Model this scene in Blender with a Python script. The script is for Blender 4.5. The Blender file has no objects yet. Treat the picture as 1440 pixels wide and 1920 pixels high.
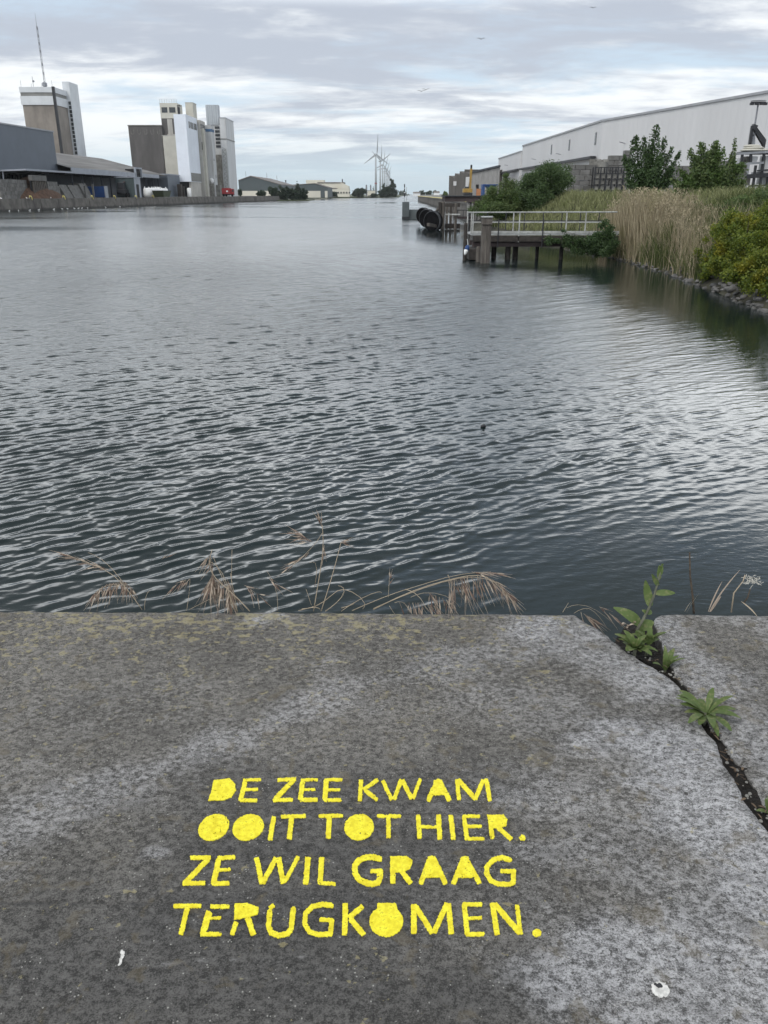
import bpy, math, random
import numpy as np
from mathutils import Vector, Matrix

sc = bpy.context.scene
col = sc.collection
R = math.radians
rnd = random.Random(7)
rng = np.random.default_rng(11)

# ------------------------------------------------------------------ camera
F, CX, CY, HOR = 1500.0, 720.0, 960.0, 364.0        # focal length and horizon of the photograph (its own pixels)
H = 3.4                                              # eye height above the water
PITCH = math.atan((CY - HOR) / F)
cp, sp = math.cos(PITCH), math.sin(PITCH)
cam = bpy.data.cameras.new('camera')
cam.sensor_fit = 'VERTICAL'; cam.sensor_height = 24.0
cam.lens = 24.0 * F / 1920.0
cam.clip_start = 0.05; cam.clip_end = 30000
camo = bpy.data.objects.new('camera', cam); col.objects.link(camo)
camo.location = (0, 0, H); camo.rotation_euler = (R(90) - PITCH, 0, 0)
sc.camera = camo
sc.view_settings.view_transform = 'Standard'
sc.view_settings.look = 'None'
sc.view_settings.exposure = 0.2
sc.view_settings.gamma = 1.0
sc.cycles.max_bounces = 6
sc.cycles.transparent_max_bounces = 8

def nd(nt, typ, **kw):
    n = nt.nodes.new(typ)
    for k, v in kw.items():
        if k in ('inp',):
            for kk, vv in v.items(): n.inputs[kk].default_value = vv
        else: setattr(n, k, v)
    return n
def lk(nt, a, b): nt.links.new(a, b)
def mth(nt, op, a, b=None, c=None, clamp=False):
    n = nt.nodes.new('ShaderNodeMath'); n.operation = op; n.use_clamp = clamp
    for i, s in enumerate((a, b, c)):
        if s is None: continue
        if isinstance(s, (int, float)): n.inputs[i].default_value = s
        else: lk(nt, s, n.inputs[i])
    return n.outputs[0]
def mixc(nt, fac, a, b, typ='MIX'):
    n = nt.nodes.new('ShaderNodeMix'); n.data_type = 'RGBA'; n.blend_type = typ
    for i, s in ((0, fac), (6, a), (7, b)):
        if isinstance(s, (int, float)): n.inputs[i].default_value = s
        elif isinstance(s, tuple): n.inputs[i].default_value = (*s[:3], 1)
        else: lk(nt, s, n.inputs[i])
    return n.outputs[2]
def smooth(nt, x, lo, hi):
    n = nt.nodes.new('ShaderNodeMapRange'); n.interpolation_type = 'SMOOTHSTEP'
    n.inputs[1].default_value = lo; n.inputs[2].default_value = hi
    lk(nt, x, n.inputs[0]); return n.outputs[0]
def noise(nt, vec, scale, detail=4, rough=.5, dist=0):
    n = nt.nodes.new('ShaderNodeTexNoise')
    n.inputs['Scale'].default_value = scale; n.inputs['Detail'].default_value = detail
    n.inputs['Roughness'].default_value = rough; n.inputs['Distortion'].default_value = dist
    if vec is not None: lk(nt, vec, n.inputs['Vector'])
    return n.outputs[0]
def mapping(nt, vec, scale=(1, 1, 1), rot=(0, 0, 0), loc=(0, 0, 0)):
    n = nt.nodes.new('ShaderNodeMapping')
    n.inputs['Scale'].default_value = scale; n.inputs['Rotation'].default_value = rot; n.inputs['Location'].default_value = loc
    lk(nt, vec, n.inputs['Vector']); return n.outputs[0]

# ------------------------------------------------------------------ sky and sun
SUN_EL, SUN_ROT = 52, 215
w = bpy.data.worlds.new('World'); sc.world = w; w.use_nodes = True
nt = w.node_tree; nt.nodes.clear()
sky = nd(nt, 'ShaderNodeTexSky', sky_type='NISHITA', sun_disc=False, sun_elevation=R(SUN_EL), sun_rotation=R(SUN_ROT))
sky.air_density = 1.0; sky.dust_density = 1.5
tc = nd(nt, 'ShaderNodeTexCoord')
sep = nd(nt, 'ShaderNodeSeparateXYZ'); lk(nt, tc.outputs['Generated'], sep.inputs[0])
up = mth(nt, 'MAXIMUM', sep.outputs[2], 0.0)
dz = mth(nt, 'ADD', up, 0.10)
cmb = nd(nt, 'ShaderNodeCombineXYZ')
lk(nt, mth(nt, 'DIVIDE', sep.outputs[0], dz), cmb.inputs[0]); lk(nt, mth(nt, 'DIVIDE', sep.outputs[1], dz), cmb.inputs[1])
cv = cmb.outputs[0]
n1 = noise(nt, mapping(nt, cv, (.55, .8, 1), loc=(3.1, 0.4, 0)), 1.25, 10, .62, .3)
n2 = noise(nt, mapping(nt, cv, (.9, 1.5, 1), loc=(7.3, 2.2, 1)), 1.5, 9, .60, .25)
n3 = noise(nt, mapping(nt, cv, (.32, .42, 1), loc=(1.3, 5.2, 2)), 1.0, 3, .5)
cover = smooth(nt, n1, .33, .53)                       # how closed the cloud is
shade = smooth(nt, mth(nt, 'ADD', mth(nt, 'ADD', mth(nt, 'MULTIPLY', n2, .62), mth(nt, 'MULTIPLY', n3, .5)), mth(nt, 'MULTIPLY', smooth(nt, up, .08, .2), .09)), .48, .66)
ccol = mixc(nt, shade, (.97, .99, 1.0), (.49, .53, .61))
ccol = mixc(nt, smooth(nt, up, .18, .24), ccol, (3.5, 3.58, 3.62))      # unseen bright sky band above the view, added to lighten the water's reflections
ccol = mixc(nt, smooth(nt, up, .27, .42), ccol, (.46, .49, .52))         # heavy grey cloud overhead
gap = mixc(nt, smooth(nt, up, .0, .4), (.60, .74, .85), (.53, .65, .83))
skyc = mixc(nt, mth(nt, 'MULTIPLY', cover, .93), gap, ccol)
low = smooth(nt, up, .0, .075)
skyc = mixc(nt, low, (.57, .715, .80), skyc)
b1 = nd(nt, 'ShaderNodeBackground', inp={'Strength': .07}); lk(nt, sky.outputs[0], b1.inputs[0])
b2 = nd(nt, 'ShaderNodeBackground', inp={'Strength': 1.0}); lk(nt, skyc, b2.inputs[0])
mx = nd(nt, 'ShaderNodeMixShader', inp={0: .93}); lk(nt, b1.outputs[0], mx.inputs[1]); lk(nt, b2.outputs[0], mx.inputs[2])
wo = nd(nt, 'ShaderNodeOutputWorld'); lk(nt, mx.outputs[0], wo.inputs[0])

sl = bpy.data.lights.new('sun', 'SUN'); sl.energy = 1.7; sl.angle = R(25); sl.color = (1, .96, .9)
so = bpy.data.objects.new('sun', sl); col.objects.link(so)
_a = R(SUN_ROT)                                        # sun stands behind the viewer, to the left
_d = Vector((math.sin(_a) * math.cos(R(SUN_EL)), math.cos(_a) * math.cos(R(SUN_EL)), math.sin(R(SUN_EL))))
so.rotation_euler = _d.to_track_quat('Z', 'Y').to_euler()

# ------------------------------------------------------------------ geometry helpers
def ang(v): return math.atan((CY - v) / F) - PITCH     # elevation of a photo row
def ZV(v, Y): return H + Y * math.tan(ang(v))
def P(u, v, Y):
    z = ZV(v, Y); d = Y * cp - (z - H) * sp
    return Vector(((u - CX) / F * d, Y, z))
def XU(u, Y, z): return (u - CX) / F * (Y * cp - (z - H) * sp)
def G(u, v, z=0.0):
    Y = (z - H) / math.tan(ang(v)); return P(u, v, Y)

class MB:
    def __init__(s): s.v = []; s.f = []
    def add(s, vs, fs):
        o = len(s.v); s.v += [tuple(x) for x in vs]; s.f += [tuple(i + o for i in f) for f in fs]
    def box(s, x0, x1, y0, y1, z0, z1):
        s.prism([(x0, y0), (x1, y0), (x1, y1), (x0, y1)], z0, z1); return s
    def prism(s, poly, z0, z1):
        n = len(poly)
        zt = z1 if isinstance(z1, (list, tuple)) else [z1] * n
        vs = [(x, y, z0) for x, y in poly] + [(p[0], p[1], zt[i]) for i, p in enumerate(poly)]
        fs = [tuple(range(n - 1, -1, -1)), tuple(range(n, 2 * n))] + [(i, (i + 1) % n, n + (i + 1) % n, n + i) for i in range(n)]
        s.add(vs, fs); return s
    def tube(s, pts, r, n=8, caps=True):
        pts = [Vector(p) for p in pts]; m = len(pts)
        rs = r if isinstance(r, (list, tuple)) else [r] * m
        vs = []; a = None
        for i, p in enumerate(pts):
            t = (pts[min(i + 1, m - 1)] - pts[max(i - 1, 0)]).normalized()
            if a is None:
                a = t.cross(Vector((0, 0, 1)))
                if a.length < .01: a = t.cross(Vector((1, 0, 0)))
            else: a = a - t * a.dot(t)
            a.normalize(); b = t.cross(a)
            for k in range(n):
                q = 2 * math.pi * k / n
                vs.append(p + (a * math.cos(q) + b * math.sin(q)) * rs[i])
        fs = [(i * n + k, i * n + (k + 1) % n, (i + 1) * n + (k + 1) % n, (i + 1) * n + k) for i in range(m - 1) for k in range(n)]
        if caps: fs += [tuple(range(n - 1, -1, -1)), tuple(range((m - 1) * n, m * n))]
        s.add(vs, fs); return s
    def bar(s, a, b, w, h=None):
        """rectangular bar between two points"""
        a, b = Vector(a), Vector(b); h = h or w
        t = (b - a).normalized(); x = t.cross(Vector((0, 0, 1)))
        if x.length < .01: x = Vector((1, 0, 0))
        x.normalize(); y = t.cross(x)
        vs = [p + x * i * w / 2 + y * j * h / 2 for p in (a, b) for i, j in ((-1, -1), (1, -1), (1, 1), (-1, 1))]
        s.add(vs, [(3, 2, 1, 0), (4, 5, 6, 7), (0, 1, 5, 4), (1, 2, 6, 5), (2, 3, 7, 6), (3, 0, 4, 7)]); return s
    def lathe(s, c, prof, n=16, axis='z'):
        vs = []; fs = []; m = len(prof)
        for r, h in prof:
            for k in range(n):
                q = 2 * math.pi * k / n; a, b = r * math.cos(q), r * math.sin(q)
                vs.append((c[0] + a, c[1] + b, c[2] + h) if axis == 'z' else ((c[0] + a, c[1] + h, c[2] + b) if axis == 'y' else (c[0] + h, c[1] + a, c[2] + b)))
        for i in range(m - 1):
            for k in range(n): fs.append((i * n + k, i * n + (k + 1) % n, (i + 1) * n + (k + 1) % n, (i + 1) * n + k))
        fs += [tuple(range(n - 1, -1, -1)), tuple(range((m - 1) * n, m * n))]
        s.add(vs, fs); return s
    def quad(s, a, b, c, d): s.add([a, b, c, d], [(0, 1, 2, 3)]); return s
    def build(s, name, m, parent=None, smooth=False, bevel=0):
        me = bpy.data.meshes.new(name)
        off = Vector((0, 0, 0)); p = parent
        while p is not None: off += p.location; p = p.parent
        me.from_pydata([(x - off.x, y - off.y, z - off.z) for x, y, z in s.v], [], s.f)
        return link(name, me, m, parent, smooth, bevel)
def pieces(mb, name, m, parent, smooth=False):
    """every disconnected piece of the builder becomes a part of its own"""
    par = list(range(len(mb.v)))
    def find(i):
        while par[i] != i: par[i] = par[par[i]]; i = par[i]
        return i
    for f in mb.f:
        for a in f[1:]: par[find(a)] = find(f[0])
    grp = {}
    for f in mb.f: grp.setdefault(find(f[0]), []).append(f)
    for fs in grp.values():
        ids = sorted({i for f in fs for i in f}); mp = {i: k for k, i in enumerate(ids)}
        q = MB(); q.v = [mb.v[i] for i in ids]; q.f = [tuple(mp[i] for i in f) for f in fs]; q.build(name, m, parent, smooth)
def link(name, me, m, parent=None, smooth=False, bevel=0):
    me.materials.append(m); me.validate(); me.update()
    if smooth: me.polygons.foreach_set('use_smooth', [True] * len(me.polygons))
    o = bpy.data.objects.new(name, me); col.objects.link(o)
    if parent: o.parent = parent
    if bevel:
        b = o.modifiers.new('bevel', 'BEVEL'); b.width = bevel; b.segments = 2; b.limit_method = 'ANGLE'
    return o
def npmesh(name, V, Q, m, parent=None, smooth=False):
    """V (n,3) float array in world space, Q (k,3|4) index array"""
    off = Vector((0, 0, 0)); p = parent
    while p is not None: off += p.location; p = p.parent
    me = bpy.data.meshes.new(name)
    V = np.asarray(V, dtype=np.float32) - np.array(off, dtype=np.float32)
    Q = np.asarray(Q, dtype=np.int32); k = Q.shape[1]
    me.vertices.add(len(V)); me.vertices.foreach_set('co', V.ravel())
    me.loops.add(Q.size); me.loops.foreach_set('vertex_index', Q.ravel())
    me.polygons.add(len(Q)); me.polygons.foreach_set('loop_start', np.arange(0, Q.size, k, dtype=np.int32))
    if smooth: me.polygons.foreach_set('use_smooth', np.ones(len(Q), dtype=bool))
    me.update(calc_edges=True); me.materials.append(m)
    o = bpy.data.objects.new(name, me); col.objects.link(o)
    if parent: o.parent = parent
    return o
def attr(o, name, vals):
    a = o.data.attributes.new(name, 'FLOAT', 'POINT'); a.data.foreach_set('value', np.asarray(vals, dtype=np.float32))
def tag(o, label, cat, group=None):
    o['label'] = label; o['category'] = cat
    if group: o['group'] = group
    return o
def thing(name, label, cat, loc=(0, 0, 0), group=None):
    o = bpy.data.objects.new(name, None); col.objects.link(o); o.location = loc; o.empty_display_size = .2
    return tag(o, label, cat, group)
def struct(o, kind='structure'): o['kind'] = kind; return o
def dup(root, loc=None, label=None, rotz=None, scale=None):
    r = root.copy(); col.objects.link(r)
    if loc is not None: r.location = loc
    if label: r['label'] = label
    if rotz is not None: r.rotation_euler = (0, 0, rotz)
    if scale is not None: r.scale = scale
    for ch in list(root.children):
        c = ch.copy(); col.objects.link(c); c.parent = r
        for g in ch.children:
            d = g.copy(); col.objects.link(d); d.parent = c
    return r

# ------------------------------------------------------------------ materials
def mat(name, c, rough=.8, var=.18, scale=.6, stretch=(1, 1, 1), bump=0.0, bscale=None, metal=0, rib=None, ribd=.03, dirt=None, dirtscale=(.5, .5, .08), spec=.4):
    m = bpy.data.materials.new(name); m.use_nodes = True; nt = m.node_tree
    pb = nt.nodes['Principled BSDF']
    geo = nd(nt, 'ShaderNodeNewGeometry'); pos = geo.outputs['Position']
    n = noise(nt, mapping(nt, pos, stretch), scale, 7, .6)
    a = tuple(max(0, x * (1 - var)) for x in c); b = tuple(min(1, x * (1 + var)) for x in c)
    cc = mixc(nt, smooth(nt, n, .3, .7), a, b)
    if dirt:
        dn = noise(nt, mapping(nt, pos, dirtscale), 1.0, 6, .6)
        cc = mixc(nt, mth(nt, 'MULTIPLY', smooth(nt, dn, .45, .75), .85), cc, dirt)
    lk(nt, cc, pb.inputs['Base Color'])
    pb.inputs['Roughness'].default_value = rough; pb.inputs['Metallic'].default_value = metal
    pb.inputs['Specular IOR Level'].default_value = spec
    nrm = None
    if bump:
        bn = nd(nt, 'ShaderNodeBump', inp={'Strength': bump, 'Distance': .05})
        lk(nt, noise(nt, pos, bscale or scale * 8, 5), bn.inputs['Height']); nrm = bn.outputs[0]
    if rib:
        sx = nd(nt, 'ShaderNodeSeparateXYZ'); lk(nt, pos, sx.inputs[0])
        if rib[0] == 'z': t = sx.outputs[2]
        else: t = mth(nt, 'ADD', mth(nt, 'MULTIPLY', sx.outputs[0], rib[1]), mth(nt, 'MULTIPLY', sx.outputs[1], rib[1])); 
        if rib[0] == 'z': t = mth(nt, 'MULTIPLY', t, rib[1])
        s = mth(nt, 'SINE', mth(nt, 'MULTIPLY', t, 2 * math.pi))
        s = mth(nt, 'MULTIPLY', mth(nt, 'ADD', s, .3), 3.0, clamp=True)
        bn2 = nd(nt, 'ShaderNodeBump', inp={'Strength': 1.0, 'Distance': ribd}); lk(nt, s, bn2.inputs['Height'])
        if nrm: lk(nt, nrm, bn2.inputs['Normal'])
        nrm = bn2.outputs[0]
    if nrm: lk(nt, nrm, pb.inputs['Normal'])
    return m
def leafmat(name, c1, c2, c3=None, rough=.55, trans=.35, vs=1.1):
    m = bpy.data.materials.new(name); m.use_nodes = True; nt = m.node_tree
    pb = nt.nodes['Principled BSDF']; out = nt.nodes['Material Output']
    geo = nd(nt, 'ShaderNodeNewGeometry')
    ri = geo.outputs['Random Per Island']
    cc = mixc(nt, ri, c1, c2)
    n = noise(nt, geo.outputs['Position'], vs, 3)
    if c3: cc = mixc(nt, smooth(nt, n, .5, .68), cc, c3)
    lk(nt, cc, pb.inputs['Base Color']); pb.inputs['Roughness'].default_value = rough
    pb.inputs['Specular IOR Level'].default_value = .35
    tr = nd(nt, 'ShaderNodeBsdfTranslucent'); lk(nt, cc, tr.inputs[0])
    ms = nd(nt, 'ShaderNodeMixShader', inp={0: trans}); lk(nt, pb.outputs[0], ms.inputs[1]); lk(nt, tr.outputs[0], ms.inputs[2])
    lk(nt, ms.outputs[0], out.inputs[0])
    return m
M = {}
M['bluegrey'] = mat('blue grey cladding', (.105, .125, .155), .5, .06, .3, rib=('h', 2.2), ribd=.05)
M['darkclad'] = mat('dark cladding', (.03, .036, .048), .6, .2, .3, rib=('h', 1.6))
M['fascia'] = mat('pale fascia', (.27, .29, .33), .5, .12, .4)
M['barnroof'] = mat('weathered roof', (.17, .165, .16), .8, .3, .25, (1, .12, 1), dirt=(.09, .085, .08), dirtscale=(.4, .03, .4))
M['conc_tower'] = mat('tower concrete', (.24, .215, .19), .9, .18, .15, dirt=(.16, .14, .125), dirtscale=(.3, .3, .05))
M['white_pan'] = mat('white panel', (.58, .6, .62), .6, .06, .3, rib=('h', .8), ribd=.02)
M['band'] = mat('grey band', (.2, .2, .19), .7, .1)
M['darkglass'] = mat('dark glass', (.05, .055, .06), .25, .3, .5)
M['darksilo'] = mat('dark silo concrete', (.115, .108, .105), .9, .2, .2, (1, 1, .35), dirt=(.085, .08, .078))
M['cream'] = mat('cream render', (.50, .485, .43), .8, .07, .3)
M['whiteblue'] = mat('bright white cladding', (.70, .74, .81), .5, .05, .2, rib=('h', 1.0), ribd=.02)
M['greywhite'] = mat('off white cladding', (.53, .54, .55), .6, .08, .2, (1, 1, .2), rib=('h', 1.0), ribd=.02, dirt=(.43, .42, .41))
M['tan'] = mat('tan concrete', (.43, .415, .385), .85, .12, .3, dirt=(.34, .325, .30))
M['ribbed'] = mat('ribbed steel', (.40, .43, .46), .5, .06, .3, rib=('h', .55), ribd=.25)
M['bluestripe'] = mat('blue band', (.06, .13, .24), .6, .1)
M['roughconc'] = mat('rough concrete', (.2, .195, .18), .95, .35, .9, dirt=(.13, .125, .11), dirtscale=(1, 1, .5))
M['black'] = mat('black opening', (.012, .012, .014), .8, .3)
M['blacksteel'] = mat('black steel', (.02, .021, .025), .5, .3, 3)
M['hutgreen'] = mat('green hut cladding', (.055, .075, .078), .5, .12, .4, rib=('h', 2))
M['bluebox'] = mat('blue container paint', (.02, .065, .21), .5, .12, .5, rib=('h', 3), ribd=.06)
M['soilheap'] = mat('brown earth', (.10, .058, .038), .95, .3, 1.2, bump=1, bscale=2)
M['blocks'] = None
M['white'] = mat('white paint', (.75, .76, .76), .5, .08, .8)
M['offwhite'] = mat('off white splash', (.60, .59, .56), .8, .25, 90)
M['yellow'] = mat('mooring yellow', (.72, .62, .22), .5, .12, 2)
M['crane'] = mat('crane yellow', (.30, .19, .045), .5, .2, 2)
M['red'] = mat('red paint', (.28, .025, .03), .5, .2, 1)
M['green'] = mat('olive paint', (.05, .065, .035), .7, .2)
M['rust'] = mat('rusty brown steel', (.055, .042, .042), .8, .3, .8)
M['steel'] = mat('galvanised steel', (.37, .38, .37), .5, .2, 5, dirt=(.22, .21, .19), dirtscale=(2, 2, 2))
M['midsteel'] = mat('grey steel', (.22, .23, .25), .5, .15, 2)
M['timber'] = mat('weathered timber', (.105, .094, .084), .9, .4, 5, (3, 3, .25), bump=.6, bscale=18, dirt=(.06, .05, .045), dirtscale=(6, 6, .8))
M['wettimber'] = mat('dark wet timber', (.04, .034, .03), .7, .4, 4, bump=.5)
M['plank'] = mat('jetty planks', (.4, .41, .41), .7, .15, 4)
M['rubber'] = mat('black rubber', (.006, .006, .007), .9, .3, 2, spec=.1)
M['rubberedge'] = mat('worn rubber edge', (.055, .058, .064), .85, .3, 3, spec=.2)
M['greybox'] = mat('grey green steel', (.085, .10, .105), .6, .15, .8)
M['whitehall'] = mat('white hall cladding', (.56, .56, .57), .55, .04, .15, (1, 1, .15), rib=('h', .9), ribd=.025)
M['hallroof'] = mat('grey hall parapet', (.3, .31, .33), .5, .08)
M['folded'] = mat('folded concrete', (.095, .088, .08), .9, .2, .4, (1, 1, .3), dirt=(.10, .092, .085))
M['palewall'] = mat('pale ribbed wall', (.27, .265, .26), .8, .12, .4, rib=('h', .4), ribd=.15)
M['orange'] = mat('orange door', (.42, .19, .09), .7, .12)
M['turbine'] = mat('turbine grey white', (.33, .35, .37), .5, .04)
M['farconc'] = mat('far green cladding', (.075, .092, .098), .6, .08, .1)
M['farroof'] = mat('far roof', (.17, .155, .145), .8, .1, .1)
M['creamwall'] = mat('pale factory wall', (.62, .59, .51), .8, .06, .05)
M['bark'] = mat('bark', (.07, .055, .042), .9, .3, 6, bump=.5)
M['stone'] = mat('bank stone', (.12, .117, .115), .85, .4, 3, bump=.7, bscale=14, dirt=(.05, .05, .045), dirtscale=(2, 2, 2))
M['yard'] = mat('yard ground', (.17, .165, .15), .95, .25, .2)
M['earthbank'] = mat('bank earth', (.04, .038, .024), .95, .35, .8, bump=.8)
M['farland'] = mat('far land', (.09, .105, .06), .95, .3, .02)
M['birdwhite'] = mat('white feathers', (.85, .85, .84), .7, .05)
M['birddark'] = mat('dark feathers', (.03, .03, .032), .7, .2)

def blockmat():
    m = bpy.data.materials.new('concrete block wall'); m.use_nodes = True; nt = m.node_tree; pb = nt.nodes['Principled BSDF']
    geo = nd(nt, 'ShaderNodeNewGeometry')
    n = noise(nt, geo.outputs['Position'], 1.2, 7, .65)
    cc = mixc(nt, geo.outputs['Random Per Island'], (.11, .108, .104), (.21, .206, .2))
    cc = mixc(nt, smooth(nt, n, .35, .7), cc, (.10, .098, .092))
    lk(nt, cc, pb.inputs['Base Color']); pb.inputs['Roughness'].default_value = .9
    bn = nd(nt, 'ShaderNodeBump', inp={'Strength': .5, 'Distance': .03}); lk(nt, noise(nt, geo.outputs['Position'], 9, 5), bn.inputs['Height']); lk(nt, bn.outputs[0], pb.inputs['Normal'])
    return m
M['blocks'] = blockmat()
def quaymat():
    m = bpy.data.materials.new('old quay stone'); m.use_nodes = True; nt = m.node_tree; pb = nt.nodes['Principled BSDF']
    geo = nd(nt, 'ShaderNodeNewGeometry'); pos = geo.outputs['Position']
    sx = nd(nt, 'ShaderNodeSeparateXYZ'); lk(nt, pos, sx.inputs[0])
    n = noise(nt, mapping(nt, pos, (.5, .5, .5)), 1, 8, .65)
    v = noise(nt, mapping(nt, pos, (.35, .35, .04)), 1, 7, .65)
    cc = mixc(nt, smooth(nt, n, .3, .7), (.075, .068, .062), (.155, .145, .13))
    cc = mixc(nt, smooth(nt, v, .5, .72), cc, (.05, .044, .042))
    wet = smooth(nt, mth(nt, 'ADD', sx.outputs[2], mth(nt, 'MULTIPLY', n, .6)), 1.0, .45)
    cc = mixc(nt, mth(nt, 'MULTIPLY', wet, .8), cc, (.02, .02, .018))
    lk(nt, cc, pb.inputs['Base Color']); pb.inputs['Roughness'].default_value = .85
    bn = nd(nt, 'ShaderNodeBump', inp={'Strength': .6, 'Distance': .1}); lk(nt, n, bn.inputs['Height']); lk(nt, bn.outputs[0], pb.inputs['Normal'])
    return m
M['quay'] = quaymat()
M['leaf_dark'] = leafmat('dark leaves', (.035, .066, .026), (.085, .14, .05))
M['leaf_mid'] = leafmat('mid leaves', (.055, .095, .033), (.15, .20, .07), (.09, .15, .04))
M['leaf_middark'] = leafmat('mid dark leaves', (.042, .076, .03), (.105, .16, .058))
M['leaf_bright'] = leafmat('bright leaves', (.05, .085, .018), (.14, .17, .03), (.09, .12, .02))
M['leaf_yellow'] = leafmat('yellow green leaves', (.06, .105, .02), (.20, .235, .03), (.25, .24, .025))
M['leaf_far'] = leafmat('far leaves', (.03, .05, .035), (.05, .075, .045))
M['leaf_hazy'] = leafmat('distant leaves', (.035, .055, .035), (.055, .08, .045))
M['reed'] = leafmat('dry reed', (.22, .185, .12), (.48, .415, .29), (.27, .245, .14), .8, .25)
M['grass'] = leafmat('bank grass', (.15, .165, .07), (.32, .33, .17), (.20, .225, .09), .8, .3)
M['grassdark'] = leafmat('dark bank grass', (.05, .075, .025), (.13, .15, .05), (.09, .11, .035), .8, .3)
M['weedleaf'] = leafmat('weed leaf', (.06, .10, .03), (.14, .195, .06), (.19, .21, .09), .6, .3, 70)
M['weedstem'] = mat('weed stem', (.10, .105, .075), .7, .25, 30)
M['straw'] = leafmat('dry straw', (.30, .235, .165), (.54, .46, .35), None, .8, .2)
M['strawdark'] = leafmat('dry dark seed', (.12, .07, .055), (.54, .46, .37), None, .8, .2)
M['litter'] = leafmat('withered litter', (.05, .033, .022), (.17, .125, .085), None, .9, .1)
M['crackedsoil'] = mat('dark damp soil', (.022, .018, .015), .95, .5, 40, bump=1, bscale=120)
# ------------------------------------------------------------------ water
def vnoise(x, y, seed, oct=4, per=.5):
    """value noise on arrays"""
    r = np.random.default_rng(seed); T = r.random((256, 256)); out = 0; amp = 1; tot = 0; f = 1
    for o in range(oct):
        xf, yf = x * f + o * 17.3, y * f + o * 9.1
        xi, yi = np.floor(xf).astype(int), np.floor(yf).astype(int); fx, fy = xf - xi, yf - yi
        fx = fx * fx * (3 - 2 * fx); fy = fy * fy * (3 - 2 * fy)
        g = lambda a, b: T[a % 256, b % 256]
        out = out + amp * ((g(xi, yi) * (1 - fx) + g(xi + 1, yi) * fx) * (1 - fy) + (g(xi, yi + 1) * (1 - fx) + g(xi + 1, yi + 1) * fx) * fy)
        tot += amp; amp *= per; f *= 2
    return out / tot
def sstep(x, a, b):
    t = np.clip((x - a) / (b - a), 0, 1); return t * t * (3 - 2 * t)
SHORE = [(-3, 11.2), (12, 11.2), (18, 11.3), (25, 11.7), (32, 12.4), (39, 13.0), (50, 12.9), (58, 11.6), (68, 8.8), (80, 8.0), (91, 9.2), (101, 10.4)]
def shore(Y): return np.interp(Y, [a for a, b in SHORE], [b for a, b in SHORE])

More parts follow.
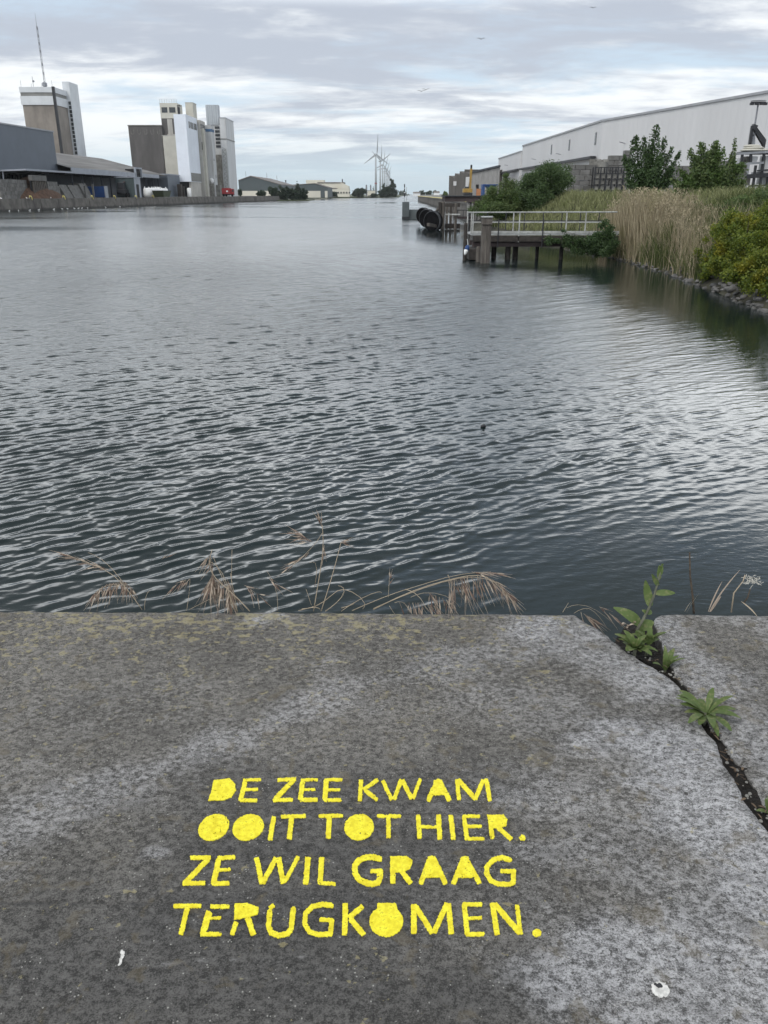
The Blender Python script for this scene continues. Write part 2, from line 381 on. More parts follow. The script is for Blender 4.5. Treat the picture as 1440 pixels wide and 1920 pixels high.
def build_water():
    rr = [3.0]
    while rr[-1] < 9500: rr.append(rr[-1] * (1.0018 if rr[-1] < 60 else 1.004 if rr[-1] < 160 else 1.04))
    rr = np.array(rr); th = np.concatenate([np.linspace(-R(86), -R(38.5), 70), np.linspace(-R(38), R(38), 610), np.linspace(R(38.5), R(86), 70)])
    Rr, T = np.meshgrid(rr, th, indexing='ij')
    x = Rr * np.sin(T); y = Rr * np.cos(T)
    r = np.random.default_rng(5); N = 150
    lam = np.exp(np.where(r.random(N) < .78, r.normal(np.log(.165), .32, N), r.uniform(np.log(.10), np.log(1.4), N))); dirs = R(125) + r.normal(0, R(16), N)
    a = lam ** 1.0 * np.where(lam > .45, .45, 1)
    k = 2 * math.pi / lam
    slope = math.sqrt((a * a * k * k).sum() / 2); a *= .172 / slope
    z = np.zeros_like(x); unres = np.zeros_like(x); sp_ = np.maximum(Rr * np.where(np.abs(T) > R(38.2), .012, .0018), .010)
    for i in range(N):
        wgt = sstep(lam[i] / sp_, 2.6, 5.0)
        ph = k[i] * (x * math.cos(dirs[i]) + y * math.sin(dirs[i])) + r.uniform(0, 6.28)
        s = np.sin(ph)
        z += wgt * a[i] * s * (1 if lam[i] < .35 else 1 + .8 * sstep(Rr, 11, 32))
        unres += (1 - wgt) * (a[i] * k[i]) ** 2 / 2
    # gusts and sheltered water beside the bank, below the quay and under the jetty
    g = .62 + .75 * vnoise(x * .10 + 4, y * .05, 3, 3)
    far = sstep(Rr, 40, 160); g = g * (1 - far * .75 * sstep(vnoise(x * .012, y * .045 + 3, 8, 3), .52, .62))
    bank = shore(y) - x; g *= np.where(y < 102, .07 + .93 * sstep(bank + 1.6 * (vnoise(x * .4, y * .4, 9, 2) - .5), 2.2, 11.0), 1)
    g *= 1 - .80 * sstep(x + (9.5 - y) * .45, .6, 3.2) * sstep(10.5 - y, 0, 3.0)
    g *= 1 - .55 * sstep(9.2 - y + .12 * x - .10 * np.abs(x) + 1.2 * (vnoise(x * .6, y * .6, 12, 2) - .5), .6, 3.0)
    g *= 1 - .45 * sstep(-x + (9 - y) * .5, 3, 5) * sstep(9.5 - y, 0, 2.5)
    z = (z + 16.0 * (1 - .85 * sstep(Rr, 11, 26)) * (z * z - .00006)) * g * np.where(Rr > 400, 0, 1)
    n0, n1 = x.shape; V = np.stack([x, y, z], -1).reshape(-1, 3)
    idx = np.arange(n0 * n1).reshape(n0, n1)
    Q = np.stack([idx[:-1, :-1], idx[:-1, 1:], idx[1:, 1:], idx[1:, :-1]], -1).reshape(-1, 4)[:, ::-1]
    m = bpy.data.materials.new('canal water'); m.use_nodes = True; nt = m.node_tree; pb = nt.nodes['Principled BSDF']
    pb.inputs['Base Color'].default_value = (.010, .018, .018, 1); pb.inputs['Roughness'].default_value = .045
    pb.inputs['IOR'].default_value = 1.33
    geo = nd(nt, 'ShaderNodeNewGeometry'); pos = geo.outputs['Position']
    at = nd(nt, 'ShaderNodeAttribute', attribute_name='ripple'); am = nd(nt, 'ShaderNodeAttribute', attribute_name='calm')
    h1 = noise(nt, mapping(nt, pos, (1, 1, 1), (0, 0, R(-28))), 3.0, 3, .55)
    mp = mapping(nt, pos, (.6, 1.3, 1), (0, 0, R(-28)))
    h1 = noise(nt, mp, 6.5, 5, .65)
    bn = nd(nt, 'ShaderNodeBump', inp={'Distance': .15}); lk(nt, h1, bn.inputs['Height'])
    lk(nt, mth(nt, 'MULTIPLY', at.outputs['Fac'], am.outputs['Fac']), bn.inputs['Strength'])
    bn2 = nd(nt, 'ShaderNodeBump', inp={'Strength': .10, 'Distance': .02}); lk(nt, noise(nt, mp, 14, 2, .5), bn2.inputs['Height']); lk(nt, bn.outputs[0], bn2.inputs['Normal'])
    lk(nt, bn2.outputs[0], pb.inputs['Normal'])
    lk(nt, mth(nt, 'ADD', mth(nt, 'MULTIPLY', nd(nt, 'ShaderNodeAttribute', attribute_name='fine').outputs['Fac'], .16), .035), pb.inputs['Roughness'])
    o = npmesh('water', V, Q, m, smooth=True); struct(o)
    rp = np.sqrt(unres / unres.max()); attr(o, 'ripple', (rp / (1 + (Rr / 40) ** 1.1) + .10 * rp).ravel() * .45); attr(o, 'fine', (rp * np.clip(g, .1, 1)).ravel()); attr(o, 'calm', g.ravel())
build_water()

# ------------------------------------------------------------------ quay we stand on
ZD = 1.85
def sdf_poly(x, y, poly):
    poly = np.array(poly); d = np.full(x.shape, 1e9); ins = np.zeros(x.shape, bool)
    n = len(poly)
    for i in range(n):
        ax, ay = poly[i]; bx, by = poly[(i + 1) % n]; ex, ey = bx - ax, by - ay
        t = np.clip(((x - ax) * ex + (y - ay) * ey) / (ex * ex + ey * ey + 1e-12), 0, 1)
        d = np.minimum(d, (x - ax - t * ex) ** 2 + (y - ay - t * ey) ** 2)
        c = (ay > y) != (by > y)
        ins ^= c & (x < ex * (y - ay) / (ey if abs(ey) > 1e-12 else 1e-12) + ax)
    return np.sqrt(d) * np.where(ins, -1, 1)
def sdf_seg(x, y, pts, wdt):
    d = np.full(x.shape, 1e9)
    for (ax, ay), (bx, by) in zip(pts[:-1], pts[1:]):
        ex, ey = bx - ax, by - ay
        t = np.clip(((x - ax) * ex + (y - ay) * ey) / (ex * ex + ey * ey + 1e-12), 0, 1)
        d = np.minimum(d, (x - ax - t * ex) ** 2 + (y - ay - t * ey) ** 2)
    return np.sqrt(d) - wdt
def field_mesh(xs, ys, Fv):
    """fill of the region where Fv < 0 on a rectangular grid (marching squares); returns xy, faces, boundary edges"""
    nx, ny = len(xs), len(ys); ins = Fv < 0
    vid = {}; pts = []; faces = []; be = []
    cs = ins[:-1, :-1].astype(int) + ins[1:, :-1] + ins[1:, 1:] + ins[:-1, 1:]
    used = np.zeros_like(ins)
    full = cs == 4
    for di, dj in ((0, 0), (1, 0), (1, 1), (0, 1)): used[di:nx - 1 + di, dj:ny - 1 + dj] |= (cs > 0)
    used &= ins
    ids = -np.ones(ins.shape, int); ids[used] = np.arange(used.sum())
    I, J = np.nonzero(used); pts = [(xs[i], ys[j]) for i, j in zip(I, J)]
    I, J = np.nonzero(full)
    faces = np.stack([ids[I, J], ids[I + 1, J], ids[I + 1, J + 1], ids[I, J + 1]], -1).tolist()
    def cross(a, b):
        k = (min(a, b), max(a, b))
        if k not in vid:
            fa, fb = Fv[a], Fv[b]; t = fa / (fa - fb); t = min(max(t, .02), .98)
            vid[k] = len(pts); pts.append((xs[a[0]] + (xs[b[0]] - xs[a[0]]) * t, ys[a[1]] + (ys[b[1]] - ys[a[1]]) * t))
        return vid[k]
    I, J = np.nonzero((cs > 0) & (cs < 4))
    for i, j in zip(I.tolist(), J.tolist()):
        c = [(i, j), (i + 1, j), (i + 1, j + 1), (i, j + 1)]; poly = []; kind = []
        for q in range(4):
            a, b = c[q], c[(q + 1) % 4]
            if ins[a]: poly.append(int(ids[a])); kind.append(0)
            if ins[a] != ins[b]: poly.append(cross(a, b)); kind.append(1)
        if len(poly) >= 3:
            faces.append(poly)
            for q in range(len(poly)):
                if kind[q] and kind[(q + 1) % len(poly)]: be.append((poly[q], poly[(q + 1) % len(poly)]))
    return np.array(pts), faces, be
def gp(u, v, z=ZD): p = G(u, v, z); return (p.x, p.y)

crackL = [(1078, 1151), (1096, 1163), (1122, 1177), (1150, 1200), (1176, 1222), (1204, 1241), (1230, 1256), (1252, 1268), (1270, 1283), (1286, 1300), (1300, 1325), (1328, 1371), (1344, 1388), (1352, 1410), (1358, 1428), (1374, 1450), (1386, 1472), (1398, 1496), (1412, 1520), (1424, 1536), (1446, 1562), (1500, 1655), (1560, 1790)]
crackR = [(1238, 1151), (1226, 1158), (1228, 1176), (1236, 1198), (1246, 1216), (1256, 1236), (1266, 1256), (1280, 1276), (1294, 1298), (1306, 1316), (1330, 1352), (1352, 1374), (1362, 1392), (1370, 1408), (1380, 1424), (1396, 1438), (1400, 1452), (1418, 1478), (1428, 1500), (1440, 1516), (1462, 1544), (1516, 1640), (1576, 1780)]
LEFTP = [(-5, -1.2), (-5, 2.79), gp(0, 1144), gp(300, 1146), gp(520, 1147), gp(700, 1149), gp(900, 1150), gp(1040, 1150)] + [gp(*p) for p in crackL] + [(2.2, -1.2)]
RIGHTP = [gp(*p) for p in crackR][::-1] + [gp(1300, 1150), gp(1440, 1153), (5, 2.75), (5, -1.2), (2.26, -1.2)]
def hdeck(x, y):
    return .006 * (vnoise(x * 1.3 + 20, y * 1.3 + 20, 21, 3) - .5) + .0016 * (vnoise(x * 22 + 50, y * 22 + 50, 22, 3) - .5)
def wear(x, y):
    """where the concrete is scuffed pale, as stains with a shape of their own"""
    S = lambda pts, wd: sdf_seg(x, y, [gp(*p) for p in pts], 0)/wd
    wob = 1.5 * (vnoise(x * 4 + 9, y * 6 + 9, 31, 5, .6) - .5) * 2
    t = 0
    for pts, wd, amp in (([(-60, 1590), (150, 1490), (380, 1410), (480, 1370), (640, 1285)], .11, .52),
                         ([(640, 1285), (900, 1235), (1070, 1185)], .13, .45),
                         ([(1040, 1175), (1130, 1230), (1290, 1330)], .17, .75), ([(900, 1300), (1240, 1330)], .16, .35),
                         ([(1240, 1380), (1330, 1480), (1420, 1650)], .19, .85), ([(1060, 1560), (1440, 1720)], .22, .5),
                         ([(1130, 1820), (1300, 1790), (1480, 1840)], .17, .8), ([(1180, 1920), (1480, 1900)], .12, .75),
                         ([(1260, 1190), (1330, 1260), (1450, 1420)], .13, .6), ([(1440, 1170), (1700, 1300)], .2, .45),
                         ([(480, 1165), (520, 1158)], .05, .7), ([(585, 1280), (620, 1240)], .05, .35), ([(280, 1600), (300, 1600)], .02, .5),
                         ([(100, 1380), (330, 1330)], .18, .2), ([(0, 1480), (60, 1440)], .12, .25)):
        t = np.maximum(t, amp * np.exp(-np.maximum(S(pts, wd) + wob, 0) ** 2 * .9))
    return t
def darkmask(x, y):
    S = lambda pts, wd: sdf_seg(x, y, [gp(*p) for p in pts], 0)/wd
    wob = .3 * (vnoise(x * 4 + 3, y * 6 + 2, 33, 4) - .5) * 2; t = 0
    for pts, wd, amp in (([(420, 1500), (900, 1490)], .16, .7), ([(330, 1720), (760, 1720)], .22, 1), ([(60, 1830), (700, 1850)], .25, .9), ([(800, 1860), (1010, 1850)], .13, .9),
                         ([(400, 1600), (900, 1610)], .2, .85), ([(60, 1690), (180, 1680)], .08, .6), ([(1150, 1600), (1190, 1590)], .08, .4), ([(1060, 1690), (1100, 1720)], .08, .5), ([(1330, 1700), (1390, 1690)], .06, .4)):
        t = np.maximum(t, amp * np.exp(-np.maximum(S(pts, wd) + wob, 0) ** 2 * 1.2))
    return t

def concrete():
    m = bpy.data.materials.new('worn quay concrete'); m.use_nodes = True; nt = m.node_tree; pb = nt.nodes['Principled BSDF']
    geo = nd(nt, 'ShaderNodeNewGeometry'); pos = geo.outputs['Position']
    A = lambda n: nd(nt, 'ShaderNodeAttribute', attribute_name=n).outputs['Fac']
    big = noise(nt, pos, 2.2, 8, .62); mid = noise(nt, mapping(nt, pos, (1, 1.35, 1), (0, 0, R(20))), 10, 9, .66); fine = noise(nt, mapping(nt, pos, (.8, 1, 1)), 62, 9, .82); grain = noise(nt, pos, 260, 4, .7)
    c = mixc(nt, smooth(nt, big, .3, .7), (.090, .085, .077), (.134, .127, .116))
    c = mixc(nt, mth(nt, 'MULTIPLY', A('dark'), .8), c, (.052, .051, .050))
    # pale scuffs broken up by the grain
    br = mth(nt, 'ADD', mth(nt, 'MULTIPLY', mid, .25), mth(nt, 'MULTIPLY', fine, .85))
    wf = smooth(nt, mth(nt, 'ADD', mth(nt, 'MULTIPLY', A('wear'), .60), mth(nt, 'MULTIPLY', mth(nt, 'SUBTRACT', br, .53), 1.05)), .06, .70)
    c = mixc(nt, mth(nt, 'MULTIPLY', wf, .82), c, mixc(nt, big, (.245, .245, .252), (.37, .37, .38)))
    sp = smooth(nt, mth(nt, 'ADD', mth(nt, 'MULTIPLY', fine, .75), mth(nt, 'MULTIPLY', grain, .45)), .50, .69)
    c = mixc(nt, 1.0, c, mixc(nt, sp, (.40, .40, .40), (1.80, 1.80, 1.80)), 'MULTIPLY')
    blot = smooth(nt, mth(nt, 'ADD', mth(nt, 'MULTIPLY', mid, .6), mth(nt, 'MULTIPLY', fine, .4)), .54, .62)
    c = mixc(nt, mth(nt, 'MULTIPLY', blot, .45), c, (.055, .052, .048))
    pit = smooth(nt, noise(nt, pos, 75, 3, .5, .3), .62, .69)
    rid = mth(nt, 'ABSOLUTE', mth(nt, 'SUBTRACT', noise(nt, mapping(nt, pos, (.8, 1.3, 1)), 15, 4, .6, .6), .5))
    crk = mth(nt, 'MULTIPLY', smooth(nt, rid, .012, .003), smooth(nt, noise(nt, pos, 6.5, 3), .53, .60))
    c = mixc(nt, mth(nt, 'MULTIPLY', crk, .75), c, (.035, .033, .03))
    c = mixc(nt, mth(nt, 'MULTIPLY', pit, .8), c, (.035, .033, .03))
    # pale mineral chips
    vo = nd(nt, 'ShaderNodeTexVoronoi', inp={'Scale': 85.0}); lk(nt, pos, vo.inputs['Vector'])
    ch = mth(nt, 'MULTIPLY', smooth(nt, vo.outputs['Distance'], .22, .10), smooth(nt, noise(nt, pos, 31, 2), .53, .60))
    c = mixc(nt, mth(nt, 'MULTIPLY', ch, .75), c, (.42, .41, .38))
    # lichen: ochre patches towards the edge
    li = noise(nt, mapping(nt, pos, (1, 1.25, 1)), 30, 6, .62, .2); li2 = noise(nt, pos, 3.1, 3)
    lm = smooth(nt, mth(nt, 'ADD', li, mth(nt, 'ADD', mth(nt, 'MULTIPLY', A('lichen'), .105), mth(nt, 'MULTIPLY', li2, .16))), .745, .785)
    lcol = mixc(nt, noise(nt, pos, 50, 2), (.22, .18, .08), (.46, .42, .25))
    c = mixc(nt, mth(nt, 'MULTIPLY', lm, .55), c, lcol)
    gn = mth(nt, 'MULTIPLY', smooth(nt, noise(nt, pos, 12, 4, .6, .5), .57, .66), .35)
    c = mixc(nt, gn, c, (.14, .115, .07))
    # hairline joint and scratches drawn by their masks
    c = mixc(nt, mth(nt, 'MULTIPLY', A('joint'), .5), c, (.025, .024, .023))
    c = mixc(nt, mth(nt, 'MULTIPLY', mth(nt, 'MULTIPLY', A('scratch'), .5), smooth(nt, fine, .42, .6)), c, (.50, .50, .50))
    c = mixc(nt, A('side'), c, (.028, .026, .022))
    lk(nt, c, pb.inputs['Base Color']); pb.inputs['Roughness'].default_value = .82; pb.inputs['Specular IOR Level'].default_value = .35
    hgt = mth(nt, 'ADD', mth(nt, 'MULTIPLY', mid, .9), mth(nt, 'ADD', mth(nt, 'MULTIPLY', fine, .5), mth(nt, 'MULTIPLY', grain, .12)))
    hgt = mth(nt, 'SUBTRACT', hgt, mth(nt, 'MULTIPLY', A('joint'), .6))
    bn = nd(nt, 'ShaderNodeBump', inp={'Strength': .75, 'Distance': .011}); lk(nt, hgt, bn.inputs['Height']); lk(nt, bn.outputs[0], pb.inputs['Normal'])
    return m
M['deck'] = concrete()
def slab(poly, name, xr, seed):
    xs = np.concatenate([np.arange(xr[0], -2.0, .05), np.arange(max(xr[0], -2.0), min(2.3, xr[1]), .0085), np.arange(2.3, xr[1], .05)]) if xr[0] < -2 else np.concatenate([np.arange(xr[0], 2.3, .0085), np.arange(2.3, xr[1], .05)])
    ys = np.concatenate([np.arange(-1.3, .85, .06), np.arange(.85, 2.86, .0085)])
    X, Y = np.meshgrid(xs, ys, indexing='ij')
    S = sdf_poly(X, Y, poly)
    Fv = S + .020 * (vnoise(X * 20 + 7, Y * 20 + 7, seed, 4, .62) - .5) + .014 * (vnoise(X * 3 + 7, Y * 3 + 7, seed + 1, 2) - .5) + .001
    pts, faces, be = field_mesh(xs, ys, Fv)
    x, y = pts[:, 0], pts[:, 1]
    d = -sdf_poly(x, y, poly)
    nz = vnoise(x * 12, y * 12, seed + 2, 3)
    z = ZD + hdeck(x, y) - (.004 + .012 * nz ** 2) * np.exp(-np.maximum(d, 0) / (.004 + .012 * nz))
    n = len(pts)
    V = [(a, b, c) for a, b, c in zip(x, y, z)]
    bset = sorted({i for e in be for i in e}); mp = {}
    mp2 = {}
    for i in bset:
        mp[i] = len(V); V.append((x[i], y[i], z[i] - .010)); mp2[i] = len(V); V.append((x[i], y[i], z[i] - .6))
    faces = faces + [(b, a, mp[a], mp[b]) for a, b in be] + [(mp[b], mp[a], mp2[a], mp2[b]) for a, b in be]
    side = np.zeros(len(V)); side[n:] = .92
    me = bpy.data.meshes.new(name); me.from_pydata(V, [], faces)
    o = link(name, me, M['deck'], None, True); struct(o)
    xx = np.array([v[0] for v in V]); yy = np.array([v[1] for v in V])
    attr(o, 'side', side); attr(o, 'wear', wear(xx, yy)); attr(o, 'dark', darkmask(xx, yy))
    attr(o, 'lichen', np.clip(1.25 * np.exp(-np.maximum(2.76 - yy, 0) / .42) * (1 - .75 * sstep(xx, .25, .95)) + .10 * (1 - sstep(xx, -.2, .5)), 0, 1.3))
    L = lambda pts, wd: np.exp(-(np.maximum(sdf_seg(xx + .012 * (vnoise(xx * 20, yy * 20, 44, 3) - .5), yy + .02 * (vnoise(xx * 14, yy * 14, 45, 3) - .5), [gp(*p) for p in pts], 0), 0) / wd) ** 2)
    j = np.maximum(L([(-200, 1702), (0, 1692), (340, 1696)], .004), .55 * L([(640, 1705), (760, 1640), (790, 1625)], .003))
    j = np.maximum(j, .8 * L([(186, 1380), (176, 1440), (160, 1500), (150, 1580)], .003)); j = np.maximum(j, 1 * L([(108, 1578), (124, 1577)], .006))
    attr(o, 'joint', j)
    s = np.maximum(.5 * L([(300, 1808), (480, 1799), (600, 1792)], .0022), .6 * L([(1318, 1232), (1370, 1256), (1440, 1280)], .003))
    s = np.maximum(s, .6 * L([(1300, 1260), (1350, 1295), (1390, 1330), (1440, 1345)], .003)); s = np.maximum(s, .7 * L([(505, 1424), (515, 1423)], .005))
    s = np.maximum(s, .6 * L([(535, 1416), (548, 1408)], .004)); s = np.maximum(s, .5 * L([(1240, 1645), (1255, 1560)], .002) * 0)
    attr(o, 'scratch', s)
    return o
slab(LEFTP, 'quay_deck', (-5, 2.6), 60)
slab(RIGHTP, 'quay_deck', (.9, 5), 70)
b = MB().box(-30, -5.02, -25, 2.76, .9, ZD).box(5.02, 30, -25, 2.74, .9, ZD).box(-5.02, 5.02, -25, -1.22, .9, ZD)
o = struct(b.build('quay_apron', M['deck']))
for nme in ('wear', 'dark', 'lichen', 'joint', 'scratch', 'side'): attr(o, nme, np.zeros(len(o.data.vertices)))
b = MB().box(-30, 30, 2.0, 2.68, -2, ZD - .62); b.build('quay_wall', M['quay'])
tag(bpy.data.objects['quay_wall'], 'concrete wall under the near quay, dropping from the lettered slab to the water', 'quay wall')

# damp soil lying in the crack between the two slabs
cl = [gp(*p, ZD - .07) for p in crackL]; cr = [gp(*p, ZD - .07) for p in crackR]
poly = [gp(1150, 1212, ZD - .07), gp(1160, 1188, ZD - .07), gp(1182, 1168, ZD - .07), gp(1226, 1150, ZD - .07), gp(1255, 1152, ZD - .07)] + [(x + .05, y) for x, y in cr[1:]] + [(x - .06, y) for x, y in cl[::-1][:-5]]
xs = np.arange(.55, 2.4, .009); ys = np.arange(-.2, 2.85, .009); X, Y = np.meshgrid(xs, ys, indexing='ij')
pts, faces, be = field_mesh(xs, ys, sdf_poly(X, Y, poly) + .03 * (vnoise(X * 14, Y * 14, 81, 3) - .5))
x, y = pts[:, 0], pts[:, 1]
z = ZD - .012 - .045 * sstep(y, 2.15, 2.45) + .035 * (vnoise(x * 18, y * 18, 82, 4) - .5) - .01 * np.exp(-np.maximum(-sdf_poly(x, y, poly), 0) / .03) + .03 * np.exp(-((y - 2.5) / .14) ** 2)
V = [(a, b_, c) for a, b_, c in zip(x, y, z)]; mp = {}
for i in sorted({i for e in be for i in e}): mp[i] = len(V); V.append((x[i], y[i], z[i] - .5))
me = bpy.data.meshes.new('soil'); me.from_pydata(V, [], faces + [(b_, a, mp[a], mp[b_]) for a, b_ in be])
struct(link('soil', me, M['crackedsoil'], None, True))

# ------------------------------------------------------------------ yellow stencilled writing
def E(cx, cy, rx, ry, rot=0, n=28):
    c, s = math.cos(R(rot)), math.sin(R(rot))
    return [(cx + rx * math.cos(t) * c - ry * math.sin(t) * s, cy + rx * math.cos(t) * s + ry * math.sin(t) * c) for t in [2 * math.pi * i / n for i in range(n)]]
# each letter: (view offset, filled shapes, strokes (points, width)); units are 1/3.6 of a photo pixel on the slab
def S(w_, *p): return (list(p), w_)
LET = [
 [('D', 300, [[(322, 262), (345, 205), (362, 120), (470, 110), (505, 145), (513, 190), (482, 235), (420, 258), (370, 254)]], []),
  ('E', 300, [], [S(16, (565, 120), (682, 117)), S(30, (574, 132), (545, 255)), S(16, (570, 184), (660, 182)), S(22, (540, 256), (655, 256))]),
  ('Z', 300, [], [S(22, (795, 120), (915, 114)), S(30, (900, 122), (778, 248)), S(22, (765, 256), (895, 252))]),
  ('E', 300, [], [S(18, (955, 119), (1065, 118)), S(32, (962, 130), (948, 252)), S(15, (960, 186), (1048, 183)), S(24, (945, 253), (1060, 252))]),
  ('E', 300, [], [S(18, (1110, 119), (1230, 118)), S(32, (1122, 125), (1114, 255)), S(15, (1125, 186), (1215, 185)), S(22, (1110, 255), (1222, 253))]),
  ('K', 640, [], [S(26, (133, 120), (126, 260)), S(24, (245, 118), (150, 186)), S(25, (160, 190), (243, 252))]),
  ('W', 640, [], [S(24, (280, 126), (340, 252)), S(27, (355, 250), (405, 120)), S(27, (412, 122), (474, 243)), S(22, (485, 243), (533, 114))]),
  ('A', 640, [[(625, 125), (655, 110), (680, 125), (710, 218), (612, 222)]], [S(30, (648, 128), (585, 258)), S(30, (660, 122), (732, 258))]),
  ('M', 640, [], [S(25, (780, 117), (794, 252)), S(28, (790, 120), (905, 246)), S(28, (905, 245), (958, 122)), S(27, (977, 114), (1003, 258))])],
 [('O', 300, [E(363, 438, 110, 82, -28)], []), ('O', 300, [E(595, 438, 109, 84, -22)], []),
  ('I', 300, [], [S(31, (768, 368), (743, 522))]),
  ('T', 300, [], [S(22, (820, 366), (982, 362)), S(32, (888, 375), (873, 516))]),
  ('T', 300, [], [S(22, (1072, 362), (1232, 360)), S(33, (1142, 372), (1136, 512))]),
  ('O', 640, [E(120, 438, 100, 88, -10)], []),
  ('T', 640, [], [S(21, (242, 362), (400, 362)), S(29, (318, 372), (319, 510))]),
  ('H', 640, [], [S(29, (518, 357), (529, 512)), S(31, (655, 356), (665, 516)), S(19, (535, 435), (645, 435))]),
  ('I', 640, [], [S(31, (738, 358), (756, 518))]),
  ('E', 640, [], [S(19, (818, 364), (935, 362)), S(28, (828, 370), (849, 520)), S(20, (842, 432), (946, 430)), S(20, (848, 515), (962, 515))]),
  ('R', 640, [[(985, 354), (1095, 354), (1120, 385), (1112, 425), (1060, 442), (1010, 445)]], [S(28, (1002, 362), (1020, 514)), S(28, (1052, 432), (1148, 518))]),
  ('.', 640, [E(1222, 508, 21, 17, 20)], [])],
 [('Z', 300, [], [S(26, (205, 642), (342, 640)), S(32, (325, 652), (168, 812)), S(26, (155, 816), (303, 813))]),
  ('E', 300, [], [S(26, (390, 645), (506, 638)), S(35, (396, 655), (360, 820)), S(19, (388, 725), (473, 721)), S(27, (352, 816), (466, 815))]),
  ('W', 300, [], [S(32, (652, 645), (688, 818)), S(33, (692, 815), (785, 645)), S(34, (800, 645), (832, 815)), S(26, (842, 808), (933, 638))]),
  ('I', 300, [], [S(35, (1000, 643), (983, 822))]),
  ('L', 300, [], [S(34, (1092, 643), (1081, 818)), S(23, (1078, 815), (1183, 822))]),
  ('G', 640, [], [S(37, (258, 652), (220, 640), (170, 640), (115, 663), (90, 700), (92, 750), (120, 790), (170, 815), (210, 822), (250, 810), (260, 775), (262, 735)), S(26, (265, 733), (198, 735))]),
  ('R', 640, [[(330, 634), (440, 634), (482, 662), (466, 715), (420, 742), (365, 742)]], [S(34, (348, 645), (347, 816)), S(32, (408, 738), (468, 816))]),
  ('A', 640, [[(585, 640), (606, 630), (632, 636), (672, 775), (553, 778)]], [S(34, (602, 645), (534, 820)), S(34, (617, 640), (703, 818))]),
  ('A', 640, [[(805, 645), (832, 632), (858, 640), (892, 775), (783, 778)]], [S(32, (825, 645), (755, 820)), S(30, (838, 642), (933, 815))]),
  ('G', 640, [], [S(31, (1135, 657), (1085, 640), (1025, 658), (982, 705), (982, 750), (1010, 798), (1060, 820), (1130, 823), (1160, 812), (1164, 735)), S(24, (1164, 733), (1075, 732))])],
 [('T', 300, [], [S(27, (92, 968), (278, 967)), S(33, (185, 980), (141, 1160))]),
  ('E', 300, [[(320, 1000), (350, 1020), (320, 1130), (290, 1160)]], [S(25, (342, 970), (465, 972)), S(36, (330, 1005), (286, 1158)), S(18, (330, 1052), (410, 1048)), S(26, (275, 1160), (413, 1157))]),
  ('R', 300, [[(505, 955), (590, 950), (665, 980), (660, 1025), (590, 1045), (500, 1060)]], [S(30, (514, 1078), (486, 1162)), S(38, (592, 1050), (632, 1162))]),
  ('U', 300, [], [S(26, (770, 963), (742, 985)), S(34, (740, 1010), (733, 1105), (750, 1148), (800, 1166), (860, 1156), (885, 1125), (900, 992))]),
  ('G', 300, [], [S(31, (1158, 967), (1100, 957), (1030, 972), (982, 1020), (977, 1090), (1010, 1143), (1070, 1163), (1150, 1158), (1160, 1068)), S(26, (1160, 1066), (1080, 1060))]),
  ('K', 640, [], [S(36, (28, 955), (22, 1160)), S(32, (143, 972), (52, 1048)), S(34, (62, 1055), (152, 1162))]),
  ('O', 640, [E(303, 1073, 114, 102), [(242, 952), (368, 952), (382, 1000), (245, 1000)]], []),
  ('M', 640, [], [S(37, (490, 960), (490, 1152)), S(34, (502, 975), (615, 1152)), S(34, (625, 1148), (714, 952)), S(35, (723, 955), (742, 1155))]),
  ('E', 640, [], [S(24, (818, 958), (948, 958)), S(33, (830, 970), (850, 1155)), S(20, (842, 1052), (946, 1048)), S(26, (840, 1160), (963, 1158))]),
  ('N', 640, [], [S(35, (1020, 950), (1052, 1162)), S(35, (1035, 955), (1205, 1152)), S(27, (1185, 964), (1210, 1158))]),
  ('.', 640, [E(1320, 1152, 30, 25)], [])]]
def paint():
    m = bpy.data.materials.new('yellow paint'); m.use_nodes = True; nt = m.node_tree; pb = nt.nodes['Principled BSDF']; out = nt.nodes['Material Output']
    geo = nd(nt, 'ShaderNodeNewGeometry'); pos = geo.outputs['Position']
    a = noise(nt, pos, 55, 5, .6); b_ = noise(nt, pos, 190, 4, .6)
    c = mixc(nt, smooth(nt, a, .3, .7), (.70, .58, .008), (.95, .86, .035))
    c = mixc(nt, mth(nt, 'MULTIPLY', smooth(nt, mth(nt, 'ADD', mth(nt, 'MULTIPLY', a, .5), mth(nt, 'MULTIPLY', b_, .5)), .54, .64), .62), c, (.36, .29, .015))
    lk(nt, c, pb.inputs['Base Color']); pb.inputs['Roughness'].default_value = .6
    bn = nd(nt, 'ShaderNodeBump', inp={'Strength': .7, 'Distance': .003}); lk(nt, mth(nt, 'ADD', a, mth(nt, 'MULTIPLY', b_, .6)), bn.inputs['Height']); lk(nt, bn.outputs[0], pb.inputs['Normal'])
    return m
M['paint'] = paint()
tx = thing('stencilled_text', 'four lines of yellow stencilled Dutch writing painted on the grey quay slab', 'painted text', (gp(660, 1610)[0], gp(660, 1610)[1], ZD))
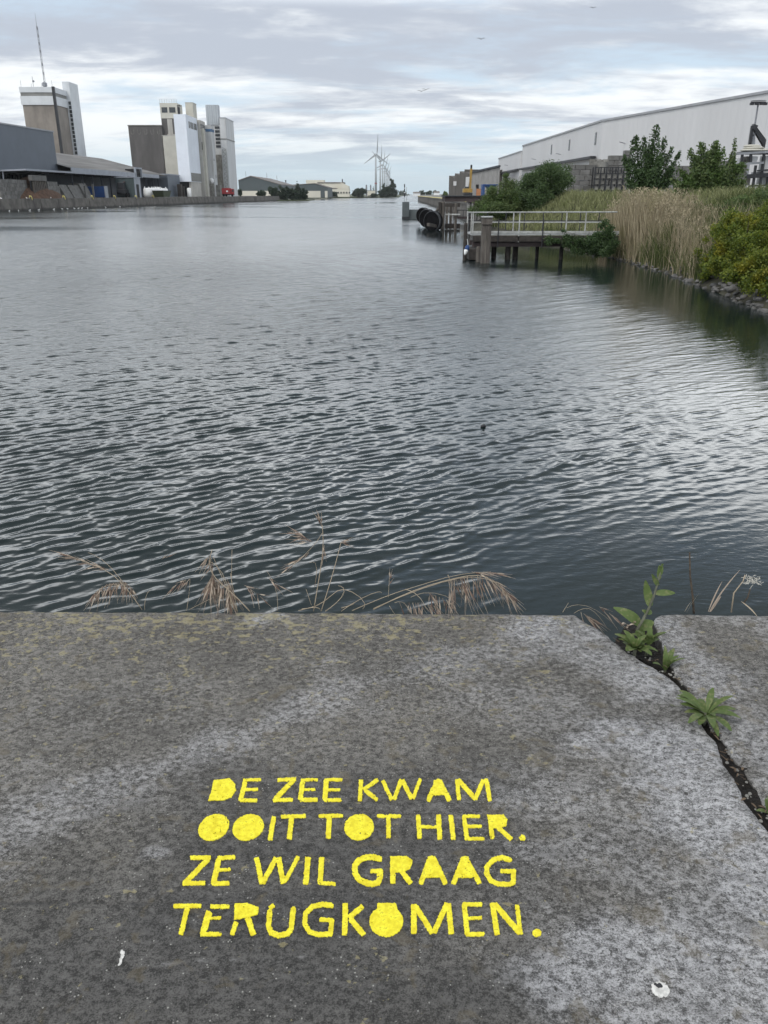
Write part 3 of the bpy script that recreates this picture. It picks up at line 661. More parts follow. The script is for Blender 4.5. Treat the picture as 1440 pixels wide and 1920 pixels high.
for li, line in enumerate(LET):
    for ch, offx, polys, strokes in line:
        allp = [q for p in polys for q in p] + [q for s, w_ in strokes for q in s]
        x0, x1 = min(q[0] for q in allp) - 28, max(q[0] for q in allp) + 28; y0, y1 = min(q[1] for q in allp) - 28, max(q[1] for q in allp) + 28
        xs = np.arange(x0, x1, 2.6); ys = np.arange(y0, y1, 2.6); X, Y = np.meshgrid(xs, ys, indexing='ij')
        d = np.full(X.shape, 1e9)
        for p in polys: d = np.minimum(d, sdf_poly(X, Y, p))
        for s, w_ in strokes:
            # blunt stencil strokes: a rounded box around each leg
            for (ax, ay), (bx, by) in zip(s[:-1], s[1:]):
                L = math.hypot(bx - ax, by - ay); ux, uy = (bx - ax) / L, (by - ay) / L
                px, py = X - (ax + bx) / 2, Y - (ay + by) / 2
                qx = np.abs(px * ux + py * uy) - (L / 2 + (2 if len(s) == 2 else 0)); qy = np.abs(-px * uy + py * ux) - w_ / 2
                rad = min(6, w_ / 3) if len(s) == 2 else 0
                bx_ = np.hypot(np.maximum(qx + rad, 0), np.maximum(qy + rad, 0)) + np.minimum(np.maximum(qx + rad, qy + rad), 0) - rad
                d = np.minimum(d, bx_)
            if len(s) > 2: d = np.minimum(d, sdf_seg(X, Y, s, w_ / 2))
        gx, gy = X + offx * 3.6, Y + li * 31
        Fv = d + 8.0 * (vnoise(gx / 10, gy / 10, 91, 4) - .5) + 8 * (vnoise(gx / 3.2, gy / 3.2, 92, 2) - .5) - .5
        chip = vnoise(gx / 16 + 40, gy / 9 + 40, 93, 3)
        chip2 = vnoise(gx / 5 + 11, gy / 3.6 + 3, 94, 3) + .16 * (vnoise(gx / 45, gy / 45, 96, 2) - .5)
        Fv = np.maximum(Fv, np.maximum((chip - .765) * 140, (chip2 - .775) * 60))
        pts, faces, be = field_mesh(xs, ys, Fv)
        V = []
        for u, v in pts:
            p = G(offx + u / 3.6, 1430 + v / 3.6, ZD); V.append((p.x, p.y))
        V = np.array(V); z = ZD + hdeck(V[:, 0], V[:, 1]) + .0022
        n = len(V); VV = [(a, b_, c) for (a, b_), c in zip(V, z)]; mp = {}
        for i in sorted({i for e in be for i in e}): mp[i] = len(VV); VV.append((V[i, 0], V[i, 1], z[i] - .004))
        off = tx.location
        me = bpy.data.meshes.new('letter'); me.from_pydata([(a - off.x, b_ - off.y, c - off.z) for a, b_, c in VV], [], [f[::-1] for f in faces] + [(a, b_, mp[b_], mp[a]) for a, b_ in be])
        link('full_stop' if ch == '.' else 'letter', me, M['paint'], tx)

# white bird dropping with a dark centre
def blob(name, pxs, m, dz, parent=None):
    xs = np.arange(min(p[0] for p in pxs) - 6, max(p[0] for p in pxs) + 6, .8); ys = np.arange(min(p[1] for p in pxs) - 6, max(p[1] for p in pxs) + 6, .8)
    X, Y = np.meshgrid(xs, ys, indexing='ij')
    pts, faces, be = field_mesh(xs, ys, sdf_poly(X, Y, pxs) + 6 * (vnoise(X / 4, Y / 4, 95, 3) - .5))
    b = MB(); V = []
    for u, v in pts: p = G(u, v, ZD); V.append((p.x, p.y, ZD + float(hdeck(np.array([p.x]), np.array([p.y]))[0]) + dz))
    b.add(V, [f[::-1] for f in faces]); return b.build(name, m, parent)
d = blob('bird_dropping', E(1238, 1857, 18, 14, 30), M['offwhite'], .004); tag(d, 'white splat with a dark speck near the lower right corner of the quay slab', 'bird dropping')
dr = blob('paint_drip', [(229, 1782), (234, 1786), (233, 1796), (229, 1803), (227, 1811), (222, 1812), (224, 1803), (226, 1795), (225, 1787)], M['offwhite'], .004); tag(dr, 'short white drip mark at the lower left of the quay slab', 'drip mark')
blob('dark_speck', E(1233, 1850, 8, 3.5, 15), M['birddark'], .0055, d)
# ------------------------------------------------------------------ land, far quay and left side buildings
ZQ = 2.45
def QX(Y): return float(np.interp(Y, [60, 177, 382, 423, 460], [-84, -79.5, -65, -58.5, -56]))   # edge line of the far-left quay
lq = [(QX(60), 60), (QX(177), 177), (QX(382), 382), (QX(423), 423), (-56, 460)]
b = MB().prism([(-400, 60)] + [(x - 1.2, y) for x, y in lq] + [(-62, 700), (-400, 700)], -1, ZQ - .03)
struct(b.build('quay_ground', M['yard']))
# far shore
b = MB().prism([(-900, 690), (-75, 700), (-60, 735), (-12, 850), (16, 930), (30, 1500), (110, 3500), (250, 9000), (-6000, 9000), (-6000, 690)], -1, 1.1)
struct(b.build('far_shore', M['farland']))
t = thing('quay_wall', 'long dark stained stone quay wall along the left bank with black joints', 'quay wall', (-75, 250, 0))
b = MB(); j = MB()
for (x0, y0), (x1, y1) in zip(lq[:-1], lq[1:]):
    n = max(1, int(round((y1 - y0) / 9)))
    for i in range(n):
        a, c = i / n, (i + 1) / n
        xa, ya, xb, yb = x0 + (x1 - x0) * a, y0 + (y1 - y0) * a, x0 + (x1 - x0) * c, y0 + (y1 - y0) * c
        g = .12; o = rnd.uniform(-.06, .06); zt = ZQ + rnd.uniform(-.06, .06)
        lean = .75
        b.add([(xa - 1.6, ya + g, -1), (xb - 1.6, yb - g, -1), (xb + o + .35, yb - g, -1), (xa + o + .35, ya + g, -1),
               (xa - 1.6, ya + g + lean, zt), (xb - 1.6, yb - g + lean, zt), (xb + o, yb - g + lean, zt), (xa + o, ya + g + lean, zt)],
              [(3, 2, 1, 0), (4, 5, 6, 7), (0, 1, 5, 4), (1, 2, 6, 5), (2, 3, 7, 6), (3, 0, 4, 7)])
    j.prism([(x0 - 1.5, y0), (x1 - 1.5, y1), (x1 - .22, y1), (x0 - .22, y0)], -1, ZQ - .12)
b.build('stone_facing', M['quay'], t); j.build('joint_backing', M['blacksteel'], t)

# yellow mooring hooks on the edge
def bollard(loc):
    r = thing('mooring_hook', 'x', 'mooring hook', loc, 'yellow mooring hooks along the left quay edge')
    m = MB(); L = Vector(loc)
    m.tube([L + Vector((-.2, -.5, .1)), L + Vector((-.05, -.45, .62)), L + Vector((.12, -.1, .5)), L + Vector((.22, .2, .0)), L + Vector((.2, .35, -.45))], [.1, .17, .18, .16, .12], 8)
    m.build('hook', M['yellow'], r, True)
    MB().box(L.x - .45, L.x - .1, L.y - .55, L.y - .2, L.z - .1, L.z + .1).build('base_plate', M['midsteel'], r)
    return r
hooks = [(58, 'yellow mooring hook on the quay edge in front of the dark slatted panel'), (120, 'yellow mooring hook on the quay edge at the right foot of the earth heap'),
         (173, 'yellow mooring hook on the quay edge in front of the blue container'), (215, 'yellow mooring hook on the quay edge just left of the green hut'),
         (255, 'yellow mooring hook on the quay edge at the right corner of the green hut'), (287, 'yellow mooring hook on the quay edge in front of the white sacks')]
def edgeY(u, z=ZQ):
    Y = 250
    for _ in range(30):
        d = Y * cp - (z - H) * sp; Y += (QX(Y) * F / (u - CX) - d) * .8
    return Y
h0 = None
for u, lab in hooks:
    Y = edgeY(u); loc = (QX(Y), Y, ZQ + .1)
    if h0 is None: h0 = bollard(loc); h0['label'] = lab; h0.scale = (.8, .8, .8)
    else: dup(h0, loc, lab, scale=(.8, .8, .8))
# birds on the water at the wall foot and on its edge
def gull(loc):
    r = thing('white_bird', 'small white bird sitting on the water at the foot of the left quay wall', 'bird', loc, 'white birds along the left quay wall')
    m = MB(); L = Vector(loc)
    m.tube([L + Vector((0, -.38, .12)), L + Vector((0, -.25, .16)), L + Vector((0, 0, .18)), L + Vector((0, .2, .2)), L + Vector((0, .34, .24))], [.02, .11, .17, .13, .02], 8)
    m.tube([L + Vector((0, .2, .24)), L + Vector((0, .27, .4)), L + Vector((0, .36, .44)), L + Vector((0, .45, .42))], [.08, .07, .07, .02], 8)
    m.build('body', M['birdwhite'], r, True)
    q = MB(); q.tube([L + Vector((0, .43, .42)), L + Vector((0, .53, .40))], [.025, .008], 6); q.build('beak', M['yellow'], r)
    return r
g0 = None
for u, top in [(11, 0), (28.5, 0), (49.5, 0), (66.5, 0), (95, 0), (111, 0), (121, 0), (134, 0), (141.5, 0), (148, 0), (159, 0), (193, 0), (220, 0), (4.5, 1), (52.5, 1), (97.5, 1)]:
    Y = edgeY(u, ZQ if top else 0); loc = (QX(Y) + (.75 if not top else -.25), Y, 0 if not top else ZQ + .04)
    lab = {4.5: 'white bird on top of the left quay wall at the edge of the picture', 52.5: 'white bird on the quay top just left of the first yellow hook', 97.5: 'white bird on the quay top in front of the earth heap'}.get(u)
    if g0 is None: g0 = gull(loc); g0.scale = (.62, .62, .62)
    else: dup(g0, loc, lab, rotz=rnd.uniform(0, 6), scale=(.62, .62, .62))

# ---- blue grey shed with an open loading bay
t = thing('loading_shed', 'tall blue grey clad shed with open bay beneath at the left edge', 'shed', (-90, 210, ZQ))
Xs = -88.0
MB().prism([(Xs - 26, 198), (Xs, 197.5), (Xs + 2.2, 229), (Xs - 26, 229)], 8.1, 18.35).build('upper_cladding', M['bluegrey'], t)
m = MB().prism([(Xs - 26, 197.2), (Xs + .15, 197.2), (Xs + 2.4, 229.3), (Xs - 26, 229.3)], 18.3, 18.62); m.build('roof', M['hallroof'], t)
m = MB()
for k in range(5): m.bar((Xs - 1 - k * 5, 197.0, ZQ), (Xs - 1 - k * 5, 197.0, 18.2), .35)
for z in (6, 10, 14, 18): m.bar((Xs - 24, 197.0, z), (Xs - .6, 197.0, z), .3)
for k in range(4): m.bar((Xs - 1 - k * 5, 196.9, 6), (Xs - 6 - k * 5, 196.9, 10), .2); m.bar((Xs - 6 - k * 5, 196.9, 10), (Xs - 1 - k * 5, 196.9, 14), .2)
m.build('end_truss', M['midsteel'], t)
m = MB()
for k in range(9): m.bar((Xs - 6 + .05 * k, 200 + k * 3.4, ZQ), (Xs - 6 + .05 * k, 200 + k * 3.4, 8.2), .5)
for k in range(0, 8, 2): m.bar((Xs - 6, 200 + k * 3.4, 4.2), (Xs - 6, 203.4 + k * 3.4, 8), .25)
pieces(m, 'column', M['blacksteel'], t)
MB().box(-114, -98, 199, 228.5, ZQ, 8.05).build('back_wall', M['bluegrey'], t)
# canopy
t = thing('loading_canopy', 'long thin canopy with pale edge projecting above the loading quay', 'canopy', (-85, 240, 8.5))
MB().prism([(-88, 198.5), (-81.9, 199), (-81.2, 274), (-90, 274)], 8.45, 8.62).build('roof_sheet', M['darkclad'], t)
m = MB().bar((-81.8, 199, 8.62), (-81.1, 274, 8.72), .12, .42); m.bar((-88, 198.4, 8.4), (-81.8, 199, 8.62), .12, .35)
m.build('edge_trim', M['fascia'], t)
m = MB()
for k in range(10): m.bar((-88, 201 + k * 7.5, 8.25), (-82.1, 201 + k * 7.5, 8.3), .16, .3)
pieces(m, 'bracket', M['blacksteel'], t)
MB().bar((-87.7, 198.9, ZQ), (-87.2, 198.9, 8.4), .22).build('downpipe', M['fascia'], t)

# ---- concrete bays, earth heap, slatted panel, container
def blockwall(name, label, x0, x1, y0, y1, z0, rows, bl=1.6, bh=.8, seed=1, dir='y', cat='block wall'):
    r = random.Random(seed); m = MB()
    for k in range(rows if isinstance(rows, int) else max(rows)):
        s = y0 if dir == 'y' else x0; e = y1 if dir == 'y' else x1
        s0 = s; s = s + (bl / 2 if k % 2 else 0)
        if k % 2:
            pieces = [(s0, min(s, e))]
        else: pieces = []
        while s < e - .05: pieces.append((s, min(s + bl, e))); s += bl
        for a, c in pieces:
            lim = rows if isinstance(rows, int) else rows[min(len(rows) - 1, int((a - s0) / (e - s0) * len(rows)))]
            if k >= lim: continue
            j = r.uniform(-.05, .05)
            if dir == 'y': m.box(x0 + j, x1 + j, a + .02, c - .02, z0 + k * bh + .01, z0 + (k + 1) * bh - .015)
            else: m.box(a + .02, c - .02, y0 + j, y1 + j, z0 + k * bh + .01, z0 + (k + 1) * bh - .015)
    o = m.build(name, M['blocks'], None, bevel=.03); return tag(o, label, cat)
blockwall('block_wall', 'grey concrete block wall at the far left edge of the quay', -84, -82.8, 186, 200.5, ZQ, 5, 1.6, .8, 2)
blockwall('block_wall', 'grey block wall right of the dark slatted panel, earth heap behind', -82.5, -81.3, 209, 216.5, ZQ, [4, 4, 3], 1.8, .95, 3)
m = MB().box(-82.0, -81.2, 199.8, 208.6, 6.3, 7.5); tag(m.build('concrete_lintel', M['blocks'], bevel=.05), 'pale concrete beam lying on top of the dark slatted panel', 'concrete beam')
t = thing('slatted_panel', 'dark brown slatted panel between grey block walls on the left quay', 'panel', (-81.5, 204.5, ZQ))
m = MB()
for k in range(8): m.box(-81.8, -81.45, 200.9 + k * 1.0, 201.45 + k * 1.0, ZQ, 6.25)
m.build('slat', M['timber'], t); MB().box(-82.2, -81.9, 200.6, 208.7, ZQ, 6.25).build('backing', M['blacksteel'], t)
# heap
def heap(name, label, cx, cy, rx, ry, h, m, seed, skew=.0):
    n = 44; xs = np.linspace(-1, 1, n); X, Y = np.meshgrid(xs, xs, indexing='ij')
    r = np.sqrt(X ** 2 + (Y - skew * (1 - np.abs(X))) ** 2); z = h * np.clip(1 - r, 0, 1) ** .62 + .7 * (vnoise(X * 4 + 9, Y * 4 + 9, seed, 4) - .5) * (r < 1)
    V = np.stack([cx + X * rx, cy + Y * ry, ZQ + np.maximum(z, -.1)], -1).reshape(-1, 3)
    idx = np.arange(n * n).reshape(n, n); Q = np.stack([idx[:-1, :-1], idx[1:, :-1], idx[1:, 1:], idx[:-1, 1:]], -1).reshape(-1, 4)
    return npmesh(name, V, Q, m, smooth=True)
tag(heap('earth_heap', '', -85.6, 208.5, 5.6, 14.5, 5.0, M['soilheap'], 3, -.05), 'big brown heap of earth under the shed canopy', 'earth heap')
for k, (y0, y1, hh, lab) in enumerate([(221, 226, 3.2, 'sloping concrete bay wall just right of the earth heap'), (227, 234.5, 3.2, 'concrete bay wall in the middle of the three beside the earth heap'), (235.5, 241, 3.7, 'concrete bay wall just left of the blue container')]):
    m = MB(); m.add([(-86, y0, ZQ), (-81.6, y0, ZQ), (-83.2, y0, ZQ + hh), (-86, y0, ZQ + hh), (-86, y1, ZQ), (-81.6, y1, ZQ), (-83.2, y1, ZQ + hh), (-86, y1, ZQ + hh)],
                    [(0, 1, 2, 3), (7, 6, 5, 4), (0, 4, 5, 1), (1, 5, 6, 2), (2, 6, 7, 3), (3, 7, 4, 0)])
    if k: m.box(-81.4, -81.0, y1 - .6, y1, ZQ, ZQ + hh * .95)
    tag(m.build('bay_wall', M['blocks']), lab, 'concrete wall')
t = thing('blue_container', 'bright blue shipping container on the left quay under the canopy', 'container', (-78, 247, ZQ))
MB().box(-84.7, -79.8, 246, 248.2, ZQ + .12, ZQ + 3.0).build('body', M['bluebox'], t)
m = MB().box(-79.78, -79.5, 245.9, 248.3, ZQ, ZQ + 3.1); m.box(-84.9, -84.72, 245.9, 248.3, ZQ, ZQ + 3.05); pieces(m, 'end_frame', M['fascia'], t)
m = MB();
for k in range(2): m.bar((-79.45, 246.6 + k, ZQ + .3), (-79.45, 246.6 + k, ZQ + 2.8), .06)
pieces(m, 'lock_rod', M['steel'], t)
# machine in the dark bay
t = thing('loader_machine', 'dark wheeled machine parked between the blue container and the green hut', 'machine', (-79, 262, ZQ))
m = MB().box(-80.5, -78, 259.5, 264, ZQ + 1.0, ZQ + 2.3); m.box(-80.3, -78.4, 260, 262, ZQ + 2.3, ZQ + 4.2); m.build('body', M['blacksteel'], t, bevel=.12)
m = MB().bar((-79, 262, ZQ + 4), (-78.6, 264.6, ZQ + 5.2), .4); m.bar((-78.6, 264.6, ZQ + 5.2), (-78.3, 266, ZQ + 3.0), .35); m.build('arm', M['rust'], t)
for yy in (260.4, 263.2): MB().lathe((-77.9, yy, ZQ + .7), [(.3, -.3), (.7, -.25), (.7, .15), (.3, .2)], 16, 'x').build('wheel', M['rubber'], t)
# ---- long barn behind
t = thing('barn', 'long low barn with weathered grey roof behind the loading canopy', 'barn', (-105, 285, ZQ))
ez, rz = 9.9, 15.6
m = MB(); m.add([(-82.6, 228, ez), (-82.6, 331, ez), (-104, 322, rz), (-104, 228, rz), (-126, 228, ez), (-126, 331, ez)], [(0, 1, 2, 3), (3, 2, 5, 4), (1, 5, 2)])
m.build('roof', M['barnroof'], t)
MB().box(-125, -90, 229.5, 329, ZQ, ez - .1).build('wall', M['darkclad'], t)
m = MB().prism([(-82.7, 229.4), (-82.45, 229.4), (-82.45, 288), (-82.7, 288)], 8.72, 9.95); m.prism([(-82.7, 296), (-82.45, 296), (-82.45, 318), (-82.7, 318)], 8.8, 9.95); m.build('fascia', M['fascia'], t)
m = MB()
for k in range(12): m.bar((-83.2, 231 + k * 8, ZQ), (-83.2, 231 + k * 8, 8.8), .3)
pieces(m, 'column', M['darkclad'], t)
m = MB().box(-82.9, -82.3, 288.2, 288.8, 8.6, 11.2).box(-82.9, -82.3, 295.2, 295.8, 8.6, 11.2).box(-82.9, -82.3, 288.2, 295.8, 11.2, 11.7); m.build('dormer_frame', M['fascia'], t)
MB().box(-86, -82.95, 288.8, 295.2, 8.6, 11.2).build('dormer_opening', M['black'], t)
# annex
t = thing('annex', 'small blue grey clad annex at the right end of the long barn', 'annex', (-95, 340, ZQ))
MB().box(-112, -82.8, 331.5, 351, ZQ, 10.3).build('wall', M['bluegrey'], t)
MB().box(-112.3, -82.6, 331.2, 351.3, 10.3, 10.65).build('roof', M['fascia'], t)
MB().box(-85.6, -83.3, 351.1, 360, ZQ, 7.6).build('side_porch', M['black'], t)
# hut
t = thing('green_hut', 'dark green metal hut with pale right side standing at the quay edge', 'hut', (-79, 266, ZQ))
MB().box(-81.6, -76.0, 263, 269.4, ZQ, 8.05).build('wall', M['hutgreen'], t)
MB().box(-81.9, -75.7, 262.7, 269.7, 8.05, 8.3).build('roof', M['fascia'], t)
MB().box(-75.98, -75.9, 263.02, 269.38, ZQ, 8.04).build('side_cladding', M['fascia'], t)
MB().box(-75.88, -75.84, 264.6, 267.2, ZQ + .02, 6.2).build('door', M['black'], t)
# sacks and skip
t = thing('green_skip', 'low olive green skip right of the green hut', 'skip', (-73, 285, ZQ))
m = MB(); m.add([(-75, 281, ZQ + .1), (-72, 281, ZQ + .1), (-72, 289, ZQ + .1), (-75, 289, ZQ + .1), (-75.3, 279.8, ZQ + 1.9), (-71.7, 279.8, ZQ + 1.9), (-71.7, 290.4, ZQ + 1.9), (-75.3, 290.4, ZQ + 1.9)], [(3, 2, 1, 0), (0, 1, 5, 4), (1, 2, 6, 5), (2, 3, 7, 6), (3, 0, 4, 7), (4, 5, 6, 7)])
m.build('body', M['green'], t); MB().box(-75.4, -71.6, 279.7, 290.5, 1.9 + ZQ, ZQ + 2.05).build('rim', M['blacksteel'], t)
t0 = None
labs = ['white bulk sack, nearest the green skip', 'white bulk sack second from the green skip', 'white bulk sack in the middle of the row beside the barn', 'white bulk sack fourth from the green skip', 'white bulk sack at the right end of the row']
for k in range(5):
    y = 283.5 + k * 4.6; x = -77.4
    if t0 is None:
        t0 = thing('bulk_sack', labs[0], 'sack', (x, y, ZQ), 'white bulk sacks beside the barn')
        m = MB().lathe((x, y, ZQ), [(1.3, 0), (1.75, .25), (1.85, 1.2), (1.7, 2.4), (1.5, 2.75), (.9, 2.85)], 10); m.build('sack_body', M['white'], t0, True)
        m = MB()
        for s in (-1, 1): m.tube([(x + s * 1.2, y - .8, ZQ + 2.6), (x + s * 1.2, y, ZQ + 3.2), (x + s * 1.2, y + .8, ZQ + 2.6)], .1, 6)
        pieces(m, 'lifting_loop', M['white'], t0)
    else: dup(t0, (x, y, ZQ), labs[k], rotz=k * .7)
m = MB().box(-81.5, -80, 340, 342.6, ZQ, ZQ + 4.6); m.box(-81.2, -79.5, 342.8, 344, ZQ, ZQ + 3.9); tag(m.build('pallet_stack', M['wettimber']), 'dark brown stack in front of the annex wall', 'pallet stack')
t = thing('white_tank', 'narrow white tank beside the dark stack in front of the annex', 'tank', (-78, 345, ZQ))
MB().lathe((-78, 345, ZQ), [(.8, 0), (.85, .1), (.85, 2.9), (.6, 3.2), (.2, 3.3)], 14).build('tank_body', M['white'], t, True); MB().box(-78.5, -77.5, 344.5, 345.5, ZQ - .02, ZQ + .1).build('foot', M['midsteel'], t)

# ---- tower with mast
def bx(u0, u1, Yn, depth, v, z0):
    """box whose near face spans photo columns u0..u1 and whose top edge lies on row v"""
    z1 = ZV(v, Yn); return XU(u0, Yn, z1), XU(u1, Yn, z1), Yn, Yn + depth, z0, z1
x0, x1, y0, y1, z0, z1 = bx(37.5, 99.0, 330, 12.2, 163, ZQ)
t = thing('concrete_tower', 'tall brown concrete tower with white banded top behind the shed', 'tower', ((x0 + x1) / 2, 337, ZQ))
MB().box(x0, x1, y0, y1, z0, z1 - 5.9).build('concrete_shaft', M['conc_tower'], t)
zb = z1 - 5.9
MB().box(x0 - .35, x1 + .35, y0 - .35, y1 + .35, zb, zb + 2.9).box(x0 - .35, x1 + .35, y0 - .35, y1 + .35, zb + 4.1, z1).build('white_band', M['white_pan'], t)
MB().box(x0 - .15, x1 + .15, y0 - .15, y1 + .15, zb + 2.9, zb + 4.1).build('window_band', M['band'], t)
MB().box(x1 - .3, x1 + .6, y0 - .6, y0 + .2, ZQ, z1 + .1).build('corner_duct', M['blacksteel'], t)
sx0, sx1 = XU(116, 342.5, 43), -119.7; zs = ZV(153, 342.5)
MB().box(sx0, sx1 , 342.4, 352, ZQ, zs).build('stair_tower', M['white_pan'], t)
m = MB()
for k in range(17): m.box(sx1 - 1.05, sx1 - .15, 342.3, 342.5, 12 + k * 1.45, 13.15 + k * 1.45)
pieces(m, 'stair_window', M['darkglass'], t)
m = MB()
for k in range(4): m.tube([(x0 + .3 + k * (x1 - x0 - .6) / 3, y0 + .3, z1 - .2), (x0 + .3 + k * (x1 - x0 - .6) / 3, y0 + .3, z1 + (2.2 if k in (0, 3) else 1.2))], .06, 5)
pieces(m, 'lightning_rod', M['midsteel'], t)
ax = XU(85, 334, z1); zt = ZV(25, 334)
t = thing('radio_mast', 'thin tall radio mast standing on the roof of the brown tower', 'mast', (ax, 334, z1))
m = MB(); hh = zt - z1
pts3 = [[(ax + .3 * math.cos(q), 334 + .3 * math.sin(q)) for q in (0.5, 2.6, 4.7)]][0]
for (px, py) in pts3: m.tube([(px, py, z1 - .1), (px, py, zt - 4)], .06, 5)
for k in range(int(hh / .9)):
    a = z1 + k * .9
    for i in range(3):
        p, q = pts3[i], pts3[(i + 1) % 3]
        if a + .9 < zt - 4: m.tube([(p[0], p[1], a), (q[0], q[1], a + .9)], .03, 4)
m.tube([(ax, 334, zt - 4.5), (ax, 334, zt)], [.09, .04], 6); m.build('lattice', M['midsteel'], t)
m = MB()
for k, f in enumerate((.2, .32, .5, .6, .7, .8)): m.lathe((ax + .35, 334 - .5, z1 + hh * f), [(.18, -.5), (.18, .5)], 8)
pieces(m, 'aerial', M['midsteel'], t); MB().lathe((ax, 333.8, z1 + 1.2), [(.4, -.8), (.9, -.5), (.9, .5), (.4, .8)], 12).build('drum', M['midsteel'], t)
rx = XU(63, 331.5, z1)
t = thing('roof_aerial', 'short aerial with a small drum on the left part of the tower roof', 'aerial', (rx, 331.5, z1))
MB().tube([(rx, 331.5, z1 - .1), (rx, 331.5, z1 + 3.6)], .08, 6).build('pole', M['midsteel'], t); MB().lathe((rx + .3, 331.3, z1 + 2.0), [(.1, -.35), (.4, -.2), (.4, .2), (.1, .35)], 10).build('drum', M['midsteel'], t)

# ---- grain silos
x0, x1, y0, y1, z0, z1 = bx(240, 303, 365, 22, 236, ZQ)
t = thing('dark_silo', 'wide dark brown concrete silo block behind the barn roof', 'silo', ((x0 + x1) / 2, 375, ZQ))
MB().box(x0, x1, y0, y1, z0, z1).build('shaft', M['darksilo'], t)
MB().box(x0 - .2, x1, y0 - .2, y1, z1, z1 + .35).build('coping', M['roughconc'], t)
m = MB()
for k in range(5):
    cx = x0 + 1.6 + k * (x1 - x0 - 3.0) / 4; zc = z1 - 2.6
    m.tube([(cx - .55, y0 - .03, zc + 1.3), (cx - .55, y0 - .03, zc), (cx - .3, y0 - .03, zc - .5), (cx + .3, y0 - .03, zc - .5), (cx + .55, y0 - .03, zc), (cx + .55, y0 - .03, zc + 1.3)], .1, 5)
pieces(m, 'arch_outline', M['roughconc'], t)
xl = x1
x0, x1, y0, y1, z0, z1 = bx(299.5, 333, 366.5, 9, 193, ZQ)
x1 = XU(331, 366.5, z1)
t = thing('silo_head_tower', 'dark tower with cream windowed top and railing beside the dark silo', 'silo tower', ((x0 + x1) / 2, 370, ZQ))
za = ZV(222, 366.5); zb = ZV(255, 366.5)
MB().box(x0, x1, y0, y1, ZQ, za).build('dark_shaft', M['darksilo'], t)
MB().box(x0 - .1, x1 + .1, y0 - .12, y1, za, z1).build('cream_head', M['cream'], t)
for a, c in ((.08, .42), (.53, .9)): MB().box(x0 + (x1 - x0) * a, x0 + (x1 - x0) * c, y0 - .18, y0, z1 - 3.6, z1 - 1.6).build('window', M['darkglass'], t)
m = MB()
for k in range(8): m.tube([(x0 + k * (x1 - x0) / 7, y0, z1), (x0 + k * (x1 - x0) / 7, y0, z1 + 1.4)], .06, 5)
for zz in (.7, 1.4): m.tube([(x0, y0, z1 + zz), (x1, y0, z1 + zz)], .05, 5)
m.build('railing', M['steel'], t)
m = MB().box(x1 + .1, x1 + 1.0, y0, y0 + 1, z1 - 4.5, z1 - 1.5).box(x1 - .2, x1 + 1.4, y0 - .1, y0 + 1, z1 - 1.2, z1 - .9); m.build('hoist_beam', M['blacksteel'], t)
m = MB().box(x0 + 2.4, x0 + 4.4, y0 - .06, y0, zb + .1, zb + 6.3).box(x0 + 2.0, x0 + 5.2, y0 - .062, y0, zb + .1, zb + .7).box(x0 + 2.5, x0 + 3.1, y0 - .06, y0, zb + 6.5, zb + 7.9).box(x0 + 3.3, x0 + 3.8, y0 - .06, y0, zb + 6.5, zb + 7.6); m.build('pale_mark', M['tan'], t)
X0, X1 = XU(304, 365.3, zb), XU(330.5, 365.3, zb)
t = thing('cream_silo', 'plain cream rendered block between the dark silo and white tower', 'silo', ((X0 + X1) / 2, 366, ZQ)); MB().box(X0, X1, 365.0, 366.4, ZQ, zb).build('shaft', M['cream'], t); MB().box(X0 - .1, X1 + .1, 364.9, 366.45, zb, zb + .2).build('coping', M['tan'], t)
# c white tower
x0, x1, y0, y1, z0, z1 = bx(325, 347.5, 352, 20.5, 214, ZQ)
t = thing('white_tower', 'bright white clad tower with dark strip window near its top', 'silo tower', ((x0 + x1) / 2, 360, ZQ))
MB().box(x0, x1, y0, y1, 8.1, z1).build('cladding', M['whiteblue'], t)
MB().box(x1 - 1.0, x1 - .2, y0 + 1, y1 - .1, ZQ, 8.08).build('brown_plinth', M['tan'], t)
MB().box(x0, x1 - 1.2, y0 + .8, y1, ZQ, 8.05).build('dark_opening', M['black'], t)
m = MB()
for a, c in ((.02, .16), (.2, .56), (.62, .94)): m.box(x1 - .02, x1 + .05, y0 + 4 + 16 * a, y0 + 4 + 16 * c, z1 - 4.6, z1 - 2.2)
pieces(m, 'strip_window', M['darkglass'], t)
MB().box(x1, x1 + .12, y0 + 1.5, y1 - .1, 8.3, 11.5).build('grey_panel', M['band'], t)
# d
x0, x1, y0, y1, z0, z1 = bx(347, 361, 378, 7, 193, ZQ)
t = thing('cream_tower', 'slim cream tower rising behind the bright white tower', 'silo tower', ((x0 + x1) / 2, 381, ZQ)); MB().box(x0, x1, y0, y1, z0, z1).build('shaft', M['cream'], t); MB().box(x0 - .1, x1 + .1, y0 - .1, y1 + .1, z1, z1 + .25).build('coping', M['tan'], t)
# e
zt = ZV(225, 373.5)
t = thing('tan_tower', 'tan concrete tower with a tall dark slot right of the white tower', 'silo tower', (-80, 378, ZQ))
xe = XU(371, 373.5, zt) + .8
MB().box(xe - 5, xe, 373.2, 383.5, ZQ, zt).build('shaft', M['tan'], t)
MB().box(xe, xe + .9, 375, 377.2, ZQ, zt - 3).build('pilaster', M['cream'], t)
MB().box(xe + .02, xe + .1, 377.8, 379.4, ZQ, 18).build('dark_slot', M['black'], t)
MB().box(xe + .02, xe + .1, 374, 382.8, zt - 3.2, zt - 1.4).build('strip_window', M['darkglass'], t)
MB().box(xe + .02, xe + .1, 373.6, 374.8, 21, 24).build('window', M['darkglass'], t)
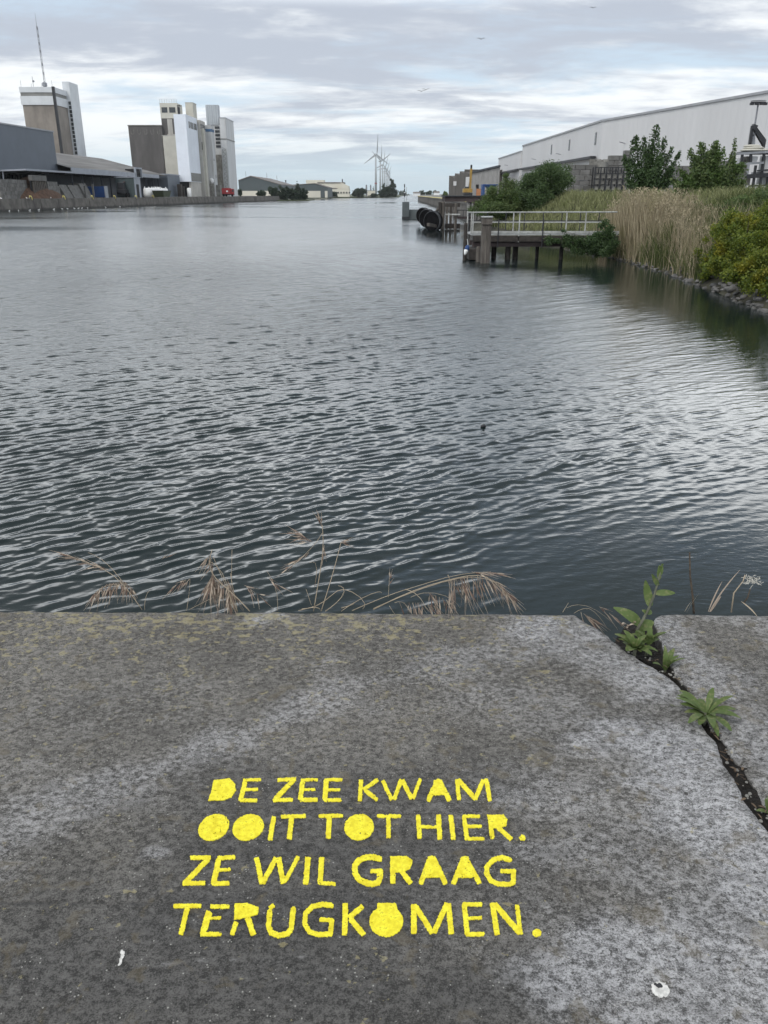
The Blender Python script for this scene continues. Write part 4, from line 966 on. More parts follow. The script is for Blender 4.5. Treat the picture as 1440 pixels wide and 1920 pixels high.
# f
x0, x1, y0, y1, z0, z1 = bx(382, 395, 385, 6.5, 234.5, ZQ)
t = thing('blue_banded_tower', 'off white tower with a blue band around its top', 'silo tower', ((x0 + x1) / 2, 388, ZQ))
MB().box(x0, x1, y0, y1, z0, z1).build('shaft', M['greywhite'], t)
MB().box(x0 - .06, x1 + .06, y0 - .06, y1 + .06, z1 - 2.6, z1 - 1.5).build('blue_band', M['bluestripe'], t)
m = MB().box(x1, x1 + 1.8, y0 + 1.5, y1 + 1, ZQ, 7.2).box(x1 - 3.6, x1 - .3, y0 - 1.6, y0 - .02, ZQ, 7.8); m.build('concrete_base', M['roughconc'], t)
m = MB().lathe((x1 - 1.2, y0 - .6, 8.6), [(.2, -1.2), (.9, -.2), (.9, .8), (.4, 1.4)], 10); m.build('hopper', M['white'], t)
MB().box(x1 + .02, x1 + .08, y0 + 1.2, y0 + 1.9, 17, 18).box(x1 + .02, x1 + .08, y0 + 3.2, y0 + 3.9, 10, 11.4).build('window', M['darkglass'], t)
# g + h
x0, x1, y0, y1, z0, z1 = bx(385, 408, 400, 4, 196.5, ZQ)
zg = ZV(234, 400); zh = ZV(290, 400)
t = thing('ribbed_tower', 'grey tower with ribbed steel head above a windowed shaft and rough concrete', 'silo tower', ((x0 + x1) / 2, 403, ZQ))
MB().box(x0, x1, y0, y1, zg, z1).build('ribbed_head', M['ribbed'], t)
xa, xb = XU(396, 401, zg), XU(415, 401, zg)
MB().box(xa, xb, 400.3, 406, zh, zg - .02).build('upper_shaft', M['greywhite'], t)
m = MB()
for k in range(6): m.box(xb - 2.9, xb - .8, 400.1, 400.32, zg - 1.6 - k * 1.55, zg - .6 - k * 1.55)
pieces(m, 'window', M['darkglass'], t)
MB().box(xa, xb + .4, 399.5, 406, ZQ, zh - .02).build('rough_shaft', M['roughconc'], t)
# conveyor lattice
t = thing('bucket_elevator', 'white lattice elevator leg in front of the right white tower', 'elevator', (xb + 1, 394, ZQ))
m = MB(); a0, a1 = XU(419.5, 393.5, 15), XU(425.5, 393.5, 15); zz = 3.0; k = 0
while zz < 22: m.bar((a0, 393.5, zz), (a1, 393.5, zz + .9), .3); m.bar((a1, 393.5, zz + .9), (a0, 393.5, zz + 1.8), .3); zz += 1.8
m.build('lattice', M['steel'], t); m = MB().bar((a0, 393.5, ZQ), (a0, 393.5, 22.2), .28); m.bar((a1, 393.5, ZQ), (a1, 393.5, 22.2), .28); pieces(m, 'leg', M['steel'], t)
# i
x0, x1, y0, y1, z0, z1 = bx(411, 422, 395, 21, 221.5, ZQ)
t = thing('tall_white_silo', 'tall pale grey clad silo at the right end of the group', 'silo', ((x0 + x1) / 2, 405, ZQ))
MB().box(x0, x1, y0, y1, z0, z1).build('cladding', M['greywhite'], t)
MB().box(x0 - .15, x1 + .15, y0 - .15, y1 + .15, z1 - 8.6, z1 - 8.2).build('trim', M['band'], t)
MB().box(x0 - .12, x1 + .12, y0 - .12, y1 + .12, z1, z1 + .3).build('coping', M['hallroof'], t)
# red tipper
Yr = 374; xr = XU(417, Yr, 4); xr2 = XU(439, Yr, 4)
t = thing('red_truck', 'red tipper truck parked at the foot of the tall pale silo', 'truck', ((xr + xr2) / 2, Yr, ZQ))
MB().box(xr, xr2 - 1.3, Yr - 1.2, Yr + 1.2, ZQ + 1.0, ZQ + 3.4).build('tipper_body', M['red'], t, bevel=.08)
MB().box(xr2 - 1.2, xr2, Yr - 1.1, Yr + 1.1, ZQ + .7, ZQ + 3.1).build('cab', M['red'], t, bevel=.2)
MB().box(xr2 - .7, xr2 - .05, Yr - 1.13, Yr - 1.05, ZQ + 1.9, ZQ + 2.8).build('cab_window', M['darkglass'], t)
MB().box(xr, xr2, Yr - .9, Yr + .9, ZQ + .5, ZQ + .98).build('chassis', M['blacksteel'], t)
MB().box(xr + 1.9, xr + 2.7, Yr - 1.24, Yr - 1.2, ZQ + 1.8, ZQ + 2.4).build('white_panel', M['white'], t)
for xx in (xr + .7, xr + 1.8, xr2 - .7): MB().lathe((xx, Yr - 1.0, ZQ + .5), [(.25, -.2), (.5, -.18), (.5, .18), (.25, .2)], 14, 'y').build('wheel', M['rubber'], t)

# ---- hangars and factory on the far shore
def gable(name, label, Y, depth, pts, low=None, wallm='farconc', roofm='farroof', zb=1.0, cat='hangar', band=None):
    """pts: near gable outline, left eave, apex, right eave as photo points"""
    (ul, vl), (ua, va), (ur, vr) = pts
    L, A, Rr = P(ul, vl, Y), P(ua, va, Y), P(ur, vr, Y)
    t = thing(name, label, cat, ((L.x + Rr.x) / 2, Y, zb))
    m = MB(); m.add([(L.x, Y, zb), (Rr.x, Y, zb), (Rr.x, Y, Rr.z), (A.x, Y, A.z), (L.x, Y, L.z), (L.x, Y + depth, zb), (Rr.x, Y + depth, zb), (Rr.x, Y + depth, Rr.z), (A.x, Y + depth, A.z), (L.x, Y + depth, L.z)],
        [(0, 1, 2, 3, 4), (9, 8, 7, 6, 5), (1, 6, 7, 2), (5, 0, 4, 9)]); m.build('wall', M[wallm], t)
    e = .35; m = MB()
    for a, c in ((L, A), (A, Rr)):
        m.add([(a.x, Y - e, a.z + .05), (c.x, Y - e, c.z + .05), (c.x, Y + depth, c.z + .05), (a.x, Y + depth, a.z + .05), (a.x, Y - e, a.z + .45), (c.x, Y - e, c.z + .45), (c.x, Y + depth, c.z + .45), (a.x, Y + depth, a.z + .45)],
              [(3, 2, 1, 0), (4, 5, 6, 7), (0, 1, 5, 4), (1, 2, 6, 5), (2, 3, 7, 6), (3, 0, 4, 7)])
    m.build('roof', M[roofm], t)
    if band: MB().box(L.x + .05, Rr.x - .05, Y - .12, Y - .01, zb, ZV(band, Y)).build('white_plinth', M['creamwall'], t)
    return t
gable('hangar', 'dark green hangar with shallow gable just right of the silos', 520, 90, [(447, 339), (470, 331), (527, 347)], band=358, zb=ZQ)
t = gable('hangar', 'low grey blue hangar with white lower wall right of the dark trees', 640, 60, [(540, 348), (590, 344.5), (614, 352)], band=358, zb=1.0, roofm='farroof')
xx = XU(605, 639.7, 4); MB().box(xx - 1.6, xx + 1.6, 639.75, 639.86, 1, ZV(357, 640)).build('door', M['farconc'], t)
t = thing('white_factory', 'long pale cream factory with flat upper block on the far shore', 'factory', (-70, 830, 1))
a, c = P(596, 345, 820), P(644, 345, 820)
m = MB().box(a.x, c.x, 820, 850, 1, ZV(343.5, 820)); m.build('wall', M['creamwall'], t)
MB().box(a.x - .5, c.x + .5, 819.5, 850.5, ZV(343.5, 820), ZV(341.5, 820)).build('roof', M['farroof'], t)
a2, c2 = P(572, 345, 840), P(606, 345, 840); MB().box(a2.x, c2.x, 851, 870, 1, ZV(337.5, 851)).build('upper_block', M['creamwall'], t)
a3, c3 = P(618, 355, 800), P(655, 355, 800); MB().box(a3.x, c3.x, 800, 819, 1, ZV(354, 800)).build('low_wing', M['creamwall'], t); MB().box(a3.x - .4, c3.x - 12, 799.6, 819, ZV(354, 800), ZV(352.5, 800)).build('wing_roof', M['farroof'], t)
a4, c4 = P(640, 350, 812), P(655, 350, 812)
m = MB(); m.add([(a4.x, 799.7, ZV(354, 800)), (c4.x, 799.7, ZV(354, 800)), (c4.x, 799.7, ZV(349, 800)), (a4.x, 799.7, ZV(342, 800)), (a4.x, 819, ZV(354, 800)), (c4.x, 819, ZV(354, 800)), (c4.x, 819, ZV(349, 800)), (a4.x, 819, ZV(342, 800))], [(0, 1, 2, 3), (7, 6, 5, 4), (1, 5, 6, 2), (3, 2, 6, 7)]); m.build('end_gable', M['creamwall'], t)
m = MB()
for k in range(7): m.box(a3.x + 2.2 + k * 2.6, a3.x + 3.4 + k * 2.6, 799.5, 799.72, 4, 5.4)
pieces(m, 'window', M['darkglass'], t)
MB().lathe((P(642, 342, 830).x, 830, ZV(342, 830)), [(.5, 0), (.5, 3)], 8).build('stack', M['blacksteel'], t)
# thin masts and stacks
for u, v, Y, lab in [(460.5, 321, 700, 'thin mast rising behind the dark green hangar, leftmost of three'), (500, 324, 760, 'thin mast behind the hangar roof, middle of three'), (519, 329, 800, 'thin mast behind the hangar roof, rightmost of three')]:
    p = P(u, v, Y); t = thing('thin_mast', lab, 'mast', (p.x, Y, 1), 'thin masts behind the hangar'); MB().tube([(p.x, Y, 1), (p.x, Y, p.z)], [.32, .14], 6).build('pole', M['midsteel'], t); MB().lathe((p.x, Y, 1), [(.9, 0), (.9, .6)], 8).build('footing', M['roughconc'], t)
for u, v, rr, lab in [(687, 346.5, 1.0, 'slim grey chimney stack left of the first wind turbine, taller of two'), (695, 346.8, .9, 'slim grey chimney stack left of the first wind turbine, right of two')]:
    p = P(u, v, 950); t = thing('chimney_stack', lab, 'chimney', (p.x, 950, 1), 'chimney stacks on the far shore'); MB().lathe((p.x, 950, 1), [(rr, 0), (rr * .9, p.z - 2.2)], 12).build('shaft', M['midsteel'], t); MB().lathe((p.x, 950, p.z - 1.2), [(rr * .6, 0), (rr * .6, 1.2)], 12).build('tip', M['blacksteel'], t)
p0, p1 = P(689, 357, 940), P(703, 357, 940)
t = thing('white_shed', 'small white shed below the chimney stacks on the far shore', 'shed', (p0.x, 940, 1)); MB().box(p0.x, p1.x, 940, 952, 1, ZV(357.5, 940)).build('wall', M['creamwall'], t); MB().box(p0.x - .4, p1.x + .4, 939.6, 952.4, ZV(357.5, 940), ZV(356.7, 940)).build('roof', M['hallroof'], t)
xs_ = XU(536, 700, 10); t = thing('small_chimney', 'short thin chimney behind the hangars with a little smoke drifting off', 'chimney', (xs_, 700, 1)); MB().lathe((xs_, 700, 1), [(.7, 0), (.55, ZV(339, 700) - 1)], 10).build('shaft', M['midsteel'], t); MB().lathe((xs_, 700, ZV(339, 700) - .3), [(.6, 0), (.6, .7)], 10).build('tip', M['blacksteel'], t)

# ---- wind turbines
def turbine(u, vh, hub, Y, angs, yaw, lab, bl):
    zh = ZV(vh, Y); x = XU(u, Y, zh)
    t = thing('wind_turbine', lab, 'wind turbine', (x, Y, 1), 'wind turbines along the canal')
    MB().lathe((x, Y, 1), [(2.8, 0), (2.3, (zh - 1) * .5), (1.6, zh - 2.5)], 14).build('tower', M['turbine'], t, True)
    if bl: MB().lathe((x, Y, 1 + (zh - 1) * .28), [(2.65, 0), (2.62, 2.4)], 14).build('red_ring', M['red'], t)
    cy_, sy_ = math.cos(yaw), math.sin(yaw)
    ax = Vector((sy_, -cy_, 0)); rt = Vector((cy_, sy_, 0)); up_ = Vector((0, 0, 1))
    c = Vector((x, Y, zh))
    MB().tube([c - ax * 5, c - ax * 4.6, c + ax * 1, c + ax * 2.8, c + ax * 3.0], [1.0, 2.0, 2.0, 1.5, .6], 10).build('nacelle', M['turbine'], t, True)
    hc = c + ax * 3.6
    hub_o = MB().tube([hc - ax * 1.2, hc, hc + ax * 1.2, hc + ax * 1.8], [1.2, 1.5, 1.1, .2], 10); hub_o = hub_o.build('rotor_hub', M['turbine'], t, True)
    for a in angs:
        d = rt * math.sin(a) + up_ * math.cos(a); tn = d.cross(ax); m = MB(); vs = []; L = hub
        for s, ch, th in ((0, 1.9, 1.6), (.08, 2.9, 1.3), (.22, 4.0, 1.0), (.5, 2.9, .7), (.8, 1.8, .45), (1, .6, .2)):
            q = hc + d * (L * s)
            vs += [q - tn * ch * .3 , q + ax * th * .5, q + tn * ch * .7, q - ax * th * .5]
        fs = [(i * 4 + k, i * 4 + (k + 1) % 4, i * 4 + 4 + (k + 1) % 4, i * 4 + 4 + k) for i in range(5) for k in range(4)] + [(3, 2, 1, 0), (20, 21, 22, 23)]
        m.add(vs, fs); m.build('blade', M['turbine'], hub_o)
turbs = [(704.5, 289.5, 2000, (R(5), R(-118), R(118)), .75, 'nearest and tallest wind turbine in the row beyond the canal'), (713, 302.5, 2420, (R(3), R(-55), R(60)), .75, 'second wind turbine of the receding row'),
         (717.3, 309, 2740, (R(10), R(130), R(-110)), .75, 'third wind turbine of the receding row'), (720.7, 315.5, 3060, (R(20), R(140), R(-100)), .75, 'fourth wind turbine of the receding row'),
         (723.8, 321.5, 3500, (R(25), R(145), R(-95)), .75, 'fifth wind turbine of the receding row'), (726.3, 326, 4000, (R(35), R(155), R(-85)), .75, 'sixth wind turbine of the receding row'),
         (728.4, 329.5, 4500, (R(15), R(135), R(-105)), .75, 'seventh wind turbine, just above the poplar'), (730.2, 332.5, 5000, (R(0), R(120), R(-120)), .75, 'farthest wind turbine, half hidden by the poplar')]
for i, (u, vh, Y, an, yw, lab) in enumerate(turbs): turbine(u, vh, 42 if i else 44, Y, an, yw, lab, i == 0)
# ------------------------------------------------------------------ right bank
ZY = 3.2
def zbank(x, y):
    d = x - np.interp(y, [a for a, b in SHORE], [b for a, b in SHORE])
    top = np.interp(y, [0, 25, 40, 60, 100], [2.9, 3.0, 3.2, 3.2, 3.2])
    wd = np.interp(y, [0, 30, 50, 70, 100], [5.5, 5.5, 6.5, 6.5, 5.0])
    t = np.clip(d / wd, -1, 1)
    return np.where(d < 0, d * .6 - .12, -.12 + (top + .12) * (np.clip(t, 0, 1) ** .85))
def build_bank():
    ys = np.concatenate([np.arange(-3, 70, .5), np.arange(70, 102, 1.0)]); ss = np.concatenate([np.linspace(-2.5, 8, 43), [10, 14, 22, 40, 90, 300]])
    Y, Sx = np.meshgrid(ys, ss, indexing='ij'); X = shore(Y) + Sx + .25 * (vnoise(Y * .7, Sx * 0 + 2, 101, 2) - .5)
    Z = zbank(X, Y) + .22 * (vnoise(X * .9 + 30, Y * .9 + 30, 102, 3) - .5) * sstep(Sx, 0, 1) * (1 - sstep(Sx, 7, 9))
    V = np.stack([X, Y, Z], -1).reshape(-1, 3); n0, n1 = X.shape; idx = np.arange(n0 * n1).reshape(n0, n1)
    Q = np.stack([idx[:-1, :-1], idx[:-1, 1:], idx[1:, 1:], idx[1:, :-1]], -1).reshape(-1, 4)
    struct(npmesh('bank', V, Q, M['earthbank'], smooth=True))
build_bank()
RW = [(101, 10.6), (180, 13.7), (453, 17.9), (620, 26), (930, 40), (1500, 62), (3500, 150), (9000, 330)]
struct(MB().prism([(400, 101.5)] + [(6000, 9000)] + [(x + 1.0, y) for y, x in RW[::-1]], -1, 2.35).build('yard', M['yard']))
struct(MB().prism([(17.5, 101.2), (300, 101.2), (300, 230), (26, 230), (20, 150)], 2.3, ZY).build('yard_terrace', M['yard']))
t = thing('quay_wall', 'right bank quay wall of grey concrete with a yellow painted edge', 'quay wall', (14, 250, 0))
m = MB(); e = MB(); cap = MB()
for (y0, x0), (y1, x1) in zip(RW[:4], RW[1:5]):
    n = max(1, int((y1 - y0) / 10))
    for i in range(n):
        a, c = i / n, (i + 1) / n; xa, ya, xb, yb = x0 + (x1 - x0) * a, y0 + (y1 - y0) * a, x0 + (x1 - x0) * c, y0 + (y1 - y0) * c
        o = rnd.uniform(-.05, .05)
        m.prism([(xa + o, ya + .04), (xa + 1.2, ya + .04), (xb + 1.2, yb - .04), (xb + o, yb - .04)], -1, 2.1)
        if True:
            cap.prism([(xa - .15, ya + .01), (xa + 1.3, ya + .01), (xb + 1.3, yb - .01), (xb - .15, yb - .01)], 2.12, 2.42)
        if 110 < ya < 470:
            e.prism([(xa - .16, ya + .3), (xa + .95, ya + .3), (xb + .95, yb - (2.5 if i % 3 == 0 else .3)), (xb - .16, yb - (2.5 if i % 3 == 0 else .3))], 2.424, 2.53)
m.build('facing', M['quay'], t); cap.build('coping', M['quay'], t); e.build('yellow_edge', M['yellow'], t)
t = thing('sheet_pile_wall', 'pale grey ribbed wall below the brown steel deck', 'wall', (13, 101, 0))
m = MB()
for k in range(14):
    x = 9.8 + k * .42; m.prism([(x, 100.9), (x + .08, 100.6), (x + .25, 100.6), (x + .33, 100.9), (x + .42, 100.9), (x + .42, 101.1), (x, 101.1)], -1, 2.5)
m.build('sheet_pile', M['palewall'], t)
MB().box(9.7, 15.9, 100.45, 101.15, 2.5, 2.75).build('cap_beam', M['rust'], t)

# brown steel deck bridging to a landing, with the yellow crane standing beyond it
def beamx(u0, u1, v0, v1, Y, dep, name, m, parent=None):
    z1, z0 = ZV(v0, Y), ZV(v1, Y); return MB().box(XU(u0, Y, z1), XU(u1, Y, z1), Y, Y + dep, z0, z1).build(name, m, parent)
Yd = 92
t = thing('steel_deck', 'dark rusty brown steel deck on beams reaching out from the right bank', 'deck', (9, Yd, 0))
z1, z0 = ZV(366.6, Yd), ZV(378, Yd); xa, xb = XU(833, Yd, z1), XU(912, Yd, z1) + 3
MB().box(xa, xb, Yd, Yd + 5, z1 - .12, z1).build('deck_plate', M['blacksteel'], t)
m = MB().box(xa + .1, xb, Yd + .15, Yd + .35, z0, z1 - .13); m.build('side_beam', M['rust'], t)
MB().box(xa + .1, xb, Yd + 4.6, Yd + 4.8, z0, z1 - .13).build('side_beam', M['rust'], t)
m = MB()
for k in range(1, 5): m.box(xa + k * 1.3, xa + k * 1.3 + .12, Yd + .36, Yd + 4.58, z0 + .1, z1 - .14)
m.box(xa + .12, xa + .3, Yd + .36, Yd + 4.58, z0 + .05, z1 - .14); m.build('cross_beam', M['rust'], t)
MB().bar((XU(888, Yd, z0), Yd + .25, z0 - .02), (XU(902, Yd, z0) , Yd + .25, z0 - 1.0), .25).build('brace', M['rust'], t)
# timber landing stage under the deck, with piles, rails and ladder
Yp = 88
def pile(u0, u1, v0, v1, Y, name, label, m='timber', cat='pile', parent=None, group=None):
    zt, zb_ = ZV(v0, Y), min(-1.0, ZV(v1, Y)); xm = XU((u0 + u1) / 2, Y, 1); r = (u1 - u0) / F * (Y * cp) / 2
    p = MB().lathe((xm, Y, zb_), [(r * 1.05, 0), (r, (zt - zb_) * .6), (r * .97, zt - zb_ - .1), (r * .8, zt - zb_)], 10)
    if parent: return p.build(name, M[m], parent, False)
    return tag(p.build(name, M[m], None), label, cat, group)
t = thing('timber_landing', 'old timber landing frame with piles and rails behind the tyre fenders', 'landing stage', (8, Yp, 0))
for u0, u1, v0, v1, Y in ((826, 834, 378, 430, 88), (851.5, 857, 381, 430, 88.5), (836, 840, 381, 422, 92), (843, 846, 384, 420, 95)):
    pile(u0, u1, v0, v1, Y, 'pile', '', parent=t)
for v, hgt, Y in ((402, .13, 88.2), (424, .5, 88.8), (384.5, .35, 89)):
    z = ZV(v, Y); MB().bar((XU(834, Y, z), Y, z), (XU(852, Y, z) + .6, Y, z), .16, hgt).build('rail' if v < 410 else 'waling', M['steel' if v == 402 else 'wettimber'], t)
for u in (836, 839.5, 843.5, 847, 850): MB().bar((XU(u, 90.5, 1.5), 90.5, .1), (XU(u, 90.5, 1.5), 90.5, 2.25), .10, .12).build('slat', M['timber'], t)
MB().bar((XU(827, 87.4, .3), 87.2, ZV(409, 87.2) - .9), (XU(803, 84, 0), 84.5, ZV(421, 84.5)), .3).build('fallen_beam', M['timber'], t)
MB().bar((XU(817, 89, 2), 89, ZV(398, 89)), (XU(826, 88.4, 2), 88.4, ZV(385, 88.4)), .2).build('diagonal_brace', M['timber'], t)
MB().bar((XU(824.5, 87.8, 2), 87.8, ZV(425, 87.8)), (XU(824.5, 87.8, 2), 87.8, ZV(379, 87.8)), .28).build('guide_post', M['wettimber'], t)
for v in (400, 404): pass
t2 = thing('shore_rail', 'thin dark handrail over the water right of the timber landing', 'handrail', (10, 90, 0))
z = ZV(394, 90); MB().bar((XU(856, 90, z), 90, z), (XU(880, 90, z), 90, z), .08).build('top_rail', M['blacksteel'], t2); z = ZV(408, 90)
MB().bar((XU(856, 90, z), 90, z), (XU(888, 90, z), 90, z), .3, .22).build('kick_board', M['rust'], t2)
for u in (858, 868, 878): MB().bar((XU(u, 90.1, 1), 90.1, ZV(408, 90)), (XU(u, 90.1, 1), 90.1, ZV(394, 90)), .07).build('post', M['blacksteel'], t2)
# tyre fenders: big upright rings
def fender(u, v, rpx, Y, lab, first=None):
    c = P(u, v, Y); r = rpx / F * Y * cp
    t = thing('tyre_fender', lab, 'tyre fender', (c.x, Y, c.z), 'big tyre fenders moored before the timber landing')
    m = MB(); n = 40; prof = [(.60, .25), (.72, .34), (.92, .36), (1.0, .25), (1.0, -.25), (.92, -.36), (.72, -.34), (.60, -.25)]; yaw = R(35)
    vs = []
    for k in range(n):
        q = 2 * math.pi * k / n
        for a, b_ in prof:
            lx, ly, lz = a * r * math.cos(q), b_ * r, a * r * math.sin(q)
            vs.append((c.x + lx * math.cos(yaw) + ly * math.sin(yaw), Y - lx * math.sin(yaw) + ly * math.cos(yaw), c.z + lz))
    p = len(prof); fs = [(k * p + j, k * p + (j + 1) % p, ((k + 1) % n) * p + (j + 1) % p, ((k + 1) % n) * p + j) for k in range(n) for j in range(p)]
    m.add(vs, fs); m.build('tyre', M['rubber'], t, True)
    m = MB(); vs = []
    for k in range(n):
        q = 2 * math.pi * k / n
        for a, b_ in ((.93, -.375), (1.015, -.27), (1.015, -.10), (.93, -.33)):
            lx, ly, lz = a * r * math.cos(q), b_ * r, a * r * math.sin(q)
            vs.append((c.x + lx * math.cos(yaw) + ly * math.sin(yaw), Y - lx * math.sin(yaw) + ly * math.cos(yaw), c.z + lz))
    m.add(vs, [(k * 4 + j, k * 4 + (j + 1) % 4, ((k + 1) % n) * 4 + (j + 1) % 4, ((k + 1) % n) * 4 + j) for k in range(n) for j in range(4)])
    m.build('worn_edge', M['rubberedge'], t, True)
    fo = .30 * r; m = MB(); vs = [(c.x - fo * math.sin(yaw), Y - fo * math.cos(yaw), c.z)]
    for k in range(n):
        q = 2 * math.pi * k / n; lx, lz = .80 * r * math.cos(q), .80 * r * math.sin(q); vs.append((c.x + lx * math.cos(yaw) - fo * math.sin(yaw), Y - lx * math.sin(yaw) - fo * math.cos(yaw), c.z + lz))
    m.add(vs, [(0, k + 1, (k + 1) % n + 1) for k in range(n)]); m.build('inner_panel', M['rubber'], t)
fender(794, 404, 14, 97, 'farthest of the three black tyre fenders, beside the grey steel box')
fender(802, 409.5, 16.5, 92, 'middle one of the three black tyre fenders')
fender(812.5, 415, 18.5, 86.5, 'nearest of the three black tyre fenders, fallen beam leaning across it')
# grey mooring dolphin with a striped mark
Yb = 124
t = thing('mooring_dolphin', 'grey steel box dolphin with a lower arm standing in the water', 'mooring dolphin', (4, Yb, 0))
z = ZV(378.6, Yb); MB().box(XU(754.5, Yb, z), XU(767.5, Yb, z), Yb, Yb + 1.4, -1, z).build('tall_box', M['greybox'], t, bevel=.03)
z2 = ZV(393, Yb); MB().box(XU(767.7, Yb, z), XU(789, Yb, z), Yb + .4, Yb + 1.5, -1, z2).build('low_arm', M['greybox'], t, bevel=.03)
MB().box(XU(754, Yb, z), XU(768, Yb, z), Yb - .03, Yb + 1.43, -.5, .35).build('wet_band', M['blacksteel'], t)
pz = z; px = XU(758.3, Yb + .6, z)
MB().tube([(px + .30, Yb + .7, z - .05), (px + .30, Yb + .7, ZV(351, Yb))], .035, 6).build('thin_rod', M['steel'], t)
t = thing('striped_mark', 'black and white striped pole mark on the grey dolphin', 'navigation mark', (px, Yb + .5, z))
MB().tube([(px, Yb + .5, z - .05), (px, Yb + .5, ZV(368, Yb))], .03, 6).build('rod', M['midsteel'], t)
zs = [ZV(q, Yb) for q in (369, 362, 360, 353.5, 351.8, 345)]
for k in range(5): MB().lathe((px, Yb + .5, zs[k]), [(.075, 0), (.075, zs[k + 1] - zs[k])], 8).build('black_segment' if k % 2 == 0 else 'white_segment', M['blacksteel' if k % 2 == 0 else 'white'], t)

# ------------------------------------------------------------------ jetty
YJ = 46.0
t = thing('jetty', 'narrow steel and timber jetty with galvanised handrails reaching out from the reeds', 'jetty', (9, YJ, 0))
xJ0, xJ1 = XU(884, YJ, 1.5), XU(1152, YJ, 1.5) + .25
zd = ZV(437.5, YJ)
MB().box(xJ0, xJ1, YJ, YJ + 2.2, zd - .1, zd).build('deck_boards', M['plank'], t)
MB().box(xJ0 + .1, xJ1, YJ - .05, YJ + .12, zd - .42, zd - .14).build('upper_beam', M['wettimber'], t)
MB().box(xJ0 + .1, xJ1, YJ + .2, YJ + .45, ZV(463, YJ), zd - .45).build('lower_beam', M['rust'], t)
MB().box(xJ0 + .1, xJ1, YJ + 1.8, YJ + 2.05, ZV(463, YJ), zd - .45).build('lower_beam', M['rust'], t)
MB().box(xJ0, xJ1, YJ - .03, YJ + .02, zd - .01, zd + .12).build('toe_board', M['steel'], t)
zr = ZV(397.5, YJ); zm = (zr + zd) / 2 + .03
MB().tube([(xJ0 - .25, YJ, zr - .02), (xJ1 - .2, YJ, zr)], .034, 8).build('top_rail', M['steel'], t)
MB().box(xJ0, xJ1 - .8, YJ - .04, YJ + .02, zm - .03, zm + .03).build('middle_rail', M['steel'], t)
for u in (887, 962.5, 974, 1062, 1098): x = XU(u, YJ, 2); MB().box(x - .026, x + .026, YJ - .05, YJ + .03, zd - .45 if u in (974,) else zd, zr).build('rail_post', M['steel'], t)
MB().tube([(xJ0, YJ + 2.15, zr - .05), (xJ1 - .4, YJ + 2.15, zr - .05)], .03, 6).build('back_rail', M['blacksteel'], t)
MB().tube([(xJ0, YJ + 2.15, zm), (xJ1 - .4, YJ + 2.15, zm)], .03, 6).build('back_rail', M['blacksteel'], t)
for k in range(8): x = xJ0 + .05 + k * 1.05; MB().tube([(x, YJ + 2.15, zd), (x, YJ + 2.15, zr - .05)], .028, 6).build('back_post', M['blacksteel'], t)
for u in (933, 1016): x = XU(u, YJ, 1); MB().tube([(x, YJ - .08, zd - .75), (x, YJ - .08, ZV(410, YJ))], .03, 6).build('hanging_rod', M['blacksteel'], t)
MB().tube([(xJ0 - .02, YJ, zd), (xJ0 - .02, YJ, zr - .02), (xJ0 - .02, YJ + 2.15, zr - .05), (xJ0 - .02, YJ + 2.15, zd)], .035, 8).build('end_rail', M['steel'], t)
for u0, u1, Y in ((922, 932, 47.8), (948, 959, 46.8), (962, 973, 47.6), (1005, 1012, 47.8), (1050, 1058, 46.8)): pile(u0, u1, 460, 500, Y, 'pile', '', 'wettimber', parent=t)
MB().box(xJ0 - .1, xJ0 + 1.0, YJ - .1, YJ + 2.3, .05, .62).build('end_frame', M['wettimber'], t)
for dx in (0, .55): MB().box(xJ0 + dx, xJ0 + dx + .22, YJ + .4, YJ + .62, -1, .05).build('pile', M['wettimber'], t)
# mooring post in front
zt = ZV(407.5, 44.2); zc = ZV(422, 44.2)
xl_, xr_ = XU(902, 44.2, 1), XU(920.5, 44.2, 1); xc = (xl_ + xr_) / 2
t = thing('mooring_post', 'stout square weathered timber mooring post in front of the jetty', 'mooring post', (xc, 44.4, 0))
hw = (xr_ - xl_) / 2
m = MB(); n = 9; pr = []
m.prism([(xc - hw * .92, 44.1), (xc + hw * .92, 44.1), (xc + hw * .92, 44.1 + hw * 1.9), (xc - hw * .92, 44.1 + hw * 1.9)], -1, zc); m.build('shaft', M['timber'], t, bevel=.05)
m = MB().prism([(xc - hw * 1.04, 44.04), (xc + hw * 1.04, 44.04), (xc + hw * 1.04, 44.1 + hw * 2), (xc - hw * 1.04, 44.1 + hw * 2)], zc + .01, zt); m.build('head', M['timber'], t, bevel=.04)
MB().prism([(xc - hw * 1.1, 44.0), (xc + hw * 1.1, 44.0), (xc + hw * 1.1, 44.12 + hw * 2.05), (xc - hw * 1.1, 44.12 + hw * 2.05)], zt, zt + .05).build('cap_plate', M['plank'], t)
pile(868.5, 876, 418, 482, 46.2, 'fender_pile', 'dark slanting timber pile at the outer end of the jetty', 'wettimber')
pile(893, 902, 462, 484, 45.2, 'short_pile', 'short timber pile just left of the stout mooring post', 'timber')
# boat fender hanging from the jetty end
A, B = P(878, 458, 45.6), P(872, 479, 45.3)
t = thing('boat_fender', 'blue and white boat fender hanging at the jetty end by the water', 'boat fender', A)
d = (B - A); m = MB()
m.tube([A + d * s for s in (.1, .14, .3, .55)], [.04, .09, .12, .125], 12); m.build('blue_end', M['bluebox'], t, True)
m = MB(); m.tube([A + d * s + Vector((-.02, 0, 0)) for s in (.55, .7, .85, .95)], [.124, .10, .07, .03], 12); m.build('white_end', M['white'], t, True)
MB().tube([P(876, 448, 45.7), P(877, 454, 45.65), A + d * .12], .025, 6).build('rope', M['plank'], t)

